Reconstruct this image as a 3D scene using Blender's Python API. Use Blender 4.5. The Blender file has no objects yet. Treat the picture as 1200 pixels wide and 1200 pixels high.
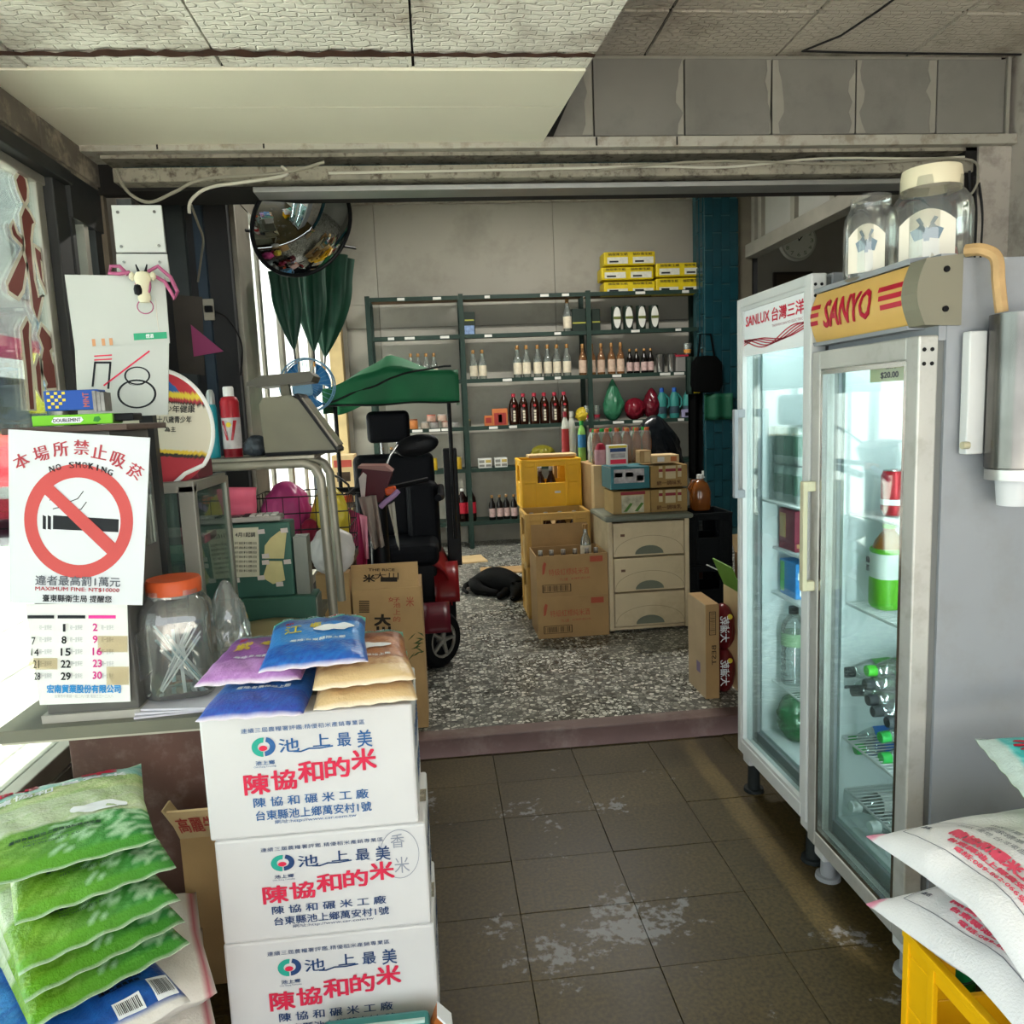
import bpy, bmesh, math, random
from mathutils import Vector, Matrix, noise
random.seed(7)
SC = bpy.context.scene
COL = SC.collection
PI = math.pi

# ------------------------------------------------------------------ camera
EYE = Vector((0.0, 0.0, 1.4))
FPX = 900.0                                    # focal length in pixels of the 1200 px frame
_f = Vector((508 - 600, 484 - 600, FPX)).normalized()          # room depth axis seen by the lens
_D = -FPX * FPX / ((508 - 600) * .041 + (484 - 600) * .999)
_d = Vector((.041 * _D, .999 * _D, FPX)).normalized()          # plumb line seen by the lens
_r = _d.cross(_f)
RM = Matrix((_r, _f, -_d))                     # lens axes (right, down, forward) -> room axes
cam = bpy.data.cameras.new('camera')
cam.sensor_width = 36.0
cam.lens = 36.0 * FPX / 1200.0
cam.clip_start = .02
cam.clip_end = 300
camo = bpy.data.objects.new('camera', cam)
COL.objects.link(camo)
_m = Matrix((RM.col[0], -RM.col[1], -RM.col[2])).transposed()
camo.matrix_world = Matrix.Translation(EYE) @ _m.to_4x4()
SC.camera = camo

# ------------------------------------------------------------------ sky and exposure
w = bpy.data.worlds.new('overcast_sky')
SC.world = w
w.use_nodes = True
bg = w.node_tree.nodes['Background']
bg.inputs[0].default_value = (.90, .96, 1.0, 1)
bg.inputs[1].default_value = 3.3
SC.view_settings.view_transform = 'Standard'
SC.view_settings.look = 'None'
SC.view_settings.gamma = 1
SC.view_settings.use_curve_mapping = False
SC.view_settings.exposure = 0.35
sn = bpy.data.lights.new('sun', 'SUN')
sn.energy, sn.angle, sn.color = 28., .03, (1., .96, .88)
sno = bpy.data.objects.new('sun', sn)
sno.rotation_euler = (0, math.radians(-10), 0)          # high sun from the street side
COL.objects.link(sno)

def portal(name, loc, rot, sx, sy):
    l = bpy.data.lights.new(name, 'AREA')
    l.shape = 'RECTANGLE'
    l.size, l.size_y = sx, sy
    l.cycles.is_portal = True
    o = bpy.data.objects.new(name, l)
    o.location, o.rotation_euler = loc, rot
    COL.objects.link(o)
portal('window_daylight', (-1.32, 1.2, 1.3), (0, -PI / 2, 0), 2.0, 3.9)
portal('street_front_daylight', (.6, -1.1, 1.3), (PI / 2, 0, 0), 3.6, 2.6)
portal('back_window_daylight', (-1.02, 5.8, 1.4), (0, -PI / 2, 0), 2.3, 3.8)

# ------------------------------------------------------------------ helpers
def ray(px, py):
    c = Vector((px - 600, py - 600, FPX))
    return Vector((RM[0].dot(c), RM[1].dot(c), RM[2].dot(c)))
def PX(px, py, X=None, Y=None, Z=None):
    """point of the room on the plane x=X, y=Y or z=Z along a line of sight"""
    v = ray(px, py)
    if Y is not None: t = Y / v.y
    elif X is not None: t = X / v.x
    else: t = (Z - EYE.z) / v.z
    return EYE + v * t

def lin(h):
    if not isinstance(h, str):
        return tuple(h)[:3]
    h = h.lstrip('#')
    out = []
    for i in (0, 2, 4):
        c = int(h[i:i + 2], 16) / 255
        out.append(c / 12.92 if c <= .04045 else ((c + .055) / 1.055) ** 2.4)
    return tuple(out)

MATS = {}
def M(name, col='#888888', rough=.6, metal=0., var=0., vscale=6., bump=0., bscale=60., spec=.3, stain=None, stain_amt=.5, stain_scale=3., emit=0.):
    """principled material with procedural tone variation, stains and relief"""
    if name in MATS: return MATS[name]
    m = bpy.data.materials.new(name)
    m.use_nodes = True
    nt = m.node_tree
    b = nt.nodes['Principled BSDF']
    c = lin(col)
    b.inputs['Base Color'].default_value = (*c, 1)
    b.inputs['Roughness'].default_value = rough
    b.inputs['Metallic'].default_value = metal
    b.inputs['Specular IOR Level'].default_value = spec
    if emit:
        b.inputs['Emission Color'].default_value = (*c, 1)
        b.inputs['Emission Strength'].default_value = emit
    N, L = nt.nodes.new, nt.links.new
    if var or bump or stain:
        tc = N('ShaderNodeTexCoord')
    src = None
    if var:
        n = N('ShaderNodeTexNoise'); n.inputs['Scale'].default_value = vscale; n.inputs['Detail'].default_value = 6
        L(tc.outputs['Object'], n.inputs['Vector'])
        r = N('ShaderNodeValToRGB')
        r.color_ramp.elements[0].position, r.color_ramp.elements[1].position = .3, .72
        r.color_ramp.elements[0].color = (*[x * (1 - var) for x in c], 1)
        r.color_ramp.elements[1].color = (*[min(1, x * (1 + var * .6)) for x in c], 1)
        L(n.outputs['Fac'], r.inputs[0]); src = r.outputs[0]
    if stain:
        n = N('ShaderNodeTexNoise'); n.inputs['Scale'].default_value = stain_scale; n.inputs['Detail'].default_value = 9; n.inputs['Roughness'].default_value = .65
        L(tc.outputs['Object'], n.inputs['Vector'])
        r = N('ShaderNodeValToRGB')
        r.color_ramp.elements[0].position, r.color_ramp.elements[1].position = .5, .66
        r.color_ramp.elements[0].color = (0, 0, 0, 1)
        r.color_ramp.elements[1].color = (stain_amt,) * 3 + (1,)
        L(n.outputs['Fac'], r.inputs[0])
        mx = N('ShaderNodeMix'); mx.data_type = 'RGBA'
        L(r.outputs[0], mx.inputs['Factor'])
        if src: L(src, mx.inputs['A'])
        else: mx.inputs['A'].default_value = (*c, 1)
        mx.inputs['B'].default_value = (*lin(stain), 1)
        src = mx.outputs['Result']
    if src: L(src, b.inputs['Base Color'])
    if bump:
        n = N('ShaderNodeTexNoise'); n.inputs['Scale'].default_value = bscale; n.inputs['Detail'].default_value = 4
        L(tc.outputs['Object'], n.inputs['Vector'])
        bp = N('ShaderNodeBump'); bp.inputs['Strength'].default_value = bump; bp.inputs['Distance'].default_value = .01
        L(n.outputs['Fac'], bp.inputs['Height']); L(bp.outputs[0], b.inputs['Normal'])
    MATS[name] = m
    return m

def GL(name, tint='#ffffff', refl=.08, haze=0., haze_col='#ffffff', rough=.02, fr=.8, glow=False):
    """thin clear glass or film: straight-through tint, mirror sheen, a little haze"""
    if name in MATS: return MATS[name]
    m = bpy.data.materials.new(name); m.use_nodes = True
    nt = m.node_tree; nt.nodes.clear()
    N, L = nt.nodes.new, nt.links.new
    out = N('ShaderNodeOutputMaterial')
    tr = N('ShaderNodeBsdfTransparent'); tr.inputs[0].default_value = (*lin(tint), 1)
    gl = N('ShaderNodeBsdfGlossy'); gl.inputs['Roughness'].default_value = rough
    lw = N('ShaderNodeFresnel'); lw.inputs[0].default_value = 1.45
    ma = N('ShaderNodeMath'); ma.operation = 'MULTIPLY_ADD'; ma.inputs[1].default_value = fr; ma.inputs[2].default_value = refl * .5; ma.use_clamp = True
    L(lw.outputs[0], ma.inputs[0])
    base = tr.outputs[0]
    if haze:
        df = N('ShaderNodeBsdfTranslucent' if glow else 'ShaderNodeBsdfDiffuse'); df.inputs[0].default_value = (*lin(haze_col), 1)
        mx0 = N('ShaderNodeMixShader'); mx0.inputs[0].default_value = haze
        L(base, mx0.inputs[1]); L(df.outputs[0], mx0.inputs[2]); base = mx0.outputs[0]
    mx = N('ShaderNodeMixShader')
    L(ma.outputs[0], mx.inputs[0]); L(base, mx.inputs[1]); L(gl.outputs[0], mx.inputs[2])
    L(mx.outputs[0], out.inputs[0])
    MATS[name] = m
    return m

def PRINT(name, rough=.35, bump=.0, bscale=90., spec=.35):
    """printed film or card: the print colours are stored on the mesh"""
    if name in MATS: return MATS[name]
    m = M(name, '#ffffff', rough, bump=bump, bscale=bscale, spec=spec)
    nt = m.node_tree
    a = nt.nodes.new('ShaderNodeAttribute'); a.attribute_name = 'print'
    nt.links.new(a.outputs['Color'], nt.nodes['Principled BSDF'].inputs['Base Color'])
    return m

class MB:
    """collects shapes; build() links them as one mesh object"""
    def __init__(s, mtx=None):
        s.v, s.f, s.sm, s.M, s.col = [], [], [], mtx, None
    def add(s, vs, fs, smooth=False):
        k = len(s.v)
        for p in vs:
            p = Vector(p)
            s.v.append(s.M @ p if s.M is not None else p)
        for f in fs:
            s.f.append([k + i for i in f]); s.sm.append(smooth)
        return s
    def box(s, x0, x1, y0, y1, z0, z1):
        vs = [(x, y, z) for z in (z0, z1) for y in (y0, y1) for x in (x0, x1)]
        return s.add(vs, [(0, 2, 3, 1), (4, 5, 7, 6), (0, 1, 5, 4), (2, 6, 7, 3), (0, 4, 6, 2), (1, 3, 7, 5)])
    def cyl(s, p0, p1, r0, r1=None, n=14, cap=True):
        r1 = r0 if r1 is None else r1
        p0, p1 = Vector(p0), Vector(p1)
        d = (p1 - p0).normalized()
        a = d.orthogonal().normalized(); b = d.cross(a)
        vs = []
        for p, r in ((p0, r0), (p1, r1)):
            vs += [p + (a * math.cos(2 * PI * i / n) + b * math.sin(2 * PI * i / n)) * r for i in range(n)]
        s.add(vs, [(i, (i + 1) % n, n + (i + 1) % n, n + i) for i in range(n)], True)
        if cap:
            s.add(vs[:n], [tuple(range(n))[::-1]]); s.add(vs[n:], [tuple(range(n))])
        return s
    def lathe(s, prof, c=(0, 0, 0), n=18, sq=0, sx=1, sy=1):
        """prof: (radius, height); sq rounds the section towards a square"""
        c = Vector(c); vs = []
        for r, z in prof:
            for i in range(n):
                a = 2 * PI * i / n
                k = 1.0
                if sq:
                    k = (abs(math.cos(a)) ** (2 + sq) + abs(math.sin(a)) ** (2 + sq)) ** (-1 / (2 + sq))
                vs.append(c + Vector((r * k * math.cos(a) * sx, r * k * math.sin(a) * sy, z)))
        fs = []
        for j in range(len(prof) - 1):
            for i in range(n):
                fs.append((j * n + i, j * n + (i + 1) % n, (j + 1) * n + (i + 1) % n, (j + 1) * n + i))
        return s.add(vs, fs, True)
    def tube(s, pts, r, n=7, closed=False):
        pts = [Vector(p) for p in pts]; N = len(pts); vs = []
        up = None
        for i, p in enumerate(pts):
            if closed: d = (pts[(i + 1) % N] - pts[i - 1]).normalized()
            else: d = (pts[min(i + 1, N - 1)] - pts[max(i - 1, 0)]).normalized()
            if up is None: up = d.orthogonal().normalized()
            a = (up - d * up.dot(d))
            a = a.normalized() if a.length > 1e-5 else d.orthogonal().normalized()
            up = a; b = d.cross(a)
            vs += [p + (a * math.cos(2 * PI * k / n) + b * math.sin(2 * PI * k / n)) * r for k in range(n)]
        fs = []
        for i in range(N if closed else N - 1):
            j = (i + 1) % N
            for k in range(n):
                fs.append((i * n + k, i * n + (k + 1) % n, j * n + (k + 1) % n, j * n + k))
        s.add(vs, fs, True)
        if not closed:
            s.add(vs[:n], [tuple(range(n))[::-1]]); s.add(vs[-n:], [tuple(range(n))])
        return s
    def prism(s, poly, a0, a1, axis='y', smooth=False):
        """poly of 2-D points extruded along an axis: 'y' -> (x,z), 'x' -> (y,z), 'z' -> (x,y)"""
        n = len(poly)
        def P(p, a):
            return {'y': (p[0], a, p[1]), 'x': (a, p[0], p[1]), 'z': (p[0], p[1], a)}[axis]
        s.add([P(p, a0) for p in poly] + [P(p, a1) for p in poly], [(i, (i + 1) % n, n + (i + 1) % n, n + i) for i in range(n)], smooth)
        s.add([P(p, a0) for p in poly], [tuple(range(n))[::-1]]); s.add([P(p, a1) for p in poly], [tuple(range(n))])
        return s
    def grid(s, fn, nu, nv, smooth=True):
        s.add([fn(i / nu, j / nv) for j in range(nv + 1) for i in range(nu + 1)],
              [(j * (nu + 1) + i, j * (nu + 1) + i + 1, (j + 1) * (nu + 1) + i + 1, (j + 1) * (nu + 1) + i) for j in range(nv) for i in range(nu)], smooth)
        return s
    def build(s, name, mat, parent=None, bevel=0., loc=None, rot=None, sharp=42, solid=0., sub=0):
        me = bpy.data.meshes.new(name)
        me.from_pydata([tuple(p) for p in s.v], [], s.f)
        me.polygons.foreach_set('use_smooth', s.sm)
        if any(s.sm): me.set_sharp_from_angle(angle=math.radians(sharp))
        me.update()
        if s.col:
            at = me.color_attributes.new('print', 'FLOAT_COLOR', 'POINT')
            flat = []
            for c in s.col: flat += [*c[:3], 1.0]
            at.data.foreach_set('color', flat)
        me.materials.append(mat if not isinstance(mat, str) else MATS[mat])
        return link(name, me, parent, bevel, loc, rot, solid, sub)

def link(name, me, parent=None, bevel=0., loc=None, rot=None, solid=0., sub=0):
    o = bpy.data.objects.new(name, me); COL.objects.link(o)
    if parent is not None: o.parent = parent
    if loc is not None: o.location = loc
    if rot is not None: o.rotation_euler = rot
    if sub:
        d = o.modifiers.new('sub', 'SUBSURF'); d.levels = d.render_levels = sub
    if solid:
        d = o.modifiers.new('thick', 'SOLIDIFY'); d.thickness = solid; d.offset = 0
    if bevel:
        d = o.modifiers.new('bevel', 'BEVEL'); d.width = bevel; d.segments = 2; d.limit_method = 'ANGLE'; d.angle_limit = math.radians(50)
    return o

def tag(o, label, cat, group=None):
    o['label'] = label; o['category'] = cat
    if group: o['group'] = group
    return o
def thing(name, label, cat, loc=(0, 0, 0), rz=0., group=None):
    o = bpy.data.objects.new(name, None); COL.objects.link(o)
    o.empty_display_size = .05
    o.location = loc; o.rotation_euler = (0, 0, rz)
    return tag(o, label, cat, group)
def struct(o):
    o['kind'] = 'structure'; return o
def kids(o):
    return [c for c in bpy.data.objects if c.parent == o]
_KIDS = {}
def dup(root, loc, rz=None, label=None, scale=None):
    """a copy of a thing with copies of its parts and their sub-parts"""
    if root.name not in _KIDS: _KIDS[root.name] = [(c, kids(c)) for c in kids(root)]
    r = root.copy(); COL.objects.link(r); r.location = loc
    if rz is not None: r.rotation_euler = (0, 0, rz)
    if scale: r.scale = scale
    if label: r['label'] = label
    for c, gs in _KIDS[root.name]:
        k = c.copy(); COL.objects.link(k); k.parent = r
        for g in gs:
            q = g.copy(); COL.objects.link(q); q.parent = k
    return r

def drop(root):
    for c in kids(root):
        for g in kids(c): bpy.data.objects.remove(g)
        bpy.data.objects.remove(c)
    bpy.data.objects.remove(root)

# ---- lettering -------------------------------------------------------
_TX = {}
def textmesh(body, bold=0., shear=0., space=1., cuts=0):
    k = (body, bold, shear, space, cuts)
    if k in _TX: return _TX[k]
    c = bpy.data.curves.new('text', 'FONT')
    c.body = body; c.offset = bold; c.shear = shear; c.resolution_u = 2; c.space_character = space
    o = bpy.data.objects.new('text', c); COL.objects.link(o)
    bpy.context.view_layer.update()
    me = bpy.data.meshes.new_from_object(o.evaluated_get(bpy.context.evaluated_depsgraph_get()))
    vs = [v.co.copy() for v in me.vertices]
    fs = [list(p.vertices) for p in me.polygons]
    bpy.data.objects.remove(o); bpy.data.curves.remove(c); bpy.data.meshes.remove(me)
    if vs:
        x0 = min(v.x for v in vs); x1 = max(v.x for v in vs); y0 = min(v.y for v in vs); y1 = max(v.y for v in vs)
        vs = [((v.x - x0) / max(x1 - x0, 1e-6), (v.y - y0) / max(y1 - y0, 1e-6)) for v in vs]
        bm = bmesh.new()                         # cut into strips so that print can follow curved surfaces
        bv = [bm.verts.new((a, b, 0)) for a, b in vs]
        for f_ in fs:
            try: bm.faces.new([bv[i] for i in f_])
            except ValueError: pass
        if cuts:
            for no, n in (((0, 1, 0), cuts), ((1, 0, 0), cuts * max(1, len(body)))):
                for i in range(1, n):
                    bmesh.ops.bisect_plane(bm, geom=bm.verts[:] + bm.edges[:] + bm.faces[:], plane_co=[x * i / n for x in no], plane_no=no)
        bm.verts.index_update()
        vs = [(v.co.x, v.co.y) for v in bm.verts]; fs = [[v.index for v in f_.verts] for f_ in bm.faces]
        bm.free()
    _TX[k] = (vs, fs)
    return _TX[k]
def put_text(mb, body, fn, u0, u1, v0, v1, bold=.012, shear=0., space=1., cuts=0):
    """text laid out in the rectangle u0..u1, v0..v1 of the surface fn(u, v); bold strokes are laid side by side"""
    vs, fs = textmesh(body, 0., shear, space, cuts)
    h = abs(v1 - v0) * bold * .9
    w = h * (u1 - u0) / max(abs(u1 - u0), 1e-9) * (abs(u1 - u0) / max(len(body), 1)) / max(abs(v1 - v0), 1e-9)
    um, vm, e, g = (u0 + u1) / 2, (v0 + v1) / 2, (u1 - u0) * .01, (v1 - v0) * .01
    c = Vector(fn(um, vm))
    nn = (Vector(fn(um + e, vm)) - c).cross(Vector(fn(um, vm + g)) - c).normalized() * .00025
    st = [(0, 0)] if bold <= .001 else [(-w, -h), (w, -h), (w, h), (-w, h)] if bold < .03 else [(-w, -h), (w, -h), (w, h), (-w, h), (0, 0), (w, 0), (-w, 0)]
    for k, (dx, dy) in enumerate(st):
        mb.add([Vector(fn(u0 + (u1 - u0) * a + dx, v0 + (v1 - v0) * b + dy)) + nn * k for a, b in vs], fs)
def plane(o, u, v, lift=.0012):
    o, u, v = Vector(o), Vector(u), Vector(v)
    n = u.cross(v).normalized() * lift
    return lambda a, b: o + u * a + v * b + n
def lettering(parent, mat, fn, items, name='lettering'):
    mb = MB()
    for it in items: put_text(mb, *it[:1], fn, *it[1:5], **(it[5] if len(it) > 5 else {}))
    o = mb.build(name, mat, parent); o['kind'] = 'stuff'
    return o
def ring2d(mb, fn, cu, cv, r0, r1, n=48, a0=0., a1=2 * PI, k=1.):
    vs, fs = [], []
    for i in range(n + 1):
        a = a0 + (a1 - a0) * i / n
        vs += [fn(cu + r0 * math.cos(a), cv + r0 * math.sin(a) * k), fn(cu + r1 * math.cos(a), cv + r1 * math.sin(a) * k)]
        if i: fs.append((2 * i - 2, 2 * i - 1, 2 * i + 1, 2 * i))
    mb.add(vs, fs)
def rect2d(mb, fn, u0, u1, v0, v1):
    mb.add([fn(u0, v0), fn(u1, v0), fn(u1, v1), fn(u0, v1)], [(0, 1, 2, 3)])
def poly2d(mb, fn, pts):
    mb.add([fn(*p) for p in pts], [tuple(range(len(pts)))])
def line2d(mb, fn, pts, wd):
    """a drawn line of width wd through 2-D points"""
    pts = [Vector(p) for p in pts]
    for p, q in zip(pts, pts[1:]):
        d = (q - p)
        if d.length < 1e-6: continue
        n = Vector((-d.y, d.x)).normalized() * wd / 2
        e = d.normalized() * wd * .3
        mb.add([fn(*(p - n - e)), fn(*(q - n + e)), fn(*(q + n + e)), fn(*(p + n - e))], [(0, 1, 2, 3)])

ORD = ['first', 'second', 'third', 'fourth', 'fifth', 'sixth', 'seventh', 'eighth', 'ninth', 'tenth', 'eleventh', 'twelfth', 'thirteenth', 'fourteenth']

# common materials
M('black_print', '#14161c', .6); M('red_print', '#c8233c', .55); M('blue_print', '#2b5b93', .55)
M('dark_plastic', '#0d0e10', .45, spec=.15); M('white_plastic', '#e6e6e2', .4); M('paper', '#e9e7df', .75, var=.05, vscale=8)
M('aluminium', '#9a9a96', .38, .75, var=.12, vscale=9); M('steel', '#a3a19c', .2, .95)
M('cardboard', '#a5855a', .8, var=.12, vscale=7, bump=.1, bscale=160); M('cardboard_pale', '#c6ab7f', .8, var=.1, vscale=7)
GL('clear_glass', '#f2fbf8', .05); GL('clear_plastic', '#f4f6f6', .10, .10, '#ffffff', .08)

# ================================================================== the setting
# ---- floor of the front room: worn terrazzo tiles
def tile_material():
    m = M('worn_tile', '#6f6450', .42, spec=.22)
    nt = m.node_tree; N, L = nt.nodes.new, nt.links.new
    b = nt.nodes['Principled BSDF']
    tc = N('ShaderNodeTexCoord'); geo = N('ShaderNodeNewGeometry')
    oi = N('ShaderNodeObjectInfo')
    n1 = N('ShaderNodeTexNoise'); n1.inputs['Scale'].default_value = 1.7; n1.inputs['Detail'].default_value = 8; n1.inputs['Roughness'].default_value = .6
    n2 = N('ShaderNodeTexNoise'); n2.inputs['Scale'].default_value = 95; n2.inputs['Detail'].default_value = 3
    L(geo.outputs['Position'], n1.inputs['Vector']); L(geo.outputs['Position'], n2.inputs['Vector'])
    r1 = N('ShaderNodeValToRGB'); r1.color_ramp.elements[0].position = .3; r1.color_ramp.elements[1].position = .75
    r1.color_ramp.elements[0].color = (*lin('#372e18'), 1); r1.color_ramp.elements[1].color = (*lin('#554a2e'), 1)
    L(n1.outputs['Fac'], r1.inputs[0])
    r2 = N('ShaderNodeValToRGB'); r2.color_ramp.elements[0].position = .35; r2.color_ramp.elements[1].position = .7
    r2.color_ramp.elements[0].color = (.55, .53, .48, 1); r2.color_ramp.elements[1].color = (1.15, 1.1, 1.0, 1)
    L(n2.outputs['Fac'], r2.inputs[0])
    mx = N('ShaderNodeMix'); mx.data_type = 'RGBA'; mx.blend_type = 'MULTIPLY'; mx.inputs['Factor'].default_value = 1
    L(r1.outputs[0], mx.inputs['A']); L(r2.outputs[0], mx.inputs['B'])
    hs = N('ShaderNodeHueSaturation'); L(mx.outputs['Result'], hs.inputs['Color'])
    mr = N('ShaderNodeMapRange'); mr.inputs['To Min'].default_value = .86; mr.inputs['To Max'].default_value = 1.1
    L(oi.outputs['Random'], mr.inputs['Value']); L(mr.outputs[0], hs.inputs['Value'])
    # chalky worn patches
    n3 = N('ShaderNodeTexNoise'); n3.inputs['Scale'].default_value = 3.1; n3.inputs['Detail'].default_value = 7; n3.inputs['Roughness'].default_value = .72
    mp = N('ShaderNodeMapping'); mp.inputs['Location'].default_value = (3.35, 1.9, 0); L(geo.outputs['Position'], mp.inputs['Vector']); L(mp.outputs[0], n3.inputs['Vector'])
    n4 = N('ShaderNodeTexNoise'); n4.inputs['Scale'].default_value = 42; n4.inputs['Detail'].default_value = 2
    L(geo.outputs['Position'], n4.inputs['Vector'])
    ad = N('ShaderNodeMath'); ad.operation = 'MULTIPLY_ADD'; ad.inputs[1].default_value = .30; L(n4.outputs['Fac'], ad.inputs[0]); L(n3.outputs['Fac'], ad.inputs[2])
    r3 = N('ShaderNodeValToRGB'); r3.color_ramp.elements[0].position = .79; r3.color_ramp.elements[1].position = .84
    r3.color_ramp.elements[0].color = (0, 0, 0, 1); r3.color_ramp.elements[1].color = (.62, .62, .62, 1)
    # where feet have worn the polish away
    src = ad.outputs[0]
    for (cx, cy, rr, k_) in ((.42, 1.95, .42, .17), (-.02, 2.55, .34, .16), (.60, 2.55, .2, .12), (1.0, 1.75, .16, .14)):
        ds = N('ShaderNodeVectorMath'); ds.operation = 'DISTANCE'; ds.inputs[1].default_value = (cx, cy, 0); L(geo.outputs['Position'], ds.inputs[0])
        mr2 = N('ShaderNodeMapRange'); mr2.inputs['From Max'].default_value = rr; mr2.inputs['To Min'].default_value = k_; mr2.inputs['To Max'].default_value = 0; L(ds.outputs['Value'], mr2.inputs['Value'])
        a2 = N('ShaderNodeMath'); a2.operation = 'ADD'; L(src, a2.inputs[0]); L(mr2.outputs[0], a2.inputs[1]); src = a2.outputs[0]
    L(src, r3.inputs[0])
    m2 = N('ShaderNodeMix'); m2.data_type = 'RGBA'; L(r3.outputs[0], m2.inputs['Factor']); L(hs.outputs[0], m2.inputs['A'])
    m2.inputs['B'].default_value = (*lin('#85868a'), 1)
    L(m2.outputs['Result'], b.inputs['Base Color'])
    rr = N('ShaderNodeMapRange'); rr.inputs['To Min'].default_value = .28; rr.inputs['To Max'].default_value = .6
    L(n1.outputs['Fac'], rr.inputs['Value']); L(rr.outputs[0], b.inputs['Roughness'])
    return m
tile_material()
M('grout', '#3a3425', .9)
fl = struct(MB().box(-1.2, 2.4, -1.1, 3.0, -.05, -.006).build('floor', M('grout')))
TX, TY = .325, .257
tilev = MB().box(-TX / 2 + .0007, TX / 2 - .0007, -TY / 2 + .0007, TY / 2 - .0007, -.012, 0)
tme = tilev.build('floor_tile', MATS['worn_tile'], fl, bevel=.001)
tiles = [tme]
k = 0
for i in range(12):
    for j in range(17):
        cx = .167 - TX * 4.5 + TX * i + .0; cy = 1.72 - TX * 0 - TY * 11.5 + TY * j
        if cx - TX / 2 < -1.22 or cx + TX / 2 > 2.46 or cy + TY / 2 > 3.03: continue
        o = tme if k == 0 else tme.copy()
        if k: COL.objects.link(o)
        o.location = (cx, cy, random.uniform(-.0012, .0008)); o.rotation_euler = (random.uniform(-.002, .002), random.uniform(-.002, .002), 0)
        k += 1

# ---- step and the raised pebble terrazzo floor of the back room
def terrazzo_material():
    m = M('pebble_terrazzo', '#77766f', .35)
    nt = m.node_tree; N, L = nt.nodes.new, nt.links.new
    b = nt.nodes['Principled BSDF']; geo = N('ShaderNodeNewGeometry')
    v = N('ShaderNodeTexVoronoi'); v.inputs['Scale'].default_value = 50; L(geo.outputs['Position'], v.inputs['Vector'])
    r = N('ShaderNodeValToRGB'); r.color_ramp.interpolation = 'LINEAR'
    r.color_ramp.elements[0].position = .0; r.color_ramp.elements[1].position = 1.
    r.color_ramp.elements[0].color = (*lin('#3a3a38'), 1); r.color_ramp.elements[1].color = (*lin('#d8d6cb'), 1)
    e = r.color_ramp.elements.new(.5); e.color = (*lin('#86867e'), 1)
    sp = N('ShaderNodeSeparateColor'); L(v.outputs['Color'], sp.inputs[0]); L(sp.outputs[0], r.inputs[0])
    v2 = N('ShaderNodeTexVoronoi'); v2.feature = 'DISTANCE_TO_EDGE'; v2.inputs['Scale'].default_value = 50; L(geo.outputs['Position'], v2.inputs['Vector'])
    r2 = N('ShaderNodeValToRGB'); r2.color_ramp.elements[0].position = .05; r2.color_ramp.elements[1].position = .14
    L(v2.outputs['Distance'], r2.inputs[0])
    mx = N('ShaderNodeMix'); mx.data_type = 'RGBA'; L(r2.outputs[0], mx.inputs['Factor'])
    mx.inputs['A'].default_value = (*lin('#45453f'), 1); L(r.outputs[0], mx.inputs['B'])
    L(mx.outputs['Result'], b.inputs['Base Color'])
    n = N('ShaderNodeTexNoise'); n.inputs['Scale'].default_value = 2.5; L(geo.outputs['Position'], n.inputs['Vector'])
    rr = N('ShaderNodeMapRange'); rr.inputs['To Min'].default_value = .12; rr.inputs['To Max'].default_value = .45; L(n.outputs['Fac'], rr.inputs['Value']); L(rr.outputs[0], b.inputs['Roughness'])
    return m
terrazzo_material()
FB = .065
struct(MB().box(-1.3, 6.0, 3.13, 9.0, -.05, FB).build('floor_back', MATS['pebble_terrazzo']))
M('kerb_paint', '#5d4743', .5, var=.2, vscale=7, stain='#8c8078', stain_amt=.4, stain_scale=5)
struct(MB().box(-1.2, 2.4, 3.035, 3.13, -.05, FB + .003).build('trim_1', MATS['kerb_paint'], bevel=.006))

# ---- ceilings
M('ceiling_texture', '#e6e2d6', .85, var=.10, vscale=3, stain='#6b5138', stain_amt=.7, stain_scale=2.2)
M('ceiling_smooth', '#e4dfca', .7, var=.04, vscale=2)
M('dark_void', '#1c1a17', .9)
def relief(mat):
    """woven relief of the pressed ceiling boards"""
    nt = mat.node_tree; N, L = nt.nodes.new, nt.links.new
    geo = N('ShaderNodeNewGeometry')
    br = N('ShaderNodeTexBrick'); br.inputs['Scale'].default_value = 1; br.inputs['Brick Width'].default_value = .045; br.inputs['Row Height'].default_value = .021
    br.inputs['Mortar Size'].default_value = .004; br.inputs['Mortar Smooth'].default_value = 1
    n = N('ShaderNodeTexNoise'); n.inputs['Scale'].default_value = 18
    L(geo.outputs['Position'], n.inputs['Vector'])
    mx = N('ShaderNodeMix'); mx.data_type = 'RGBA'; mx.inputs['Factor'].default_value = .04
    L(geo.outputs['Position'], mx.inputs['A']); L(n.outputs['Color'], mx.inputs['B']); L(mx.outputs['Result'], br.inputs['Vector'])
    bp = N('ShaderNodeBump'); bp.inputs['Strength'].default_value = .6; bp.inputs['Distance'].default_value = .01; bp.invert = True
    L(br.outputs['Fac'], bp.inputs['Height']); L(bp.outputs[0], nt.nodes['Principled BSDF'].inputs['Normal'])
relief(MATS['ceiling_texture'])
ce = struct(MB().box(-1.3, .50, -1.1, 3.05, 2.405, 2.69).build('ceiling', MATS['dark_void']))
ZS = 2.39
random.seed(3)
def board(name, mat, x0, x1, y0, y1, z, par, skew=0., dz=0.):
    mb = MB().prism([(x0, y0), (x1 - skew * (y0 - 2.0), y0), (x1 - skew * (y1 - 2.0), y1), (x0, y1)], z + dz, z + dz + .012, 'z')
    return mb.build(name, mat, par, bevel=.0015)
xs = [-1.6, -1.06, -.54, -.005, .535]
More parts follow.
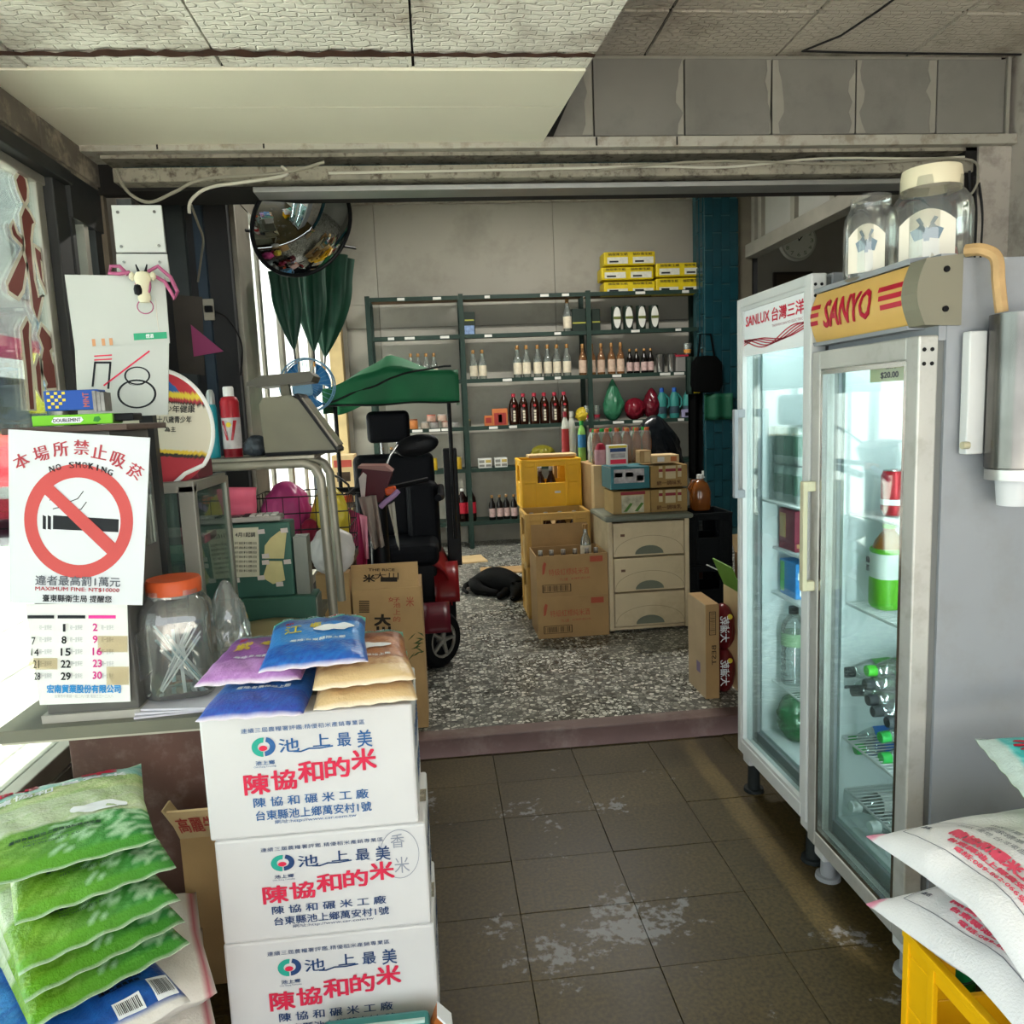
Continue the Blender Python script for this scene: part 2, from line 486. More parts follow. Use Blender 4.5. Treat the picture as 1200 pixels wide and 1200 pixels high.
for a, b_ in zip(xs, xs[1:]):
    sk = .07 if b_ > .5 else 0.
    for y0, y1 in ((-1.1, -.40), (-.395, .14), (.145, .68), (.685, 1.22), (1.225, 1.755), (1.76, 2.286)):
        board('ceiling_board', MATS['ceiling_texture'], max(a, -1.28) + .003, b_ - .003, y0 + .002, y1 - .002, ZS, ce, sk, random.uniform(-.002, .003))
    board('ceiling_board', MATS['ceiling_texture'], max(a, -1.28) + .004, b_ - .004, 2.300, 2.384, ZS, ce, sk, random.uniform(0, .004))
board('ceiling_panel', MATS['ceiling_smooth'], -1.28, .53, 2.39, 2.655, ZS - .004, ce, .07)
board('ceiling_panel', MATS['ceiling_smooth'], -1.28, .53, 2.659, 3.04, ZS - .004, ce, .07)
# rust-brown torn strip along the board joint
M('rust_tear', '#4a2f22', .9, var=.4, vscale=20)
tb = MB()
pts_t = []; pts_b = []
for i in range(61):
    x = -1.2 + i * .0285
    pts_t.append((x, 2.288 - .012 * abs(math.sin(i * 2.1)) - .018 * (1 if 12 < i < 40 else .2) * random.random()))
    pts_b.append((x, 2.300 + .010 * random.random()))
for i in range(60):
    tb.add([(pts_t[i][0], pts_t[i][1], ZS - .0035), (pts_t[i + 1][0], pts_t[i + 1][1], ZS - .0035), (pts_b[i + 1][0], pts_b[i + 1][1], ZS - .0035), (pts_b[i][0], pts_b[i][1], ZS - .0035)], [(0, 3, 2, 1)])
tb.build('torn_edge', MATS['rust_tear'], ce)

M('ceiling_texture_grey', '#bdb5a7', .85, var=.12, vscale=3, stain='#5d4a38', stain_amt=.55, stain_scale=3)
relief(MATS['ceiling_texture_grey'])
cr = struct(MB().box(.50, 2.45, -1.1, 3.45, 2.716, 2.76).build('ceiling_right', MATS['dark_void']))
for x0, x1 in ((.50, .86), (.865, 1.375), (1.38, 1.905), (1.91, 2.36)):
    for y0, y1 in ((-1.1, .57), (.575, 1.10), (1.105, 1.63), (1.635, 2.16), (2.165, 2.688), (2.695, 3.03)):
        board('ceiling_board', MATS['ceiling_texture_grey'], x0 + .003, x1 - .003, y0 + .003, y1 - .003, 2.70, cr, 0, random.uniform(-.003, .003))
cb = MB(); cb.tube([PX(1060, -10, Z=2.69), PX(1030, 12, Z=2.685), PX(985, 42, Z=2.685), PX(940, 60, Z=2.69), PX(1010, 62, Z=2.695), PX(1200, 64, Z=2.695)], .004)
tag(cb.build('ceiling_cable', M('black_cable', '#1b1a19', .6)), 'thin black cable sagging across the grey ceiling boards', 'cable')

# ---- boxed beam over the opening
M('beam_board', '#77746c', .75, var=.16, vscale=2.5, stain='#5e5c56', stain_amt=.5, stain_scale=4)
M('plaster_patch', '#8d897e', .85, var=.1, vscale=9)
bm_ = struct(MB().box(.44, 2.30, 3.02, 3.45, 2.405, 2.70).build('wall_beam', MATS['plaster_patch']))
jx = [.30, .655, 1.006, 1.35, 1.688, 2.02, 2.31]
for a, b_ in zip(jx, jx[1:]):
    MB().box(a + .004, b_ - .004, 3.0, 3.022, 2.408, 2.682).build('beam_board', MATS['beam_board'], bm_, bevel=.003)
MB().box(2.311, 2.325, 2.995, 3.45, 2.40, 2.69).build('end_board', MATS['plaster_patch'], bm_)
random.seed(11)
for x in jx[1:-1]:
    for sd in (-1, 1):
        if random.random() < .2: continue
        wd = random.uniform(.012, .04)
        pl = [(x + sd * .003, 2.412)]
        for q in range(8): pl.append((x + sd * (wd + random.uniform(-.012, .018)), 2.412 + q * .0378))
        pl.append((x + sd * .003, 2.677))
        if sd < 0: pl = pl[::-1]
        MB().prism(pl, 2.9985, 3.002, 'y').build('plaster_smear', MATS['plaster_patch'], bm_)

# ---- header of the wide opening
M('header_paint', '#a7a295', .6, var=.12, vscale=4, stain='#6b5d4a', stain_amt=.6, stain_scale=16)
M('header_dirty', '#8d8778', .7, var=.25, vscale=12, stain='#3b2c20', stain_amt=.85, stain_scale=28)
M('teal_tile', '#143a42', .22, var=.3, vscale=4); M('teal_grout', '#2b4d50', .8)
he = struct(MB().box(-1.26, 2.42, 3.14, 3.30, 2.258, 3.5).build('wall_header', MATS['dark_void']))
MB().box(-1.2, 2.36, 2.99, 3.14, 2.365, 2.404).build('cornice', MATS['header_paint'], he, bevel=.004)
MB().box(-1.14, 2.24, 3.03, 3.14, 2.352, 2.366).build('fillet', MATS['header_dirty'], he)
for i in range(16):
    MB().box(-1.1 + i * .21, -1.1 + i * .21 + .205, 3.125, 3.142, 2.30, 2.352).build('tile', MATS['teal_tile'], he, bevel=.002)
MB().box(-1.10, 2.20, 3.02, 3.14, 2.268, 2.318).build('rail', MATS['header_dirty'], he, bevel=.004)
MB().box(-.62, 2.20, 3.05, 3.16, 2.236, 2.256).build('track', MATS['aluminium'], he, bevel=.003)
MB().box(-1.1, 2.20, 3.09, 3.14, 2.256, 2.268).build('shadow_gap', MATS['dark_void'], he)
for i, x in enumerate((-.93, -.56, .66, .97)):
    MB().box(x, x + .006, 2.988, 2.9895, 2.37, 2.40).build('crack', MATS['dark_void'], he)
def cable(pts, r, mat, label, name='cable', cat='cable'):
    P = [Vector(p) for p in pts]; out = []
    for i in range(len(P) - 1):
        p0, p1, p2, p3 = P[max(i - 1, 0)], P[i], P[i + 1], P[min(i + 2, len(P) - 1)]
        for q in range(6):
            t = q / 6
            out.append(.5 * ((2 * p1) + (p2 - p0) * t + (2 * p0 - 5 * p1 + 4 * p2 - p3) * t * t + (3 * p1 - p0 - 3 * p2 + p3) * t ** 3))
    out.append(P[-1])
    return tag(MB().tube(out, r).build(name, mat), label, cat)
M('cable_grey', '#8a8576', .5); M('cable_white', '#b9b5a6', .5)
cable([PX(135, 200, Y=3.0), PX(150, 225, Y=2.97), PX(175, 237, Y=2.97), PX(205, 225, Y=2.97), PX(240, 210, Y=2.98), PX(330, 203, Y=3.0), PX(380, 190, Y=3.0)], .006, M('cable_grey'), 'grey cable looping under the left end of the header')
cable([PX(222, 250, Y=2.97), PX(224, 235, Y=2.97), PX(245, 220, Y=2.97), PX(290, 213, Y=2.98), PX(335, 205, Y=3.0), PX(330, 195, Y=3.01)], .006, M('cable_white'), 'pale cable bending down from the header beside the convex mirror')
cable([PX(385, 203, Y=3.01), PX(600, 199, Y=3.005), PX(760, 195, Y=3.01), PX(850, 196, Y=3.01), PX(960, 186, Y=3.01), PX(1080, 186, Y=3.01), PX(1130, 184, Y=3.0)], .005, M('cable_white'), 'long pale cable stapled along the header rail')
cable([PX(700, 200, Y=3.01), PX(830, 189, Y=3.005), PX(990, 192, Y=3.005), PX(1128, 186, Y=3.0), PX(1146, 205, Y=2.98), PX(1140, 225, Y=2.98), PX(1127, 232, Y=3.0)], .005, M('cable_grey'), 'grey cable running along the header and bending at its right end')
for i, dx in enumerate((0, 7, 14)):
    cable([PX(1136 + dx * .8, 200 + dx, Y=3.0), PX(1137 + dx, 250, Y=3.02), PX(1135 + dx, 300, Y=3.02), PX(1132 + dx, 380, Y=3.02)], .005, M('black_cable'),
          ['leftmost', 'middle', 'rightmost'][i] + ' of three dark cables running down the right post')

# ---- left side of the front room: stained beam, aluminium shop window
M('stained_beam', '#6d655a', .8, var=.3, vscale=5, stain='#a79c88', stain_amt=.8, stain_scale=9)
M('dark_frame', '#3a3b3a', .55, .3, var=.2, vscale=8); M('frame_light', '#a5a296', .4, .5, var=.15, vscale=8)
wl = struct(MB().box(-1.32, -1.2, -1.1, 3.28, 2.272, 2.405).build('wall_left', MATS['stained_beam']))
MB().box(-1.32, -1.2, -1.1, 3.28, -.05, .34).build('sill_wall', M('sill_wall', '#6b675f', .8, var=.2), wl)
for i in range(8):
    MB().box(-1.2, -1.192, -1.0 + i * .53, -1.0 + i * .53 + .52, 2.285, 2.384).build('plank', MATS['stained_beam'], wl, bevel=.003)
w1 = struct(MB().box(-1.262, -1.255, -.4, 2.80, .40, 2.20).build('window_1', MATS['clear_glass']))
MB().box(-1.30, -1.19, -1.1, 2.90, 2.225, 2.272).build('head_rail', MATS['dark_frame'], w1, bevel=.004)
MB().box(-1.28, -1.235, -1.1, 2.80, 2.195, 2.226).build('window_frame', MATS['frame_light'], w1, bevel=.004)
MB().box(-1.28, -1.21, -1.1, 2.86, .34, .40).build('window_sill', MATS['frame_light'], w1, bevel=.004)
for y, m in ((2.775, 'frame_light'), (2.10, 'frame_light'), (.75, 'frame_light'), (-.45, 'frame_light')):
    MB().box(-1.274, -1.243, y - .024, y + .024, .40, 2.20).build('mullion', MATS[m], w1, bevel=.004)
MB().box(-1.31, -1.215, 2.805, 2.90, .34, 2.272).build('mullion', MATS['dark_frame'], w1, bevel=.004)
w2 = struct(MB().box(-1.262, -1.256, 2.90, 3.12, .40, 2.12).build('window_2', MATS['clear_glass']))
MB().box(-1.31, -1.2, 2.90, 3.15, 2.12, 2.272).build('head_rail', MATS['dark_frame'], w2)
MB().box(-1.28, -1.21, 2.905, 2.93, .40, 2.12).build('window_frame', MATS['dark_frame'], w2)
MB().box(-1.28, -1.21, 3.00, 3.035, .40, 2.12).build('mullion', MATS['frame_light'], w2)
MB().box(-1.28, -1.21, 3.095, 3.15, .34, 2.12).build('mullion', MATS['dark_frame'], w2)
MB().box(-1.28, -1.21, 2.90, 3.15, .34, .40).build('window_sill', MATS['dark_frame'], w2)
M('post_wood', '#6a6052', .75, var=.3, vscale=9)
struct(MB().box(-1.30, -1.19, 3.15, 3.30, -.05, 2.40).build('trim_post_left', MATS['post_wood']))
MB().box(-1.19, -1.10, 3.18, 3.30, FB, 2.36).build('post_board', M('post_board', '#5b564e', .7, var=.2), bpy.data.objects['trim_post_left'])

# painted letters on the glass
M('letter_red', '#8a4a42', .6); M('letter_edge', '#f4eeda', .6)
S1 = [[(130, 258), (108, 300), (125, 370), (158, 450), (174, 472), (190, 440), (192, 370), (178, 300), (152, 262)],
      [(172, 490), (145, 560), (155, 640), (172, 760), (168, 830), (192, 900), (215, 1080), (228, 1200), (262, 1290), (300, 1110), (268, 1130), (240, 1000), (226, 850), (216, 720), (226, 625), (242, 604), (205, 530)],
      [(90, 600), (74, 640), (90, 700), (162, 775), (158, 720), (120, 680)],
      [(168, 790), (100, 930), (50, 1040), (60, 1090), (125, 1135), (160, 1080), (186, 900)],
      [(240, 770), (250, 860), (280, 1000), (325, 1100), (360, 1142), (345, 1100), (300, 1010), (285, 870), (310, 935), (332, 940), (346, 882), (300, 820)]]
S2 = [[(190, 262), (150, 340), (165, 480), (182, 620), (205, 900), (243, 900), (226, 650), (205, 400), (207, 300)],
      [(290, 305), (270, 380), (302, 470), (285, 560), (300, 650), (330, 720), (325, 760), (425, 752), (437, 660), (370, 570), (350, 490), (390, 440), (350, 380)],
      [(268, 520), (245, 600), (260, 760), (295, 835), (290, 700), (288, 560)]]
def letter(strokes, y0):
    fill, edge = MB(), MB()
    for st in strokes:
        pts = [PX(x / 6, y0 + y / 6, X=-1.2535) for x, y in st]
        P2 = [Vector((p.y, p.z)) for p in pts]
        ar = sum(P2[i - 1].x * P2[i].y - P2[i].x * P2[i - 1].y for i in range(len(P2)))
        fill.add([(-1.2535, p.x, p.y) for p in P2], [tuple(range(len(P2)))])
        n = len(P2); out = []; inn = []
        for i in range(n):
            d = (P2[(i + 1) % n] - P2[i - 1]); nn = Vector((d.y, -d.x)).normalized() * (1 if ar > 0 else -1)
            out.append(P2[i] + nn * .011); inn.append(P2[i] - nn * .004)
        for i in range(n):
            j = (i + 1) % n
            edge.add([(-1.2525, *q) for q in (inn[i], inn[j], out[j], out[i])], [(0, 1, 2, 3)])
    f = fill.build('painted_letter', MATS['letter_red'], w1); edge.build('letter_outline', MATS['letter_edge'], f)
letter(S1, 160); letter(S2, 330)

# ---- right wall of the front room and the right post
M('right_plaster', '#b0a89d', .85, var=.1, vscale=2.5, stain='#6b6258', stain_amt=.6, stain_scale=7)
struct(MB().box(2.36, 2.46, -1.1, 3.3, -.05, 2.75).build('wall_right', MATS['right_plaster']))
pr_ = struct(MB().box(2.22, 2.36, 3.02, 3.30, -.05, 2.405).build('wall_right_return', MATS['right_plaster']))
MB().box(2.17, 2.22, 3.03, 3.30, 0, 2.40).build('post_trim', MATS['dark_void'], pr_)
MB().box(2.13, 2.17, 3.10, 3.30, 0, 2.27).build('post_tile', MATS['teal_tile'], pr_)

# ---- back room
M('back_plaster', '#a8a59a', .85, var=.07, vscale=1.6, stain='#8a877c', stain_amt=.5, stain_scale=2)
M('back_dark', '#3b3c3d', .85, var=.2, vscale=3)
bw = struct(MB().box(-1.3, 3.05, 7.88, 8.0, 0, 3.5).build('wall_back', M('seam_dark', '#6a675f', .9)))
for x0, x1 in ((-.95, -.48), (-.476, 1.28), (1.284, 2.72), (2.724, 3.05)):
    MB().box(x0, x1, 7.862, 7.882, 2.48, 3.42).build('wall_board', MATS['back_plaster'], bw, bevel=.003)
    MB().box(x0, x1, 7.862, 7.882, 2.252, 2.478).build('wall_board', MATS['back_plaster'], bw, bevel=.003)
    MB().box(x0, x1, 7.862, 7.882, .06, 2.248).build('wall_board', MATS['back_plaster'], bw, bevel=.003)
MB().box(-.75, 3.05, 7.80, 7.87, 3.42, 3.50).build('cornice', MATS['header_paint'], bw)
struct(MB().box(-1.3, 6.0, 3.14, 9.0, 3.5, 3.55).build('ceiling_back', M('ceiling_back', '#b7b3a5', .8)))
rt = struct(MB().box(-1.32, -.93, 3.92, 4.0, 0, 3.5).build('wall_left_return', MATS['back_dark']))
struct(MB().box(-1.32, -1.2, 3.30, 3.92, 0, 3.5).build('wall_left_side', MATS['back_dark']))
MB().box(-1.08, -1.035, 3.89, 3.92, FB, 3.4).build('pipe_cover', M('blue_grey_paint', '#3a4a58', .6, var=.2), rt)
MB().box(-1.20, -1.12, 3.88, 3.92, FB, 3.4).build('pipe_cover', M('pale_strip', '#4d5454', .6, var=.2), rt)
# unseen fluorescent fitting added above the header to brighten the back room
cl2 = thing('added_ceiling_lamp', 'added fluorescent tube lamp, out of view on the back room ceiling', 'lamp', (1.0, 5.6, 3.5))
MB().box(-.62, .62, -.05, .05, -.05, 0).build('housing', MATS['header_paint'], cl2, bevel=.004)
MB().cyl((-.6, 0, -.07), (.6, 0, -.07), .016).build('tube', M('added_lamp_glow', '#fff6e4', .5, emit=10.), cl2)
al = bpy.data.lights.new('added_tube_light', 'AREA'); al.shape = 'RECTANGLE'; al.size, al.size_y = 1.2, .1; al.energy = 78.; al.color = (1., .97, .90)
ao = bpy.data.objects.new('added_tube_light', al); COL.objects.link(ao); ao.location = (0, 0, -.09); ao.parent = cl2
# left back windows
M('old_aluminium', '#8f8a7d', .4, .55, var=.2, vscale=6); M('jamb_wood', '#b59f72', .6, var=.2, vscale=5)
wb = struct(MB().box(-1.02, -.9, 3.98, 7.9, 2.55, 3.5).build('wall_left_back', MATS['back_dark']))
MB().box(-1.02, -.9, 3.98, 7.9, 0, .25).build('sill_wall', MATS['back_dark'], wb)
w3 = struct(MB().box(-.964, -.958, 4.0, 7.7, .25, 2.55).build('window_3', GL('frosted_pane', '#eef4f2', .05, .55, '#f4f7f5', .1, .3, True)))
MB().box(-1.0, -.90, 3.98, 7.75, 2.47, 2.55).build('head_rail', MATS['old_aluminium'], w3)
MB().box(-1.0, -.90, 3.98, 7.75, .25, .31).build('window_sill', MATS['old_aluminium'], w3)
for y, wd, x1 in ((4.13, .30, -.905), (4.62, .05, -.94), (5.15, .08, -.93), (5.75, .05, -.94), (6.35, .08, -.93), (7.0, .06, -.94)):
    MB().box(-.99, x1, y - wd / 2, y + wd / 2, .31, 2.47).build('mullion', MATS['old_aluminium'], w3, bevel=.004)
MB().box(-1.0, -.84, 7.62, 7.80, FB, 2.6).build('jamb', MATS['jamb_wood'], w3, bevel=.005)
MB().box(-.905, -.80, 7.80, 7.862, FB, 3.3).build('corner_board', MATS['back_plaster'], w3)
# tiled column
cl_ = struct(MB().box(2.62, 2.93, 7.262, 7.60, FB, 3.5).build('wall_column', MATS['teal_grout']))
tb_ = MB().box(-.043, .043, -.012, 0, -.152, .152).build('tile', MATS['teal_tile'], cl_, bevel=.003)
k = 0
for i in range(4):
    x = 2.655 + i * .082
    for j in range(12):
        z = .16 + (i % 2) * .156 + j * .312
        if z > 3.4: continue
        o = tb_ if k == 0 else tb_.copy(); k += 1
        if k > 1: COL.objects.link(o)
        o.location = (x, 7.262, z); o.scale = (.92, 1, .985)
for j in range(11):
    o = tb_.copy(); COL.objects.link(o); o.location = (2.62, 7.33, .2 + j * .312); o.rotation_euler = (0, 0, -PI / 2)
    o = tb_.copy(); COL.objects.link(o); o.location = (2.62, 7.44, .35 + j * .312); o.rotation_euler = (0, 0, -PI / 2)
# partition on the right with transom panels above a rail
M('partition_paint', '#8f8f88', .7, var=.08, vscale=3); M('partition_frame', '#7d7a70', .6, var=.15, vscale=6)
pt = struct(MB().box(3.10, 3.13, 3.3, 7.5, 2.85, 3.5).build('wall_partition', MATS['partition_paint']))
MB().box(3.03, 3.16, 3.3, 7.62, 2.74, 2.86).build('rail', MATS['partition_frame'], pt, bevel=.006)
for y in (4.2, 4.9, 5.6, 5.75, 6.4, 7.05, 7.2):
    MB().box(3.06, 3.15, y - .035, y + .035, 2.86, 3.5).build('stile', MATS['partition_frame'], pt, bevel=.004)
MB().box(2.95, 3.10, 7.30, 7.42, FB, 3.5).build('jamb', M('jamb_grey', '#6f6a5c', .6, var=.2), pt, bevel=.005)
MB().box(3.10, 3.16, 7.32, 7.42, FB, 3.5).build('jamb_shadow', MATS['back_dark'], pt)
struct(MB().box(3.0, 6.0, 8.5, 8.6, 0, 3.5).build('wall_side_room', M('side_room', '#8c8a82', .85, var=.06)))
struct(MB().box(5.9, 6.0, 3.3, 8.6, 0, 3.5).build('wall_side_room_right', M('side_room')))
struct(MB().box(2.4, 6.0, 3.2, 3.3, 0, 3.5).build('wall_side_room_front', M('side_room')))
# wall clock and dark picture in the side room
ck = thing('wall_clock', 'pale round wall clock hanging under the diagonal rail', 'clock', PX(934, 283, Y=8.49))
MB().cyl((0, 0, 0), (0, -.04, 0), .215, .205, 32).build('case', M('clock_case', '#a9aba0', .5), ck)
MB().cyl((0, -.041, 0), (0, -.043, 0), .185, n=32).build('dial', M('clock_dial', '#c9ccc2', .6), ck)
f = plane((0, -.0435, 0), (1, 0, 0), (0, 0, 1))
lettering(ck, M('clock_green', '#76886f', .6), f, [(str(h), .15 * math.sin(h * PI / 6) - .018, .15 * math.sin(h * PI / 6) + .018, .15 * math.cos(h * PI / 6) - .02, .15 * math.cos(h * PI / 6) + .02) for h in range(1, 13)], 'numerals')
hb = MB(); line2d(hb, f, [(0, 0), (.06, .07)], .014); line2d(hb, f, [(0, 0), (-.03, .12)], .01); hb.build('clock_hands', MATS['black_print'], ck)
pc = thing('wall_picture', 'small dark framed picture hanging below the wall clock', 'picture', PX(928, 332, Y=8.49))
MB().box(-.23, .23, -.03, 0, -.14, .12).build('frame', M('picture_dark', '#2a221c', .5), pc, bevel=.006)
MB().box(-.19, .19, -.034, -.03, -.10, .09).build('print', M('picture_print', '#3d3226', .6, var=.3, vscale=9), pc)
# outside: pavement, road, the other side of the street
M('pavement', '#d2cec4', .85, var=.08, vscale=3, bump=.1, bscale=30); M('asphalt', '#77777a', .9, var=.1)
pv = struct(MB().box(-5.4, -1.32, -9, 40, -.12, -.02).build('ground_pavement', M('pave_joint', '#8f8c86', .9)))
pb = MB().box(-.292, .292, -.142, .142, -.02, 0).build('paver', MATS['pavement'], pv, bevel=.004)
k = 0
for i in range(7):
    for j in range(34):
        o = pb if k == 0 else pb.copy(); k += 1
        if k > 1: COL.objects.link(o)
        o.location = (-1.62 - i * .6, .2 + j * .29 + (i % 2) * .145, -.012)
struct(MB().box(-16, -5.4, -9, 60, -.2, -.1).build('ground_road', MATS['asphalt']))
struct(MB().box(-1.32, 12, -12, -1.1, -.2, -.02).build('ground_front', M('pavement')))

struct(MB().box(-1.3, 12, -4.2, -1.1, 2.78, 2.9).build('ceiling_sky_shade', M('ceiling_back')))  # unseen roof added to dim the sky light entering from the front

# ================================================================== display fridges
M('fridge_white', '#c9cac8', .45, var=.06, vscale=4); M('fridge_side', '#8f9296', .5, var=.07, vscale=3, stain='#7e7d79', stain_amt=.35, stain_scale=5)
M('fridge_liner', '#c4cbcb', .5); M('door_metal', '#b9b8b2', .42, .35, var=.1, vscale=5, stain='#8f897c', stain_amt=.4, stain_scale=14)
M('gasket', '#6d6f6c', .6); M('rubber', '#1d2222', .7); M('cream_plastic', '#b9b294', .5, var=.08, vscale=8)
M('sign_gold', '#cfa65c', .35, var=.08, vscale=6); M('cap_grey', '#7c7867', .5); M('sign_red', '#b01230', .4); M('wire', '#c9ccca', .35, .6)
GL('door_glass', '#e4f0ee', .05, fr=.32)
M('bracket_white', '#cfd2d0', .5)

def fridge(label, y0, y1, z0, zt, dz0, dz1, xf, xb, frame, bars, handle, shelves, feet_mat):
    t = thing('display_fridge', label, 'fridge', (0, 0, 0))
    # cabinet shell, open to the front
    bx = xf + .062
    sh = MB().box(bx, xb, y0, y0 + .03, z0, zt).box(bx, xb, y1 - .03, y1, z0, zt).box(xb - .03, xb, y0 + .03, y1 - .03, z0, zt)
    sh.box(bx, xb - .03, y0 + .03, y1 - .03, zt - .05, zt).box(bx, xb - .03, y0 + .03, y1 - .03, z0, z0 + .06)
    c = sh.build('cabinet', MATS['fridge_side'], t)
    li = MB().box(bx + .01, xb - .04, y1 - .045, y1 - .031, z0 + .06, zt - .05).box(bx + .01, xb - .04, y0 + .031, y0 + .045, z0 + .06, zt - .05).box(xb - .045, xb - .031, y0 + .045, y1 - .045, z0 + .06, zt - .05)
    li.box(bx + .01, xb - .045, y0 + .045, y1 - .045, z0 + .061, z0 + .075).box(bx + .01, xb - .045, y0 + .045, y1 - .045, zt - .062, zt - .051)
    li.build('liner', MATS['fridge_liner'], t)
    bp = MB()
    for z in [z0 + .25 + .075 * i for i in range(int((zt - z0 - .45) / .075))]:
        bp = MB().box(bx + .20, bx + .235, y1 - .055, y1 - .045, z, z + .042).build('shelf_bracket', MATS['bracket_white'], t)
    # door
    b0, b1, bt, bb = bars
    d = MB().box(xf, xf + .045, y0, y0 + b0, dz0, dz1).box(xf, xf + .045, y1 - b1, y1, dz0, dz1)
    d.box(xf, xf + .045, y0 + b0, y1 - b1, dz1 - bt, dz1).box(xf, xf + .045, y0 + b0, y1 - b1, dz0, dz0 + bb)
    d = d.build('door', MATS[frame], t, bevel=.004)
    MB().box(xf + .018, xf + .024, y0 + b0 - .004, y1 - b1 + .004, dz0 + bb - .004, dz1 - bt + .004).build('pane', MATS['door_glass'], d)
    for q in ((y0 + b0, y0 + b0 + .012, dz0 + bb, dz1 - bt), (y1 - b1 - .012, y1 - b1, dz0 + bb, dz1 - bt), (y0 + b0 + .012, y1 - b1 - .012, dz1 - bt - .012, dz1 - bt), (y0 + b0 + .012, y1 - b1 - .012, dz0 + bb, dz0 + bb + .012)):
        MB().box(xf + .003, xf + .017, *q).build('glazing_bead', MATS['steel'] if frame == 'door_metal' else MATS['fridge_white'], d)
    MB().box(xf + .045, xf + .06, y0 + .01, y1 - .01, dz0 + .01, dz1 - .01).build('gasket', M('gasket'), t) if False else None
    g = MB().box(xf + .045, xf + .062, y0 + .008, y0 + .03, dz0 + .01, dz1 - .01).box(xf + .045, xf + .062, y1 - .03, y1 - .008, dz0 + .01, dz1 - .01)
    g.box(xf + .045, xf + .062, y0 + .03, y1 - .03, dz1 - .03, dz1 - .01).box(xf + .045, xf + .062, y0 + .03, y1 - .03, dz0 + .01, dz0 + .03)
    g.build('gasket', MATS['gasket'], t)
    hy, hz0, hz1, hm = handle
    h = MB().box(xf - .036, xf - .022, hy - .011, hy + .011, hz0, hz1).box(xf - .024, xf + .002, hy - .011, hy + .011, hz0, hz0 + .028).box(xf - .024, xf + .002, hy - .011, hy + .011, hz1 - .028, hz1)
    h.build('handle', MATS[hm], d, bevel=.003)
    for sz in (dz0 + .035, dz0 + .07, dz1 - .06, dz1 - .03):
        for sx in (xf + .012, xf + .03):
            MB().cyl((sx, y0 - .0015, sz), (sx, y0 + .002, sz), .0045, n=8).build('screw', MATS['dark_plastic'], d)
    # feet
    for fx, fy in ((xf + .04, y0 + .03), (xf + .04, y1 - .05), (xb - .06, y0 + .03), (xb - .06, y1 - .05)):
        ft = MB().cyl((fx, fy, .0), (fx, fy, .012), .036, .034, 18).cyl((fx, fy, .012), (fx, fy, z0 - .03), .022, .02, 14)
        ft = ft.build('foot', MATS[feet_mat], t)
        MB().box(fx - .03, fx + .03, fy - .028, fy + .028, z0 - .045, z0).build('foot_bracket', MATS['fridge_white'], ft, bevel=.006)
    # wire shelves
    for sz, sx0 in shelves:
        s = MB()
        yy0, yy1 = y0 + .05, y1 - .05
        for xx in (sx0, sx0 + .14, xb - .07): s.cyl((xx, yy0, sz), (xx, yy1, sz), .0035, n=6)
        n = 22
        for i in range(n + 1):
            yy = yy0 + (yy1 - yy0) * i / n
            s.cyl((sx0, yy, sz + .0035), (xb - .07, yy, sz + .0035), .0017, n=5)
        s.build('wire_shelf', MATS['wire'], t)
    return t, d, c

f1, d1, c1 = fridge('worn glass-door display fridge with gold backlit sign across the top', 1.578, 2.048, .11, 1.68, .10, 1.522, 1.04, 1.66, 'door_metal', (.045, .042, .05, .045), (2.075 - .045, .86, 1.17, 'cream_plastic'),
                    [(1.077, 1.13), (.822, 1.125), (.43, 1.12), (.27, 1.13)], 'fridge_side')
# curved sign of the near fridge
pf = [(1.10, 1.545)]
for i in range(9):
    a = i / 8
    pf.append((1.052 - .018 * math.sin(PI * a), 1.548 + .128 * a))
pf += [(1.10, 1.682)]
MB().prism([(x, z) for x, z in pf], 1.63, 2.048, 'y', True).build('sign_panel', MATS['sign_gold'], f1)
pf2 = [(1.13, 1.54)] + [(1.048 - .02 * math.sin(PI * i / 8), 1.543 + .138 * i / 8) for i in range(9)] + [(1.13, 1.688)]
ec = MB().prism(pf2, 1.572, 1.628, 'y').build('sign_end_cap', MATS['cap_grey'], f1, bevel=.002)
for z in (1.575, 1.657): MB().cyl((1.092, 1.568, z), (1.092, 1.573, z), .0065, n=10).build('screw', MATS['dark_plastic'], ec)
MB().prism([(1.09, 1.682), (1.046, 1.678), (1.044, 1.690), (1.09, 1.694)], 1.628, 2.05, 'y').build('sign_trim', MATS['fridge_side'], f1)
MB().prism([(1.09, 1.538), (1.046, 1.538), (1.042, 1.547), (1.09, 1.547)], 1.628, 2.05, 'y').build('sign_trim', MATS['fridge_side'], f1)
MB().box(1.085, 1.12, 1.58, 2.045, 1.51, 1.69).build('sign_backing', MATS['fridge_side'], f1)
def sgn(u, v):                       # u: 0..1 from far to near, v: 0..1 up
    return Vector((1.052 - .018 * math.sin(PI * v) - .0012, 2.048 - u * .418, 1.548 + .128 * v))
sl = MB(); put_text(sl, 'SANYO', sgn, .17, .70, .26, .78, bold=.034, shear=.2, cuts=8)
sl = sl.build('lettering', MATS['sign_red'], f1); sl['kind'] = 'stuff'
st = MB()
for i, (v0, v1) in enumerate(((.34, .43), (.50, .59), (.66, .75))):
    for u0, u1 in ((.0, .12 - .012 * (2 - i)), (.76 - .014 * (i - 2), .985)):
        for q in range(6):
            a0 = u0 + (u1 - u0) * q / 6; a1 = u0 + (u1 - u0) * (q + 1) / 6
            st.add([sgn(a0, v0), sgn(a1, v0), sgn(a1, v1), sgn(a0, v1)], [(0, 1, 2, 3)])
st.build('sign_stripes', MATS['sign_red'], f1)['kind'] = 'stuff'

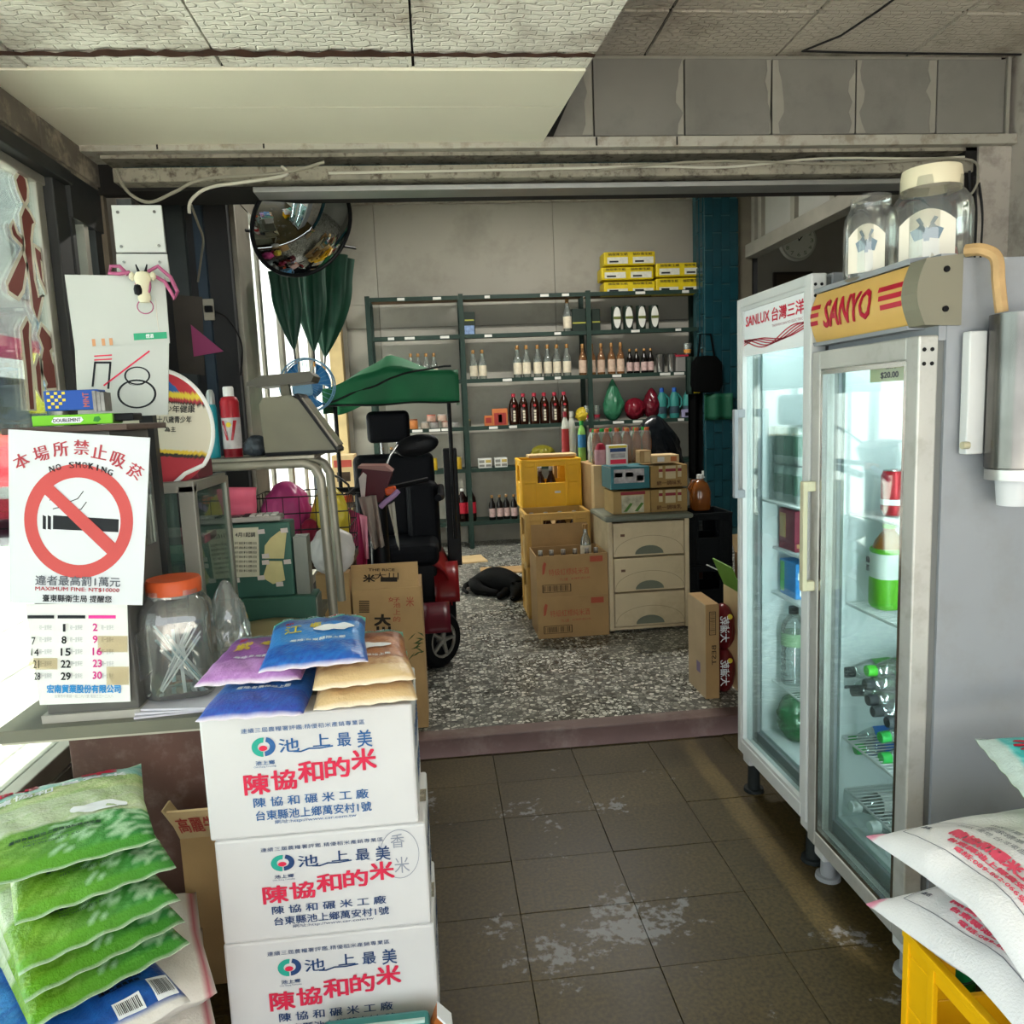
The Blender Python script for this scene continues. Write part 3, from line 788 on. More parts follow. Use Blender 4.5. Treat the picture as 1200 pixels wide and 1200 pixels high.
f2, d2, c2 = fridge('white glass-door display fridge with white logo board beside the step', 2.058, 2.578, .15, 1.735, .14, 1.735, 1.04, 1.66, 'fridge_white', (.035, .03, .03, .045), (2.52, 1.07, 1.37, 'fridge_side'),
                    [(1.057, 1.11), (.888, 1.15), (.73, 1.145), (.41, 1.15)], 'rubber')
MB().box(1.05, 1.062, 2.095, 2.548, 1.545, 1.705).build('logo_board', M('logo_board', '#e9ebec', .35), d2)
fb = lambda u, v: Vector((1.0488, 2.548 - u * .45, 1.545 + v * .16))
lettering(d2, M('logo_red', '#d0243f', .4), fb, [('SANLUX', .06, .46, .60, .80, dict(bold=.025)), ('台灣三洋', .50, .96, .57, .82, dict(bold=.02))])['kind'] = 'stuff'
lettering(d2, M('small_grey', '#b9848c', .5), fb, [('TAIWAN SANYO ELECTRIC', .50, .95, .46, .51, dict(bold=.0))], 'small_print')['kind'] = 'stuff'
wv = MB()
for k in range(5):
    line2d(wv, fb, [(i / 24 * .98 + .01, .25 + .13 * math.sin(i / 24 * 6.6 + k * .55) * (.5 + .12 * k) + .0035 * i - .03) for i in range(25)], .022)
wv.build('wave_print', MATS['logo_red'], d2)['kind'] = 'stuff'
# price sticker inside the near door
fs = plane((1.061, 1.80, 1.44), (0, -1, 0), (0, 0, 1))
stk = MB(); stk.box(1.062, 1.063, 1.665, 1.80, 1.43, 1.478); stk = stk.build('price_sticker', M('sticker', '#c9c4a0', .6), d1)
lettering(d1, MATS['black_print'], fs, [('飲料', .07, .11, .018, .032, {}), ('$20.00', .05, .12, -.004, .012, dict(bold=.03))], 'sticker_print')['kind'] = 'stuff'

# unseen fluorescent tubes added to brighten the cabinet interiors
M('added_tube_glow', '#f4faff', .5, emit=2.)
for fr, yy, zz in ((f1, 1.813, 1.60), (f2, 2.318, 1.665)):
    MB().cyl((1.135, yy - .18, zz), (1.135, yy + .18, zz), .011).build('added_light_tube', MATS['added_tube_glow'], fr)
    yn = yy - .235 + .062                       # second added tube stands upright behind the door stile
    MB().cyl((1.118, yn, .35), (1.118, yn, 1.5), .008).build('added_light_tube', MATS['added_tube_glow'], fr)
    for loc, rot, sx, sy, en in (((1.15, yy, zz - .014), (0, -.35, 0), .03, .34, 1.6), ((1.128, yn + .004, .92), (PI / 2, 0, -.5), .02, 1.15, 4.5)):
        al = bpy.data.lights.new('added_cabinet_lamp', 'AREA'); al.shape = 'RECTANGLE'; al.size, al.size_y = sx, sy; al.energy = en; al.color = (.93, .98, 1.)
        ao = bpy.data.objects.new('added_cabinet_lamp', al); COL.objects.link(ao); ao.location = loc; ao.parent = fr; ao.rotation_euler = rot

# ---- drinks inside the fridges
def bottle_proto(name, label, cat, prof, mat, label_z, label_mat, cap, cap_mat, label_r, liquid=None, grp=None, n=16):
    t = thing(name, label, cat, (0, 0, -20), 0, grp)
    MB().lathe([(0.001, 0)] + prof + [(.001, prof[-1][1])], n=n).build('bottle_body', mat, t)
    if liquid:
        r, z0, z1, m = liquid
        MB().lathe([(.001, z0), (r * .97, z0 + .003), (r, z0 + .01), (r, z1 - .01), (r * .9, z1), (.001, z1)], n=n).build('drink', m, t)
    if label_z: MB().lathe([(label_r, label_z[0]), (label_r, label_z[1])], n=n).build('bottle_label', label_mat, t)
    r, z0, z1 = cap
    MB().lathe([(r, z0), (r, z1 - .003), (r * .9, z1), (.001, z1)], n=12).build('cap', cap_mat, t)
    return t
PET = [(.026, 0), (.031, .008), (.031, .03), (.029, .04), (.031, .05), (.029, .06), (.031, .07), (.031, .125), (.029, .14), (.020, .165), (.0135, .18), (.0135, .19)]
GL('pet_clear', '#eef4f2', .10, .08, '#f2f6f4', .05); GL('green_plastic', '#9fd07a', .1, .55, '#4f9d2c', .2); GL('amber', '#c98a4a', .1, .5, '#a8642a', .15)
M('cap_dark', '#2c3437', .5); M('cap_green', '#49c22e', .45); M('cap_leaf', '#28a046', .45); M('label_green', '#3f8a3c', .5, var=.2, vscale=30); M('label_blue', '#2a6fc0', .5, var=.2, vscale=30); M('label_white', '#d5d6d0', .6, var=.1, vscale=40)
def lying(proto, px, py, X, lab, scale=1.):
    p = PX(px, py, X=X)
    o = dup(proto, p, 0, lab, (scale,) * 3)
    o.rotation_euler = (0, -PI / 2 + random.uniform(-.03, .03), random.uniform(-.05, .05))
    o.location = p + Vector((.19 * scale, 0, 0))
    return o
pa = bottle_proto('drink_bottle', '', 'bottle', PET, MATS['pet_clear'], (.07, .125), MATS['label_green'], (.0155, .178, .203), MATS['cap_dark'], .0318, None, 'drink bottles lying in the near fridge')
pb2 = bottle_proto('drink_bottle', '', 'bottle', PET, MATS['pet_clear'], (.07, .125), MATS['label_green'], (.0155, .178, .203), MATS['cap_green'], .0318, None, 'drink bottles lying in the near fridge')
pc2 = bottle_proto('drink_bottle', '', 'bottle', PET, MATS['pet_clear'], (.055, .13), MATS['label_blue'], (.0155, .178, .203), MATS['cap_leaf'], .0318, None, 'blue-labelled bottles in the near fridge')
Z = lambda x, y: (860 + x / 4.8, 640 + y / 4.8)
random.seed(5)
dark = [(558, 605), (530, 692), (590, 738), (650, 698), (625, 790), (697, 828), (765, 780), (775, 865), (812, 922), (875, 975)]
rowname = ['topmost', 'leftmost', 'third from the top left', 'middle upper', 'fourth along the lower edge', 'fifth along the lower edge', 'uppermost at the right', 'sixth along the lower edge', 'seventh along the lower edge', 'lowest right']
for (x, y), rn in zip(dark, rowname):
    lying(pa, *Z(x, y), 1.135, 'clear bottle with dark cap lying in the near fridge pile, ' + rn)
for (x, y), rn in zip([(635, 640), (778, 712)], ['left', 'right']):
    lying(pb2, *Z(x, y), 1.15, 'clear bottle with bright green cap in the fridge pile, the %s one of two' % rn)
for (x, y), rn in zip([(660, 1075), (838, 1055), (712, 1140), (842, 1195)], ['upper left', 'upper right', 'lower left', 'lower right']):
    lying(pc2, *Z(x, y), 1.15, 'blue-labelled bottle with leaf green cap in the near fridge, %s of four' % rn)
lowp = bottle_proto('drink_bottle', 'clear bottle with white cap lying low in the near fridge, left', 'bottle', PET, MATS['pet_clear'], (.07, .12), MATS['label_white'], (.0165, .176, .203), M('cap_white', '#d9dcda', .5), .0318)
q = PX(1002, 945, X=1.135)
lowp.location = q + Vector((.19, 0, 0)); lowp.rotation_euler = (0, -PI / 2, 0)
lying(lowp, 1022, 966, 1.13, 'clear bottle with white cap lying lowest in the near fridge')
for p_ in (pa, pb2, pc2): drop(p_)
# can on the top shelf
can = thing('soda_can', 'red soda can standing on the upper wire shelf of the near fridge', 'can', PX(1047, 604, X=1.19))
MB().lathe([(.001, .002), (.024, .002), (.027, .010), (.0325, .018), (.0325, .105), (.027, .118), (.026, .12), (.001, .12)]).build('can_body', M('can_red', '#a8212c', .3, .3, var=.1), can)
MB().lathe([(.0328, .03), (.0328, .045)]).build('white_band', M('can_white', '#d8d2d0', .35), can)
MB().lathe([(.0265, .117), (.0275, .1195), (.026, .121), (.001, .1195)]).build('can_lid', MATS['steel'], can)
# big green tea bottle
tea = thing('tea_bottle', 'large green-wrapped tea bottle standing on the second wire shelf', 'bottle', PX(1040, 712, X=1.19))
MB().lathe([(.001, .002), (.038, .002), (.043, .012), (.043, .075), (.0415, .085)], n=20, sq=1.2).build('bottle_base', M('tea_green', '#57a028', .4, var=.15), tea)
MB().lathe([(.0415, .085), (.043, .09), (.043, .145), (.0415, .152)], n=20, sq=1.2).build('bottle_label', M('tea_label', '#c6ccc4', .5, var=.1), tea)
MB().lathe([(.0415, .152), (.043, .16), (.041, .165)], n=20, sq=1.2).build('label_edge', MATS['tea_green'], tea)
MB().lathe([(.041, .165), (.034, .185), (.02, .205), (.015, .21), (.015, .222)], n=20).build('bottle_neck', M('tea_amber', '#7a4a1c', .3), tea)
MB().lathe([(.017, .218), (.017, .242), (.001, .243)], n=14).build('cap', M('tea_green'), tea)
f = plane((1.19 - .0475, tea.location.y, tea.location.z), (0, -1, 0), (0, 0, 1))
for i, chh in enumerate('綠茶'):
    lettering(tea, MATS['black_print'], (lambda o: lambda a, b: Vector((-.0455, -a, b)))(0), [(chh, -.03, -.012, .122 - i * .022, .14 - i * .022, {})], 'lettering')
# far fridge contents
def beer_can_pack(p, lab):
    t = thing('beer_can_pack', lab, 'cans', p, 0, 'shrink-wrapped can packs in the far fridge')
    for i in range(2):
        for j in range(3):
            x, y = .035 + i * .068, -.035 - j * .068
            c = MB().lathe([(.001, 0), (.026, 0), (.032, .012), (.032, .108), (.027, .12), (.001, .12)], (x, y, 0), 14).build('can', M('can_silver', '#b9c4bd', .3, .4), t)
            a = MB(); a.lathe([(.0325, .028), (.0325, .092)], (x, y, 0), 14); a.build('green_oval', M('can_green_oval', '#55806a', .4), c)
    MB().box(-.002, .14, -.208, .002, -.001, .122).build('film', GL('film', '#f4f8f6', .12, .12, '#ffffff', .05), t)
    return t
z_ = 1.062
beer_can_pack((1.13, 2.515, z_), 'wrapped pack of silver cans on the far fridge shelf, lower of two')
beer_can_pack((1.13, 2.515, z_ + .125), 'wrapped pack of silver cans on the far fridge shelf, upper of two')
def carton(name, lab, x0, x1, y0, y1, z0, z1, mat, panels=(), grp=None, bev=.003, cat='box'):
    t = thing(name, lab, cat, ((x0 + x1) / 2, (y0 + y1) / 2, z0), 0, grp)
    hx, hy = (x1 - x0) / 2, (y1 - y0) / 2
    MB().box(-hx, hx, -hy, hy, 0, z1 - z0).build('carton_body', mat, t, bevel=bev)
    for face, u0, u1, v0, v1, m in panels:
        mb = MB(); W_, H_ = 2 * hx, z1 - z0
        if face == 'f': mb.box(-hx + u0 * W_, -hx + u1 * W_, -hy - .0012, -hy + .001, v0 * H_, v1 * H_)
        elif face == 'l': mb.box(-hx - .0012, -hx + .001, hy - u1 * 2 * hy, hy - u0 * 2 * hy, v0 * H_, v1 * H_)
        mb.build('printed_panel', m, t)
    return t
carton('juice_carton_pack', 'maroon drink carton on the middle shelf of the far fridge', 1.165, 1.235, 2.40, 2.52, .892, 1.03, M('maroon_card', '#7c2a3c', .5, var=.1), [('l', .1, .45, .3, .9, M('gold_print', '#b08a5c', .5)), ('f', .1, .9, .1, .2, MATS['gold_print'])])
carton('juice_carton_pack', 'blue drink carton on the lower shelf of the far fridge', 1.165, 1.235, 2.39, 2.51, .734, .855, M('blue_card', '#2f7fc0', .5, var=.12), [('l', .05, .3, .1, .95, M('green_print', '#58a65c', .5)), ('f', .2, .9, .08, .25, M('white_print', '#dfe3e4', .5)), ('f', .1, .9, .55, .75, MATS['white_print'])])
wt = thing('water_bottle', 'large clear water bottle with black cap in the far fridge', 'bottle', (1.20, 2.475, .414))
MB().lathe([(.001, 0), (.036, 0), (.042, .01)] + [(.042 if i % 2 else .038, .02 + i * .012) for i in range(9)] + [(.042, .135), (.042, .195), (.036, .22), (.018, .245), (.0135, .25), (.0135, .26)], n=20).build('bottle_body', MATS['pet_clear'], wt)
MB().lathe([(.0425, .14), (.0425, .185)], n=20).build('bottle_label', M('water_label', '#7d9a78', .5, var=.15, vscale=40), wt)
MB().lathe([(.0165, .25), (.0165, .274), (.001, .275)], n=12).build('cap', MATS['dark_plastic'], wt)
o2 = dup(wt, (1.27, 2.42, .414), 0, 'second water bottle standing behind the first in the far fridge')
def blob(name, lab, cat, c, s, mat, n=56, amp=.40, seed=1, knot=0., fl=.0, parent=None):
    """crumpled plastic bag"""
    rnd = random.Random(seed)
    ph = [(rnd.uniform(2, 6), rnd.uniform(2, 6), rnd.uniform(0, 6), rnd.uniform(.3, 1)) for _ in range(7)]
    mb = MB()
    def P(u, v):
        a, b = 2 * PI * u, PI * v
        q_ = Vector((math.sin(b) * math.cos(a), math.sin(b) * math.sin(a), -math.cos(b) * .7))
        r = 1 - amp * .5 + amp * 1.1 * noise.turbulence(q_ * 1.7 + Vector((seed * 3.1, seed, 0)), 4, True)
        x, y, z = math.sin(b) * math.cos(a) * r, math.sin(b) * math.sin(a) * r, -math.cos(b)
        if z > 0: z = z * (1 + knot * z * z); x *= 1 - .55 * knot * z; y *= 1 - .55 * knot * z
        zz = (z + 1) / 2
        if fl: zz = max(zz - fl, 0) / (1 - fl)
        return (x * s[0], y * s[1], zz * s[2] * 2 * .5)
    mb.grid(P, n, n // 2)
    o = mb.build(name, mat, None, loc=c, sharp=75)
    return tag(o, lab, cat)
GL('green_bag', '#8fc49a', .12, .5, '#3f8d5c', .25)
blob('plastic_bag', 'crumpled green plastic bag at the bottom of the far fridge', 'bag', (1.21, 2.45, .213), (.07, .09, .17), MATS['green_bag'], seed=4)

# ---- candy jars on the near fridge
def jar(lab, p, W_, H_, lidm, lidh, sq, opened=False):
    t = thing('plastic_jar', lab, 'jar', p)
    r = W_ / 2
    MB().lathe([(.001, 0), (r * .8, 0), (r * .95, .006), (r, .02), (r, H_ * .62), (r * .95, H_ * .74), (r * .80, H_ * .83), (r * .74, H_ * .85), (r * .74, H_ * .97)], n=28, sq=sq).build('jar_body', GL('jar_plastic', '#f0f2ee', .16, .06, '#ffffff', .05), t)
    if lidm: MB().lathe([(r * .80, H_ * .88), (r * .81, H_ * .99), (r * .77, H_ * .88 + lidh), (.001, H_ * .88 + lidh)], n=28).build('lid', lidm, t)
    fn = lambda a, b: Vector((-r * (.97 if sq > 1 else .99) - .002 + .10 * a * a * (1 if sq < 1 else .25), -a, b))
    fr = lambda a, b: Vector((a, -r * .985 - .002 + a * a * 1.2, b))
    lb = MB()
    pts = [(-.5, 0), (.5, 0), (.5, .75), (.4, .88), (.2, .97), (0, 1), (-.2, .97), (-.4, .88), (-.5, .75)]
    lw, lh, lz = W_ * .78, H_ * .55, H_ * .07
    ang = math.radians(-38)
    rot = Matrix.Rotation(ang, 4, 'Z')
    fq = lambda a, b: rot @ Vector((a * .9, -r * .99 - .0015 + a * a * 1.5, b))
    for i in range(10):
        for j in range(8):
            a0, a1 = -.5 + i / 10, -.5 + (i + 1) / 10
            top = lambda a: 1 - 1.0 * a * a
            lb.add([fq(a0 * lw, lz + lh * j / 8 * top(a0)), fq(a1 * lw, lz + lh * j / 8 * top(a1)), fq(a1 * lw, lz + lh * (j + 1) / 8 * top(a1)), fq(a0 * lw, lz + lh * (j + 1) / 8 * top(a0))], [(0, 1, 2, 3)])
    lb = lb.build('jar_label', M('jar_label', '#d9d2c2', .6, var=.06), t)
    fq2 = lambda a, b: rot @ Vector((a * .9, -r * .99 - .0028 + a * a * 1.5, b))
    cr_ = MB()
    cz = lz + lh * .58
    for sx in (-1, 1):
        poly2d(cr_, fq2, [(0, cz - .012), (sx * lw * .22, cz - .018), (sx * lw * .30, cz + .004), (sx * lw * .16, cz + .012), (sx * lw * .10, cz + .022), (sx * .004, cz + .010)][::sx])
        poly2d(cr_, fq2, [(sx * lw * .05, cz + .018), (sx * lw * .12, cz + .016), (sx * lw * .20, cz + .030), (sx * lw * .13, cz + .034)][::sx])
    poly2d(cr_, fq2, [(-lw * .05, cz - .02), (lw * .05, cz - .02), (lw * .06, cz + .004), (0, cz + .012), (-lw * .06, cz + .004)])
    cr_.build('crest_print', M('crest', '#6e7f8a', .6), t)['kind'] = 'stuff'
    return t
jar('big clear plastic jar with cream lid standing on the gold-sign fridge', (1.205, 1.80, 1.68), .165, .225, M('jar_lid', '#cfc5a8', .5), .045, 1.0)
jar('smaller clear lidless jar beside the cream-lidded jar on the fridge', (1.09, 1.86, 1.68), .115, .205, None, 0, .6)
jb = MB().lathe([(.001, .004), (.05, .004), (.056, .02), (.05, .05), (.03, .07), (.001, .072)], (0, 0, 0), 12)
tag(jb.build('wrapped_sweets', M('sweets', '#a8655a', .5, var=.5, vscale=40), None, loc=(1.215, 1.80, 1.69)), 'wrapped sweets in the bottom of the big clear jar', 'sweets')['kind'] = 'stuff'
# ---- cup dispenser on the fridge side
cd = thing('cup_dispenser', 'stainless paper cup dispenser tube mounted on the fridge side', 'dispenser', (1.222, 1.515, 1.215))
MB().lathe([(.055, 0), (.055, .02), (.058, .022), (.058, .34), (.050, .34), (.050, 0), (.055, 0)], n=32).build('tube', M('dispenser_steel', '#77746f', .24, .9, var=.45, vscale=5), cd)  # tone noise in the steel colour stands in for streaky reflections
MB().lathe([(.050, -.004), (.056, -.004), (.056, .018), (.050, .018)], n=32).build('collar', M('brushed', '#b4b2ae', .35, .8), cd)
MB().box(-.09, -.05, .03, .055, .05, .31).build('mount_plate', MATS['fridge_white'], cd, bevel=.003)
MB().cyl((-.10, .03, .07), (-.085, .03, .07), .008, n=10).build('latch', MATS['cream_plastic'], cd)
cp = thing('paper_cup', 'white paper cup sticking out of the steel dispenser', 'cup', (1.222, 1.515, 1.155))
MB().lathe([(.001, .002), (.030, .002), (.031, 0), (.039, .085), (.040, .087), (.038, .085), (.03, .004)], n=24).build('cup_wall', M('cup_white', '#c9cacb', .5), cp)
MB().lathe([(.038, .084), (.041, .087), (.038, .09)], n=24).build('rim', M('cup_white'), cp)
wh = cable([(1.135, 1.572, 1.694), (1.152, 1.545, 1.69), (1.172, 1.53, 1.67), (1.178, 1.528, 1.62), (1.188, 1.528, 1.56)], .013, M('wood_handle', '#b08f62', .6, var=.25, vscale=20), 'pale wooden handle curving over the fridge into the dispenser', 'wooden_stick', 'stick')
# small card behind the sign
tag(MB().box(1.30, 1.36, 1.62, 1.632, 1.681, 1.71).build('paper_slip', M('slip', '#c9a35c', .7), None), 'yellow paper slip on top of the near fridge', 'paper') if False else None

# ================================================================== foreground
# ---- white rice cartons
M('white_card', '#cfcecd', .7, var=.04, vscale=5); M('card_shadow_seam', '#b9b6b0', .8)
M('ink_blue', '#2f5f96', .6); M('ink_navy', '#24406e', .6); M('ink_red', '#d22a4a', .55); M('ink_teal', '#2aa08c', .55)
def rice_carton(lab, x0, x1, y0, y1, z0, z1, ink, dx=0., rz=0.):
    W_, D_, H_ = x1 - x0, y1 - y0, z1 - z0
    t = thing('rice_carton', lab, 'box', ((x0 + x1) / 2, y0 + D_ / 2, z0), rz, 'white cartons stacked beside the desk')
    MB().box(-W_ / 2, W_ / 2, -D_ / 2, D_ / 2, 0, H_).build('carton_body', MATS['white_card'], t, bevel=.006)
    MB().box(-W_ / 2 + .004, W_ / 2 - .004, -.003, .003, H_, H_ + .0012).build('flap_seam', MATS['card_shadow_seam'], t)
    MB().box(-W_ / 2 - .0005, W_ / 2 + .0005, -.028, .028, H_ + .0005, H_ + .0016).build('packing_tape', GL('tape', '#f2ead8', .1, .25, '#e9dfc6', .15), t)
    f = lambda a, b: Vector((-W_ / 2 + a * W_ + dx, -D_ / 2 - .0015, b * H_))
    lettering(t, MATS[ink], f, [('連續三屆農糧署評鑑.精優稻米產銷專業區', .19, .77, .865, .905, dict(bold=.0, space=1.1))], 'small_print')
    lettering(t, MATS[ink], f, [('池', .36, .455, .69, .80, {}), ('上', .52, .60, .715, .815, {}), ('最', .635, .70, .70, .81, {}), ('美', .73, .80, .68, .82, {})], 'lettering')
    sw = MB(); line2d(sw, f, [(.43, .69), (.46, .685), (.50, .705), (.55, .70), (.61, .71)], .012); sw.build('brush_stroke', MATS[ink], t)
    lg = MB(); ring2d(lg, f, .285, .745, .024, .052, 30, PI * .45, PI * 1.5, 1.5); lg.build('logo_ring', MATS['ink_teal'], t)
    lg = MB(); ring2d(lg, f, .292, .748, .026, .052, 30, -PI * .5, PI * .42, 1.5); lg.build('logo_ring', MATS[ink], t)
    lg = MB(); ring2d(lg, f, .286, .735, 0, .020, 20, 0, 2 * PI, 1.1); lg.build('logo_grain', MATS['ink_red'], t)
    lettering(t, MATS[ink], f, [('池上鄉', .245, .335, .60, .635, {}), ('Chih Shang Township', .235, .34, .575, .592, dict(bold=0.))], 'logo_caption')
    lettering(t, MATS['ink_red'], f, [(ch, .185 + .128 * i, .30 + .128 * i, .365 + .032 * i - (.01 if i in (1, 3) else 0), .53 + .034 * i - (.02 if i in (1, 3) else 0), dict(bold=.03)) for i, ch in enumerate('陳協和的米')], 'brand_lettering')
    lettering(t, MATS[ink], f, [('陳協和碾米工廠', .22, .765, .255, .335, dict(space=1.55)), ('台東縣池上鄉萬安村1號', .225, .775, .145, .225, dict(bold=.015)), ('網址:http://www.csr.com.tw', .31, .70, .10, .138, dict(bold=0.))], 'address_print')
    s = lambda a, b: Vector((W_ / 2 + .0012, -D_ / 2 + a * D_, b * H_))
    lettering(t, MATS[ink], s, [('池上最美', .15, .85, .55, .78, {}), ('良質米', .3, .8, .2, .4, {})], 'side_print')
    return t
rice_carton('topmost white rice carton of the stack, with rice bags lying on it', -.525, -.080, 1.60, 1.85, .508, .782, 'ink_blue', 0)
b2 = rice_carton('middle white rice carton with handwriting circled at its upper right', -.518, -.066, 1.60, 1.85, .266, .507, 'ink_navy', .01)
rice_carton('bottom white rice carton of the stack standing on the tiles', -.520, -.060, 1.60, 1.85, .0, .265, 'ink_navy', .005)
f = lambda a, b: Vector((a, -.125 - .0016, b))
hw = MB(); ring2d(hw, f, .166, .175, .0415, .0428, 40, 0, 2 * PI, 1.35)
hw.build('pencil_oval', M('pencil', '#8d929e', .6), b2)
lettering(b2, MATS['pencil'], f, [('香', .148, .178, .190, .222, dict(bold=-.012)), ('米', .153, .186, .130, .168, dict(bold=-.012))], 'handwriting')
# carton beside them, on the floor at the frame edge
# ---- pillow bags of rice
def bag(name, lab, cat, L_, W_, T_, loc, rz, colour, grp=None, rx=0., ry=0., nu=26, nv=34, pw=2.6, fringe=.06, wr=.006, bend=None, mat='printed_film', seed=0, flat=.35, text=()):
    """rice bag: x across, y along (front end at -y); colour(a, b, side) gives the print"""
    rnd = random.Random(seed)
    ph = [(rnd.uniform(5, 16), rnd.uniform(5, 16), rnd.uniform(0, 6)) for _ in range(6)]
    def hgt(a, b):
        u, v = abs(2 * a - 1), abs(2 * b - 1)
        k = max(0, 1 - u ** pw) ** .5 * max(0, 1 - min(1, v / (1 - fringe)) ** pw) ** .5
        return k
    def P(a, b, side, lift=0.):
        k = hgt(a, b)
        w = sum(math.sin(f1_ * a * 2 + f2_ * b * 2 + p_) for f1_, f2_, p_ in ph) / 6 * wr * (.25 + k * .75)
        edge = 1 - .05 * (1 - abs(2 * b - 1)) * 1.0
        ruff = .35 * wr * math.sin(30 * a + seed) * (1 if abs(2 * b - 1) > 1 - fringe * 1.6 else 0)
        z = side * T_ / 2 * k * (1 if side > 0 else flat) + w + ruff + side * .0006 + lift
        p = Vector(((a - .5) * W_ * edge, (b - .5) * L_, z))
        return bend(p) if bend else p
    mb = MB(); cols = []
    for side in (1, -1):
        for j in range(nv + 1):
            for i in range(nu + 1):
                mb.v.append(P(i / nu, j / nv, side)); cols.append(lin(colour(i / nu, j / nv, side)))
        k = (0 if side > 0 else (nu + 1) * (nv + 1))
        for j in range(nv):
            for i in range(nu):
                q = [k + j * (nu + 1) + i, k + j * (nu + 1) + i + 1, k + (j + 1) * (nu + 1) + i + 1, k + (j + 1) * (nu + 1) + i]
                mb.f.append(q if side > 0 else q[::-1]); mb.sm.append(True)
    # close the rim
    B = (nu + 1) * (nv + 1)
    rim = [i for i in range(nu + 1)] + [j * (nu + 1) + nu for j in range(1, nv + 1)] + [nv * (nu + 1) + i for i in range(nu - 1, -1, -1)] + [j * (nu + 1) for j in range(nv - 1, 0, -1)]
    for i in range(len(rim)):
        a_, b_ = rim[i], rim[(i + 1) % len(rim)]
        mb.f.append([b_, a_, B + a_, B + b_]); mb.sm.append(True)
    mb.col = cols
    t = thing(name, lab, cat, loc, rz, grp)
    t.rotation_euler = (rx, ry, rz)
    mb.build('bag_film', MATS[mat], t, sharp=80)
    for tm, items in text:
        lettering(t, tm, lambda a, b: P(a, b, 1, .0018), [(*i_[:5], dict(i_[5] if len(i_) > 5 else {}, cuts=4)) for i_ in items], 'bag_print')
    return t, P
PRINT('printed_film', .28, .25, 120.); PRINT('woven_sack', .7, .25, 220.); PRINT('green_film', .25, .35, 140.)
def nz(a, b, s=1.):
    return .5 + .5 * math.sin(37.1 * a * s + 11 * math.sin(9.7 * b * s)) * math.sin(29.3 * b * s + 7 * math.sin(8.1 * a * s))
def mixc(c1, c2, t):
    a, b = lin(c1), lin(c2)
    return tuple(x + (y - x) * t for x, y in zip(a, b))
def small_bag_col(main, dark, light, head='#4fc0ae'):
    def f(a, b, s):
        if b > .86: return head if b < .975 else '#dfe8e2'
        if b < .025: return '#d8cfd6'
        if s < 0: return '#d9d0c0'
        if b > .72: return mixc(dark, main, nz(a, b) * .4)
        if b < .28: return mixc(main, light, .35 + .6 * nz(a, b))
        return mixc(main, light, .25 * nz(a, b))
    return f
G1 = 'small rice bags on the white cartons'
def small_text(main='江'):
    return [(M('print_white', '#e9ecef', .5), [('池上米', .1, .5, .885, .955, {}), ('陳協和', .55, .9, .885, .955, {}), ('產地:台東縣池上鄉', .25, .8, .30, .345, {})]),
            (M('print_yellow', '#d8c23e', .5), [(main, .16, .34, .50, .66, {}), ('鄉', .42, .54, .60, .70, {})]),
            (MATS['red_print'], [('米', .62, .74, .89, .955, {}), ('印', .16, .24, .70, .75, {})])]
def oval_print(t, P, cu, cv, ru, rv, mat='print_white'):
    mb = MB(); vs = [P(cu, cv, 1, .0028)] + [P(cu + ru * math.cos(i * PI / 12), cv + rv * math.sin(i * PI / 12) * (1 + .15 * math.sin(i * 2)), 1, .0028) for i in range(24)]
    mb.add(vs, [(0, 1 + i, 1 + (i + 1) % 24) for i in range(24)], True); mb.build('white_seal', MATS[mat], t)
TB = .0125
brown = small_bag_col('#a4623e', '#7e4630', '#dcbb8c')
def brown2(a, b, s):
    if b < .17: return '#d7b98a' if b > .025 else '#e6d8c0'
    return brown(a, b, s)
t, P = bag('rice_bag', 'brown rice bag lying lower right on the top white carton', 'rice bag', .34, .215, .05, (-.19, 1.735, .801), .10, brown2, G1, rx=.0, pw=5., fringe=.03, wr=.004, seed=1)
t, P = bag('rice_bag', 'brown rice bag with teal header lying upper right on the cartons', 'rice bag', .34, .215, .05, (-.195, 1.755, .841), .12, brown2, G1, rx=.02, pw=5., fringe=.03, wr=.004, seed=2, text=small_text('糙'))
oval_print(t, P, .58, .52, .26, .055)
t, P = bag('rice_bag', 'blue rice bag with folded front lying lowest left on the carton', 'rice bag', .33, .215, .05, (-.40, 1.705, .801), -.03, small_bag_col('#2f6fc0', '#20407e', '#3a3f9e'), G1, pw=5., fringe=.03, wr=.004, seed=3, rx=-.0, text=small_text('鄉'))
t, P = bag('rice_bag', 'purple rice bag lying on the left between two blue bags', 'rice bag', .32, .225, .05, (-.425, 1.80, .841), -.02, small_bag_col('#8d4fa0', '#6f3a86', '#c493cc'), G1, pw=5., fringe=.03, wr=.004, seed=4, text=small_text('紫'))
t, P = bag('rice_bag', 'bright blue rice bag with teal header lying on top of the other bags', 'rice bag', .33, .225, .05, (-.295, 1.76, .886), .10, small_bag_col('#2a86d0', '#203a80', '#1f3fa0'), G1, pw=5., fringe=.03, wr=.004, seed=5, rx=.03, text=small_text('江'))
oval_print(t, P, .68, .56, .22, .07)

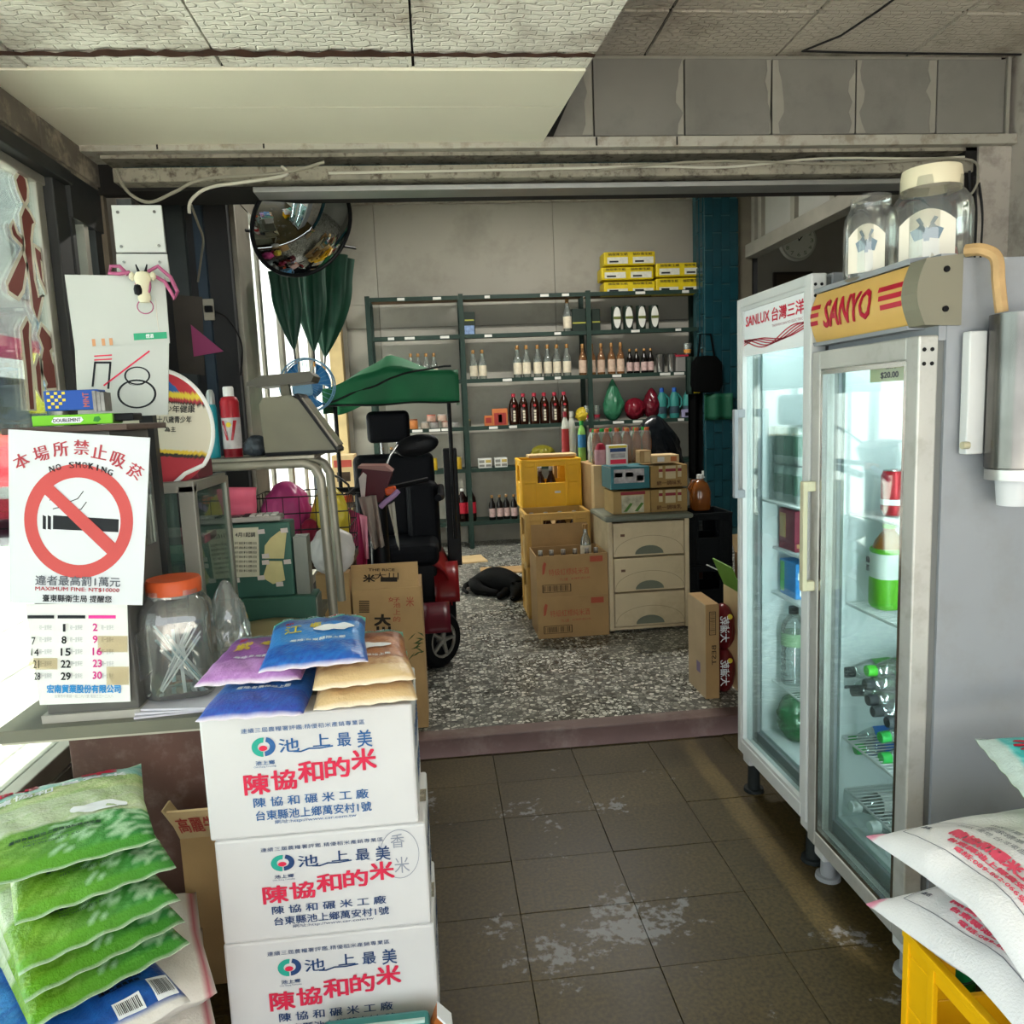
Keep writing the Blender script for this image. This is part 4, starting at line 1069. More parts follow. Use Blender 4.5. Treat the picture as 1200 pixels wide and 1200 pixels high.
# ---- green rice bags in the left corner
def green_col(a, b, s):
    if b > .975 or b < .022: return '#b9d0b0'
    if b > .93: return '#7fbfb0'
    if b > .80: return mixc('#86c2b8', '#c2dad0', nz(a, b, .6))
    if b > .62: return mixc('#9dbd78', '#c6cf9c', nz(a, b, .5))
    if b > .34: return mixc('#c6cdb4', '#9fb87c', nz(a, b, 2.2) * .8 + (.2 if a > .75 else 0))
    if b > .08:
        k = nz(a, b, 1.3)
        if a > .45 and k > .55: return '#9cc49a'
        return mixc('#6f9c22', '#34803c', min(1, a * 1.25)) if nz(a, b, 4.) > .3 else mixc('#86ae34', '#4a9450', min(1, a * 1.25))
    return mixc('#68a428', '#3f8a34', a)
def green_text():
    return [(M('print_dark_green', '#20482c', .6), [('產地台東縣池上鄉陳協和碾米工廠', .22, .72, .235, .262, dict(bold=.012)), ('TAITUNG CHIHSHANG RICE', .30, .66, .205, .222, dict(bold=0.)), ('NET WEIGHT 3 KG', .30, .60, .175, .192, dict(bold=0.))])]
G2 = 'green rice bags stacked in the left corner'
specs = [  # x, y, z of the centre, heading, slope
    (-.765, 1.50, .395, .72, .03, 'lowest'), (-.772, 1.515, .437, .70, .03, 'second lowest'), (-.778, 1.527, .479, .68, .03, 'middle'), (-.785, 1.60, .521, .55, .02, 'second highest')]
for i, (x, y, z, rz, sl_, nm) in enumerate(specs):
    t, P = bag('rice_bag', '%s of the green rice bags stacked in the left corner' % nm, 'rice bag', .40, .275, .058, (x, y, z), rz, green_col, G2, rx=sl_, seed=10 + i, mat='green_film', text=green_text(), flat=.5)
t, P = bag('rice_bag', 'topmost green rice bag with red lettering on its pale far end', 'rice bag', .36, .33, .066, (-.83, 1.625, .572), .42, green_col, G2, rx=.06, seed=15, mat='green_film', text=green_text() + [
    (MATS['ink_red'], [('池上', .08, .36, .86, .94, dict(bold=.03)), ('米', .62, .84, .85, .945, dict(bold=.03))]), (MATS['print_white'], [('陳協和', .1, .45, .72, .79, {}), ('良質米', .5, .9, .78, .83, {})])], flat=.5)
oval_print(t, P, .72, .40, .17, .055)
# blue-fronted big sacks below
def blue_col(a, b, s):
    if s < 0: return '#d6d2cb'
    if b > .93 or b < .04: return '#d6d2cb'
    return mixc('#1f5fb4', '#16377c', nz(a, b, .7) * .8) if a > .3 else mixc('#3f8fd0', '#1f5fb4', nz(a, b, .8))
def stripe_col(a, b, s):
    d = min(a, 1 - a)
    if abs(d - .03) < .012 or abs(d - .10) < .012: return '#b5626c'
    return '#d5cfc6'
G3 = 'blue printed sacks under the green bags'
for i, z in enumerate((.055, .155, .255)):
    t, P = bag('rice_sack', ['lowest', 'middle', 'upper'][i] + ' of the striped white sacks between the green bags and the cartons', 'rice sack', .38, .34, .105, (-.735 + .004 * i, 1.60 - .01 * i, z), .33 + .03 * i, stripe_col if i < 3 else blue_col, G3, seed=20 + i, mat='woven_sack', wr=.008, pw=4.5, fringe=.03, flat=1.)
t, P = bag('rice_sack', 'blue printed rice sack lying right under the green bags', 'rice sack', .40, .34, .07, (-.765, 1.40, .338), .68, blue_col, G3, seed=24, mat='printed_film', wr=.006, pw=4., fringe=.03, flat=1.,
           text=[(MATS['black_print'], [('產地台東縣池上鄉陳協和', .62, .86, .245, .272, {}), ('碾米工廠良質米', .63, .84, .21, .235, {})])])
for (u0, u1, v0, v1) in ((.66, .80, .05, .14), (.86, .97, .05, .20)):
    mb = MB()
    for i in range(4):
        for j in range(4):
            a0, a1 = u0 + (u1 - u0) * i / 4, u0 + (u1 - u0) * (i + 1) / 4; b0, b1 = v0 + (v1 - v0) * j / 4, v0 + (v1 - v0) * (j + 1) / 4
            mb.add([P(a0, b0, 1, .0025), P(a1, b0, 1, .0025), P(a1, b1, 1, .0025), P(a0, b1, 1, .0025)], [(0, 1, 2, 3)])
    lb = mb.build('white_label', MATS['print_white'], t)
    mb = MB()
    for i in range(14):
        a0 = u0 + (u1 - u0) * (.08 + .06 * i); a1 = a0 + (u1 - u0) * random.choice((.02, .035))
        for j in range(3):
            b0, b1 = v0 + (v1 - v0) * (.15 + .23 * j), v0 + (v1 - v0) * (.15 + .23 * (j + 1))
            mb.add([P(a0, b0, 1, .0034), P(a1, b0, 1, .0034), P(a1, b1, 1, .0034), P(a0, b1, 1, .0034)], [(0, 1, 2, 3)])
    mb.build('bar_print', MATS['black_print'], lb)['kind'] = 'stuff'
# open milk carton box between desk and cartons
mk = thing('open_carton', 'open cardboard carton with red lettering wedged behind the green bags', 'box', (-.60, 1.86, .0), .0)
MB().box(-.07, .07, -.032, -.027, .0, .40).box(-.07, .07, .027, .032, .0, .40).box(-.07, -.065, -.027, .027, 0, .40).box(.065, .07, -.027, .027, 0, .40).box(-.065, .065, -.027, .027, 0, .006).build('carton_body', MATS['cardboard'], mk)
fl_ = MB().prism([(-.027, .40), (-.032, .396), (-.10, .50), (-.095, .503)], -.07, .07, 'x').build('flap', MATS['cardboard_pale'], mk)
lettering(fl_, M('carton_red', '#a8483c', .7), plane((-.07, -.032, .396), (1, 0, 0), (0, -.068, .104), .002), [('高麗牛乳', .012, .13, .25, .80, dict(bold=.02))])
MB().prism([(-.07, .40), (-.065, .40), (-.105, .47), (-.11, .468)], -.025, .025, 'y').build('flap', MATS['cardboard_pale'], mk)

# ---- right corner: sacks on a yellow crate
def sack_col(a, b, s):
    if b < .025 or (b > .975 and a < .06): return '#d88aa0'
    if s > 0 and .93 < b < .97 and nz(a, b, 1.2) > .55 and a > .2: return '#a0324a'
    return '#dcd9d8'
def droop(y1, k):
    def f(p):
        if p.y < y1:
            d = y1 - p.y
            return Vector((p.x, p.y + d * d * .25 * k, p.z - k * d * d))
        return p
    return f
def sack_text():
    box = []
    lines = [(M('sack_ink', '#8d8d94', .7), [('品名:池上米', .03, .20, .80, .835, dict(bold=0.)), ('規格 國家標準', .13, .23, .70, .725, dict(bold=0.)), ('等級一二三', .24, .36, .70, .73, dict(bold=0.))]
             + [('生產日期 製造 保存期限 工廠 地址 電話 營養標示'[i * 3:i * 3 + 9], .28 + .065 * i, .325 + .065 * i, .30, .78, dict(bold=0.)) for i in range(0)])]
    return lines
def along(P):                                   # print that runs along the sack: u grows towards the near end, v towards its middle line
    return lambda u, v: P(v, 1 - u, 1, .0025)
M('sack_black', '#6d6e76', .7); M('sack_red', '#df5068', .6)
def big_sack(lab, loc, rz, rx, seed, k):
    t, P = bag('rice_sack', lab, 'rice sack', .50, .60, .135, loc, rz, sack_col, 'white sacks on the yellow crate', rx=rx, seed=seed, mat='woven_sack', nu=36, nv=44, wr=.008, pw=2.6, fringe=.04, bend=droop(.02, k), flat=.6)
    A0 = along(P); A = lambda u, v: A0(u * 1.02 + .0, v * .62 + .02)
    lettering(t, MATS['sack_red'], A, [('陳協和碾米工廠', .24, .66, .20, .265, dict(cuts=3, bold=.05)), ('台東縣池上鄉萬安村', .27, .66, .155, .185, dict(cuts=3, bold=.03)), ('電話:089-862-066號', .33, .66, .115, .142, dict(cuts=3, bold=.02))], 'brand_lettering')
    lettering(t, MATS['sack_black'], A, [('品名', .12, .16, .17, .20, dict(cuts=3)), ('一等良質米', .17, .26, .305, .335, dict(cuts=3, bold=0.)), ('產地 台灣東部 池上鄉', .27, .60, .315, .35, dict(cuts=3, bold=0.)), ('國家標準 CNS 二等', .27, .62, .37, .41, dict(cuts=3, bold=0.)), ('碾製日期 保存期限 六個月', .24, .64, .43, .465, dict(cuts=3, bold=0.)),
                                         ('●注意事項 請置陰涼', .70, .90, .33, .36, dict(cuts=3, bold=0.)), ('乾燥處開封後請儘速', .72, .92, .25, .28, dict(cuts=3, bold=0.)), ('食用完畢以保新鮮', .74, .93, .17, .20, dict(cuts=3, bold=0.))], 'table_print')
    ln = MB()
    for pts in ([(.10, .09), (.69, .09)], [(.10, .09), (.10, .30)], [(.10, .29), (.17, .36), (.30, .36)], [(.69, .09), (.69, .48)], [(.72, .10), (.95, .10)], [(.72, .10), (.72, .40)]):
        out = []
        for p, q in zip(pts, pts[1:]):
            for i in range(9): out.append((p[0] + (q[0] - p[0]) * i / 8, p[1] + (q[1] - p[1]) * i / 8))
        line2d(ln, A, out, .0045)
    ln.build('table_lines', MATS['sack_black'], t)['kind'] = 'stuff'
    return t, P
ycr = None
def crate_mesh(t, W_, D_, H_, mat, holes=True):
    """bottle crate: open box with frames, hand holes and ribs"""
    w2, d2 = W_ / 2, D_ / 2
    th = .012
    MB().box(-w2 + .004, w2 - .004, -d2 + .004, d2 - .004, 0, .02).build('base', mat, t)
    def side(front, sgn_):
        mb = MB(); L_ = w2 if front else d2
        def B(u0, u1, z0, z1, o=0.):
            if front: y = sgn_ * d2; mb.box(u0, u1, min(y, y - sgn_ * th) + sgn_ * o, max(y, y - sgn_ * th) + sgn_ * o, z0, z1)
            else: x = sgn_ * w2; mb.box(min(x, x - sgn_ * th) + sgn_ * o, max(x, x - sgn_ * th) + sgn_ * o, u0, u1, z0, z1)
        e = 0 if front else th
        B(-L_ + e, L_ - e, 0, H_ * .52); B(-L_ + e, L_ - e, H_ * .86, H_)
        B(-L_ + e, -L_ * .52, H_ * .52, H_ * .86); B(L_ * .52, L_ - e, H_ * .52, H_ * .86)
        mb.build('side_panel', mat, t, bevel=.003)
        rb = MB()
        mb2 = rb; mb = rb
        for u in (-L_ + .001, -L_ * .55, L_ * .55 - .016, L_ - .019): B(u, u + .018, 0.002, H_ * .97, .004)
        B(-L_, L_, H_ * .95, H_, .006); B(-L_, L_, H_ * .0, H_ * .05, .004)
        rb.build('rib_frame', mat, t, bevel=.002)
    for s_ in (-1, 1): side(True, s_); side(False, s_)
M('crate_yellow', '#eab31a', .45, var=.1, vscale=6); M('crate_bright', '#f0b40c', .4, var=.06)
yc = thing('bottle_crate', 'bright yellow crate on the floor under the white rice sacks', 'crate', (1.088, 1.16, 0), 0, 'yellow bottle crates')
crate_mesh(yc, .40, .36, .335, MATS['crate_bright'])
lettering(yc, MATS['black_print'], plane((-.2, .05, .2), (0, -1, 0), (0, 0, 1), .014), [('公賣', .02, .12, .03, .06, {})])
big_sack('lower white rice sack with pink corner on the yellow crate', (1.145, 1.15, .405), .12, -.10, 31, 1.5)
big_sack('upper white rice sack with red print lying on the lower sack', (1.14, 1.15, .535), .05, -.10, 32, 1.6)
def cyan_col(a, b, s):
    if s < 0: return '#8fd04a'
    if b > .9 or b < .06: return '#cfe0d8'
    return '#3fc4c0' if nz(a, b) < .85 else '#7fdcd8'
t, P = bag('rice_bag', 'turquoise and lime rice bag with red lettering on the upper sack', 'rice bag', .34, .26, .06, (1.225, 1.27, .675), 1.25, cyan_col, None, seed=41, rx=-.05, text=[(MATS['red_print'], [('池上米', .2, .8, .62, .86, dict(bold=.04))])])
# green tin behind the crate
tn = thing('paint_tin', 'open green tin with white label on the floor behind the crate', 'tin', (1.06, 1.435, 0))
MB().lathe([(.001, .004), (.048, .004), (.048, 0), (.049, .15), (.051, .152), (.047, .15), (.046, .01)], n=24).build('tin_body', M('tin_green', '#1f8a4c', .4, var=.15), tn)
MB().lathe([(.0475, .145), (.0505, .149), (.0475, .153)], n=24).build('rim', M('tin_rim', '#3a3d3a', .4, .6), tn)
lb = MB()
for i in range(6):
    a0, a1 = math.radians(225 + i * 9), math.radians(225 + (i + 1) * 9)
    lb.add([(.0496 * math.cos(a), .0496 * math.sin(a), z) for a, z in ((a0, .03), (a1, .03), (a1, .10), (a0, .10))], [(0, 1, 2, 3)])
lb.build('tin_label', MATS['label_white'], tn)
# packs standing on the floor in front of the carton stack, film bag beside it
a, b = PX(378, 1192, Y=1.55), PX(504, 1187, Y=1.55)
tp_ = thing('rice_pack', 'teal rice pack standing on the floor before the bottom carton', 'rice bag', ((a.x + b.x) / 2, 1.51, 0))
MB().box((a.x - b.x) / 2, (b.x - a.x) / 2, -.04, .04, 0, a.z - .004).build('pack_body', M('pack_teal', '#3f8f8c', .4, var=.15, vscale=14), tp_, bevel=.012)
MB().box((a.x - b.x) / 2 + .01, (b.x - a.x) / 2 - .01, -.004, .004, a.z - .004, a.z + .003).build('pack_seam', M('pack_seam', '#b9d0c8', .5), tp_)
MB().box(-.06, .05, -.0412, -.0395, a.z * .35, a.z * .75).build('pack_label', M("print_white", "#e9ecef", .5), tp_)
c0_ = PX(512, 1174, Y=1.55)
op_ = thing('snack_pack', 'orange peaked pack on the floor at the carton corner', 'pack', (c0_.x, 1.53, 0))
MB().prism([(-.02, 0), (.035, 0), (.028, c0_.z - .03), (.0, c0_.z), (-.018, c0_.z - .045)], -.02, .02, 'y').build('pack_body', M('pack_orange', '#b8682c', .45, var=.2, vscale=14), op_, bevel=.004)
MB().prism([(.028, .0), (.036, .0), (.030, c0_.z - .032), (.0, c0_.z + .002), (.0, c0_.z - .004), (.024, c0_.z - .034)], -.021, .021, 'y').build('white_edge', MATS['print_white'], op_)

# ================================================================== the desk on the left and what stands on it
ZD = .69
M('desk_top', '#6b6a5c', .45, var=.1, vscale=6); M('desk_panel', '#5c4038', .55, var=.25, vscale=5, stain='#8a7a70', stain_amt=.35, stain_scale=18); M('desk_edge', '#b7b1a2', .4, .4)
dk = thing('counter_desk', 'old desk with grey top and reddish brown front beside the shop window', 'desk', (-.75, 2.4, 0))
MB().prism([(-.33, -.54), (.30, -.54), (.30, .62), (-.33, .62)], ZD - .03, ZD, 'z').build('desk_top', MATS['desk_top'], dk, bevel=.012)
MB().box(-.32, .29, -.535, -.53, ZD - .037, ZD - .030).build('edge_strip', MATS['desk_edge'], dk)
MB().box(-.185, .28, -.50, -.475, .02, ZD - .03).build('front_panel', MATS['desk_panel'], dk, bevel=.003)
MB().box(.26, .285, -.475, .60, .02, ZD - .03).build('side_panel', MATS['desk_panel'], dk)
MB().box(-.185, -.16, -.475, .60, .02, ZD - .03).build('side_panel', MATS['desk_panel'], dk)
for x, y in ((-.175, -.48), (.27, -.48), (.27, .59), (-.175, .59)): MB().box(x - .02, x + .02, y - .02, y + .02, 0, .05).build('leg', MATS['dark_plastic'], dk)

# small display cabinet that carries the signs
M('cabinet_brown', '#55443c', .6, var=.15, vscale=8); M('cabinet_grey', '#5d5b57', .5, var=.15)
sc_ = thing('tobacco_cabinet', 'narrow dark cabinet on the desk behind the no smoking sign', 'cabinet', (-.845, 2.03, ZD))
MB().box(-.13, .085, -.13, .12, 0, .70).build('cabinet_body', MATS['cabinet_grey'], sc_, bevel=.004)
MB().box(-.15, .13, -.14, .13, .70, .715).build('cabinet_top', MATS['cabinet_brown'], sc_, bevel=.003)
MB().box(-.14, .09, -.14, .12, .0, .02).build('plinth', M('plinth', '#a39f96', .5), sc_)
MB().box(.086, .090, -.10, .09, .40, .66).build('side_window', MATS['clear_glass'], sc_)
MB().box(.086, .088, -.11, -.03, .08, .20).build('clear_tape', MATS['clear_plastic'], sc_)
# no smoking sign
def quad_fn(p, Y_):
    a, b, c, d = [PX(*q, Y=Y_) for q in p]          # bottom left, bottom right, top right, top left
    return lambda u, v, l=0.: (a * (1 - u) * (1 - v) + b * u * (1 - v) + c * u * v + d * (1 - u) * v) + Vector((0, -l, 0))
ns = thing('no_smoking_sign', 'white no smoking sign with red ring and crossed cigarette', 'sign', (0, 0, 0))
q = quad_fn([(12, 706), (167, 709), (176, 513), (10, 503)], 1.872)
mb = MB(); mb.grid(lambda u, v: q(u, v), 1, 1, False); mb.build('sign_board', M('sign_white', '#cfd2d6', .35), ns, solid=.003)
qf = lambda u, v: q(u, v, .0022)
asp = 1 / 1.0
# letters of the arch, each turned with the arch
def glyph(mb, ch, cu, cv, wu, hv, ang):
    vs, fs = textmesh(ch)
    c_, s_ = math.cos(ang), math.sin(ang)
    for ddx in (-.0035, .0035):
        out = []
        for a, b in vs:
            x, y = (a - .5) * wu * 165 + ddx * 165, (b - .5) * hv * 200
            out.append(qf(cu + ((x * (.3 if ch == 'I' else 1)) * c_ - y * s_) / 165, cv + (x * s_ + y * c_) / 200) + Vector((0, -.0003 if ddx > 0 else 0, 0)))
        mb.add(out, fs)
arch = MB()
for ch, x, y, a in zip('本場所禁止吸菸', (78, 147, 215, 288, 352, 418, 482), (412, 383, 363, 353, 365, 390, 428), (26, 18, 8, 0, -8, -18, -26)):
    glyph(arch, ch, (x - 33) / 495, 1 - (y - 305) / 612, .105, .085, math.radians(a))
o = arch.build('arched_title', M('sign_crimson', '#a83a44', .5), ns); o['kind'] = 'stuff'
ar2 = MB()
for i, ch in enumerate('NO SMOKING'):
    if ch == ' ': continue
    x = 185 + i * 23; k = (x - 287) / 103
    glyph(ar2, ch, (x - 33) / 495, 1 - ((415 + 20 * k * k) - 305) / 612, .034, .035, math.radians(-14 * k))
ar2.build('english_title', MATS['black_print'], ns)['kind'] = 'stuff'
rg = MB(); cu, cv = (284 - 33) / 495, 1 - (617 - 305) / 612
ring2d(rg, lambda u, v: qf(cu + u, cv + v * .842), 0, 0, .305, .398, 64)
M('sign_ring', '#bd4a48', .45)
rg.build('ring', MATS['sign_ring'], ns)
cg = MB(); qq = lambda x, y: q((x - 33) / 495, 1 - (y - 305) / 612, .0018)
for x0, x1 in ((153, 165), (171, 183), (190, 428)): poly2d(cg, qq, [(x0, 648), (x1, 650), (x1, 603), (x0, 598)])
cg.build('cigarette', MATS['black_print'], ns)
sm = MB()
for dx, dy in ((0, 0), (12, 38)):
    line2d(sm, qq, [(178 + dx, 545 + dy * .8), (196 + dx, 532 + dy), (222 + dx, 536 + dy), (248 + dx, 548 + dy * .7), (278 + dx, 535 + dy), (297 + dx, 508 + dy)], 3.2)
sm.build('smoke_lines', MATS['black_print'], ns)
qb = lambda x, y: q((x - 33) / 495, 1 - (y - 305) / 612, .0028)
br = MB(); poly2d(br, qb, [(155, 520), (188, 490), (425, 695), (392, 732)]); br.build('bar', MATS['sign_ring'], ns)
qt = lambda u, v: qb(u, v)
def sign_text(body, x0, x1, y0, y1, mat, bold=.012):
    lettering(ns, mat, qb, [(body, x0, x1, y1, y0, dict(bold=bold))], 'sign_text')
sign_text('違者最高罰1萬元', 128, 442, 815, 850, M('sign_slate', '#5d6068', .5), .015)
sign_text('MAXIMUM FINE: NT$10000', 128, 440, 856, 872, MATS['sign_crimson'], .02)
sign_text('臺東縣衛生局 提醒您', 155, 412, 884, 910, MATS['black_print'], .012)
# calendar
ca = thing('wall_calendar', 'calendar sheet with black and pink dates taped below the sign', 'calendar', (0, 0, 0))
q2 = quad_fn([(47, 826), (153, 822), (149, 706), (30, 708)], 1.884)
mb = MB(); mb.grid(lambda u, v: q2(u, v), 1, 1, False); mb.build('sheet', M('calendar_paper', '#dcdcd9', .6, var=.04), ca, solid=.002)
qc = lambda x, y: PX(x / 4.444, 690 + y / 4.444, Y=1.881)
def cal(body, x0, x1, y0, y1, mat, bold=.02, name='dates'):
    lettering(ca, mat, qc, [(body, x0, x1, y1, y0, dict(bold=bold))], name)
M('pink_print', '#d8348f', .5); M('sky_print', '#2f8fd0', .5); M('faint_print', '#a9a9ad', .6)
for x0, x1, m in ((142, 282, 'black_print'), (300, 444, 'black_print'), (460, 603, 'pink_print')):
    mb = MB(); rect2d(mb, qc, x0, x1, 155, 138); mb.build('header_bar', MATS[m], ca)
cal('7', 165, 185, 252, 290, MATS['black_print']); cal('14', 163, 202, 312, 348, MATS['black_print']); cal('21', 173, 204, 372, 413, MATS['black_print']); cal('28', 178, 210, 437, 474, MATS['black_print'])
for s_, y in (('1', 203), ('8', 266), ('15', 329), ('22', 391), ('29', 455)): cal(s_, (329 if s_ == '1' else 322) if len(s_) == 1 else 318, (341 if s_ == '1' else 346) if len(s_) == 1 else 368, y - 19, y + 19, MATS['black_print'], .03)
for s_, y in (('2', 200), ('9', 263), ('16', 326), ('23', 388), ('30', 450)): cal(s_, 484, 508 if len(s_) == 1 else 530, y - 19, y + 19, MATS['pink_print'], .03)
for y in (200, 263, 326, 388, 452):
    for x in (205, 365, 528): cal('初一宜祭祀', x, x + 64, y - 12, y + 14, MATS['faint_print'], 0., 'almanac_print')
cal('宏南貿業股份有限公司', 245, 628, 500, 542, MATS['sky_print'], .03, 'company_print')
cal('台東市中華路一段二六八號 電話三三一二六八', 285, 590, 550, 568, MATS['faint_print'], 0., 'small_print')
for x0, x1, y0, y1 in ((510, 665, 245, 330), (555, 672, 405, 500), (150, 300, 360, 420)):
    mb = MB(); rect2d(mb, lambda x, y: qc(x, y) - Vector((0, .001, 0)), x0, x1, y1, y0); mb.build('yellowed_tape', GL('old_tape', '#f4ead2', .08, .10, '#d9c69a', .2), ca)
# gum packets on the cabinet top
def packet(lab, a, b, Y_, dep, mat, extra):
    p, r = PX(*a, Y=Y_), PX(*b, Y=Y_)
    t = thing('gum_box', lab, 'box', ((p.x + r.x) / 2, Y_ + dep / 2, min(p.z, r.z)))
    w_, h_ = abs(r.x - p.x) / 2, abs(p.z - r.z)
    MB().box(-w_, w_, -dep / 2, dep / 2, 0, h_).build('carton_body', mat, t, bevel=.002)
    extra(t, w_, h_, dep / 2)
    return t
def gum_green(t, w_, h_, d_):
    f = lambda a, b: Vector((-w_ + a * 2 * w_, -d_ - .0012, b * h_))
    mb = MB(); poly2d(mb, f, [(.24, .35), (.28, .2), (.60, .2), (.64, .45), (.62, .75), (.28, .8)]); mb.build('logo_patch', MATS['print_white'], t)
    lettering(t, MATS['black_print'], lambda a, b: f(a, b) - Vector((0, .0006, 0)), [('DOUBLEMINT', .27, .61, .32, .66, {})])
    mb = MB(); poly2d(mb, f, [(.76, .3), (.82, .2), (.86, .45), (.84, .75), (.78, .7)]); mb.build('leaf_print', M('leaf_print', '#2f7a2c', .5), t)
    MB().box(w_ - .002, w_ + .001, -d_ + .002, d_ - .002, .002, h_ - .002).build('end_flap', M('gum_end', '#5a7a36', .6), t)
packet('long lime green gum box lying on the cabinet top', (38, 500), (131, 484), 1.91, .06, M('gum_green', '#74c028', .4, var=.08), gum_green)
def gum_blue(t, w_, h_, d_):
    f = lambda a, b: Vector((-w_ + a * 2 * w_, -d_ - .0012, b * h_))
    mb = MB()
    for i in range(5):
        for j in range(5):
            if (i + j) % 2 == 0 and i + j < 7: rect2d(mb, f, .06 + i * .07, .06 + i * .07 + .06, .80 - j * .17, .80 - j * .17 + .13)
    mb.build('checker_print', MATS['print_yellow'], t)['kind'] = 'stuff'
    lettering(t, M('orange_print', '#b8603a', .5), lambda a, b: f(.78 - b * .10, a), [('MINT', .15, .85, -.5, .6, {})])
packet('dark blue gum box with yellow checks standing on the lime box', (53, 482), (114, 456), 1.92, .045, M('gum_blue', '#1f4b9c', .35, var=.05), gum_blue)
lt = thing('gum_pack_row', 'open row of foil gum packs at the end of the blue box', 'box', PX(121, 482, Y=1.93))
for i in range(3): MB().box(-.013 + i * .009, -.005 + i * .009, -.02, .02, 0, .048 - i * .002).build('foil_pack', M('foil', '#8a8580', .3, .6, var=.3, vscale=30), lt)
tag(MB().box(-.028, .028, -.03, .03, 0, .018).build('lighter_box', MATS['dark_plastic'], None, bevel=.003, loc=PX(148, 493, Y=1.95)), 'small black box on the cabinet top beside the gum', 'box')

# hanging boards
M('board_white', '#b9bcb6', .5, var=.05, vscale=4)
hb_ = thing('pole_board', 'upper white plate with four screws fixed to the dark post', 'board', (0, 0, 0))
q3 = quad_fn([(137, 296), (195, 296), (189, 241), (131, 241)], 2.19)
mb = MB(); mb.grid(lambda u, v: q3(u, v), 1, 1, False); mb.build('plate', MATS['board_white'], hb_, solid=.008)
for u, v in ((.12, .85), (.86, .86), (.12, .12), (.88, .14)): MB().cyl(q3(u, v, .004), q3(u, v, .007), .004, n=8).build('screw', MATS['steel'], hb_)
hc_ = thing('pole_board', 'lower white plate half hidden behind the cow ornament', 'board', (0, 0, 0))
q4 = quad_fn([(138, 330), (200, 330), (196, 298), (137, 298)], 2.19)
mb = MB(); mb.grid(lambda u, v: q4(u, v), 1, 1, False); mb.build('plate', MATS['board_white'], hc_, solid=.008)
for u, v in ((.15, .7), (.85, .7)): MB().cyl(q4(u, v, .004), q4(u, v, .007), .004, n=8).build('screw', MATS['steel'], hc_)
for o_ in (hb_, hc_): pass
po = thing('sign_post', 'dark post behind the white plates rising from the desk', 'post', (-.78, 2.228, ZD))
MB().box(-.018, .018, -.03, 0, 0, 1.30).build('pole', MATS['dark_frame'], po)
MB().box(-.03, .03, -.032, .002, 0, .012).build('base', MATS['dark_frame'], po)
wb_ = thing('white_board', 'blank pale board with green label strip above the eighteen sign', 'board', (0, 0, 0))
q5 = quad_fn([(88, 409), (199, 402), (193, 324), (76, 322)], 2.17)
mb = MB(); mb.grid(lambda u, v: q5(u, v), 1, 1, False); mb.build('board', MATS['board_white'], wb_, solid=.004)
mb = MB(); rect2d(mb, lambda u, v: q5(u, v, .003), .63, .98, .07, .17); mb.build('green_strip', M('strip_green', '#2f9a70', .5), wb_)
lettering(wb_, MATS['print_white'], lambda u, v: q5(u, v, .004), [('煙酒', .76, .84, .09, .15, {})])
for u in (.19, .29, .37): mb = MB(); rect2d(mb, lambda u, v: q5(u, v, .003), u, u + .035, .02, .12); mb.build('orange_stain', M('orange_stain', '#c9936a', .7), wb_)
e8 = thing('age_sign', 'white board with hand-drawn eighteen crossed by a red line', 'sign', (0, 0, 0))
q6 = quad_fn([(92, 490), (197, 486), (198, 402), (88, 408)], 2.16)
mb = MB(); mb.grid(lambda u, v: q6(u, v), 1, 1, False); mb.build('board', MATS['board_white'], e8, solid=.004)
qz = lambda x, y: PX(x / 6, 330 + y / 6, Y=2.16) - Vector((0, .0032, 0))
mb = MB(); line2d(mb, qz, [(655, 735), (672, 570), (780, 570), (765, 750)], 15); mb.build('digit_one', MATS['black_print'], e8)
mb = MB(); ring2d(mb, qz, 968, 662, 79, 92, 36, 0, 2 * PI, .70); ring2d(mb, qz, 965, 790, 122, 138, 40, 0, 2 * PI, .74); ring2d(mb, qz, 962, 712, 50, 58, 30, 0, 2 * PI, .32); mb.build('digit_eight', MATS['black_print'], e8)
mb = MB(); line2d(mb, qz, [(735, 730), (1052, 490)], 12); line2d(mb, qz, [(668, 525), (788, 517)], 9); line2d(mb, qz, [(668, 552), (788, 545)], 9); mb.build('red_lines', MATS['ink_red'], e8)
# cow head ornament with ribbon
cw = thing('cow_ornament', 'small cow head ornament with pink ribbon hung on the white board', 'ornament', PX(168, 334, Y=2.14))
mb = MB(); mb.lathe([(.001, -.045), (.013, -.044), (.017, -.034), (.014, -.018), (.019, .004), (.022, .018), (.015, .032), (.001, .036)], n=16, sy=.75); mb.build('head', M('cow_cream', '#cfc9ac', .6), cw)
for s_ in (-1, 1):
    mb = MB(); mb.lathe([(.001, -.012), (.008, -.004), (.007, .006), (.001, .012)], (s_ * .026, 0, .022), 10); mb.build('ear', MATS['cow_cream'], cw)
    mb = MB(); mb.cyl((s_ * .008, 0, .032), (s_ * .014, 0, .052), .004, .0015, 8); mb.build('horn', MATS['dark_plastic'], cw)
mb = MB(); mb.lathe([(.001, -.016), (.010, -.012), (.0115, 0), (.009, .010), (.001, .014)], (-.011, -.008, -.012), 12); mb.build('black_patch', MATS['dark_plastic'], cw)
mb = MB(); mb.tube([Vector((.017 * math.cos(a), -.002, .002 + .03 * math.sin(a))) for a in [i * PI / 10 for i in range(20)]], .0035, 6, True); mb.build('halter', M('ribbon_pink', '#a8567a', .5, var=.2, vscale=20), cw)
mb = MB(); mb.tube([Vector((.02 * math.cos(a), -.002, -.055 + .018 * math.sin(a))) for a in [i * PI / 10 for i in range(20)]], .0015, 6, True); mb.build('nose_ring', M('ribbon_pink'), cw)
rb_ = MB()
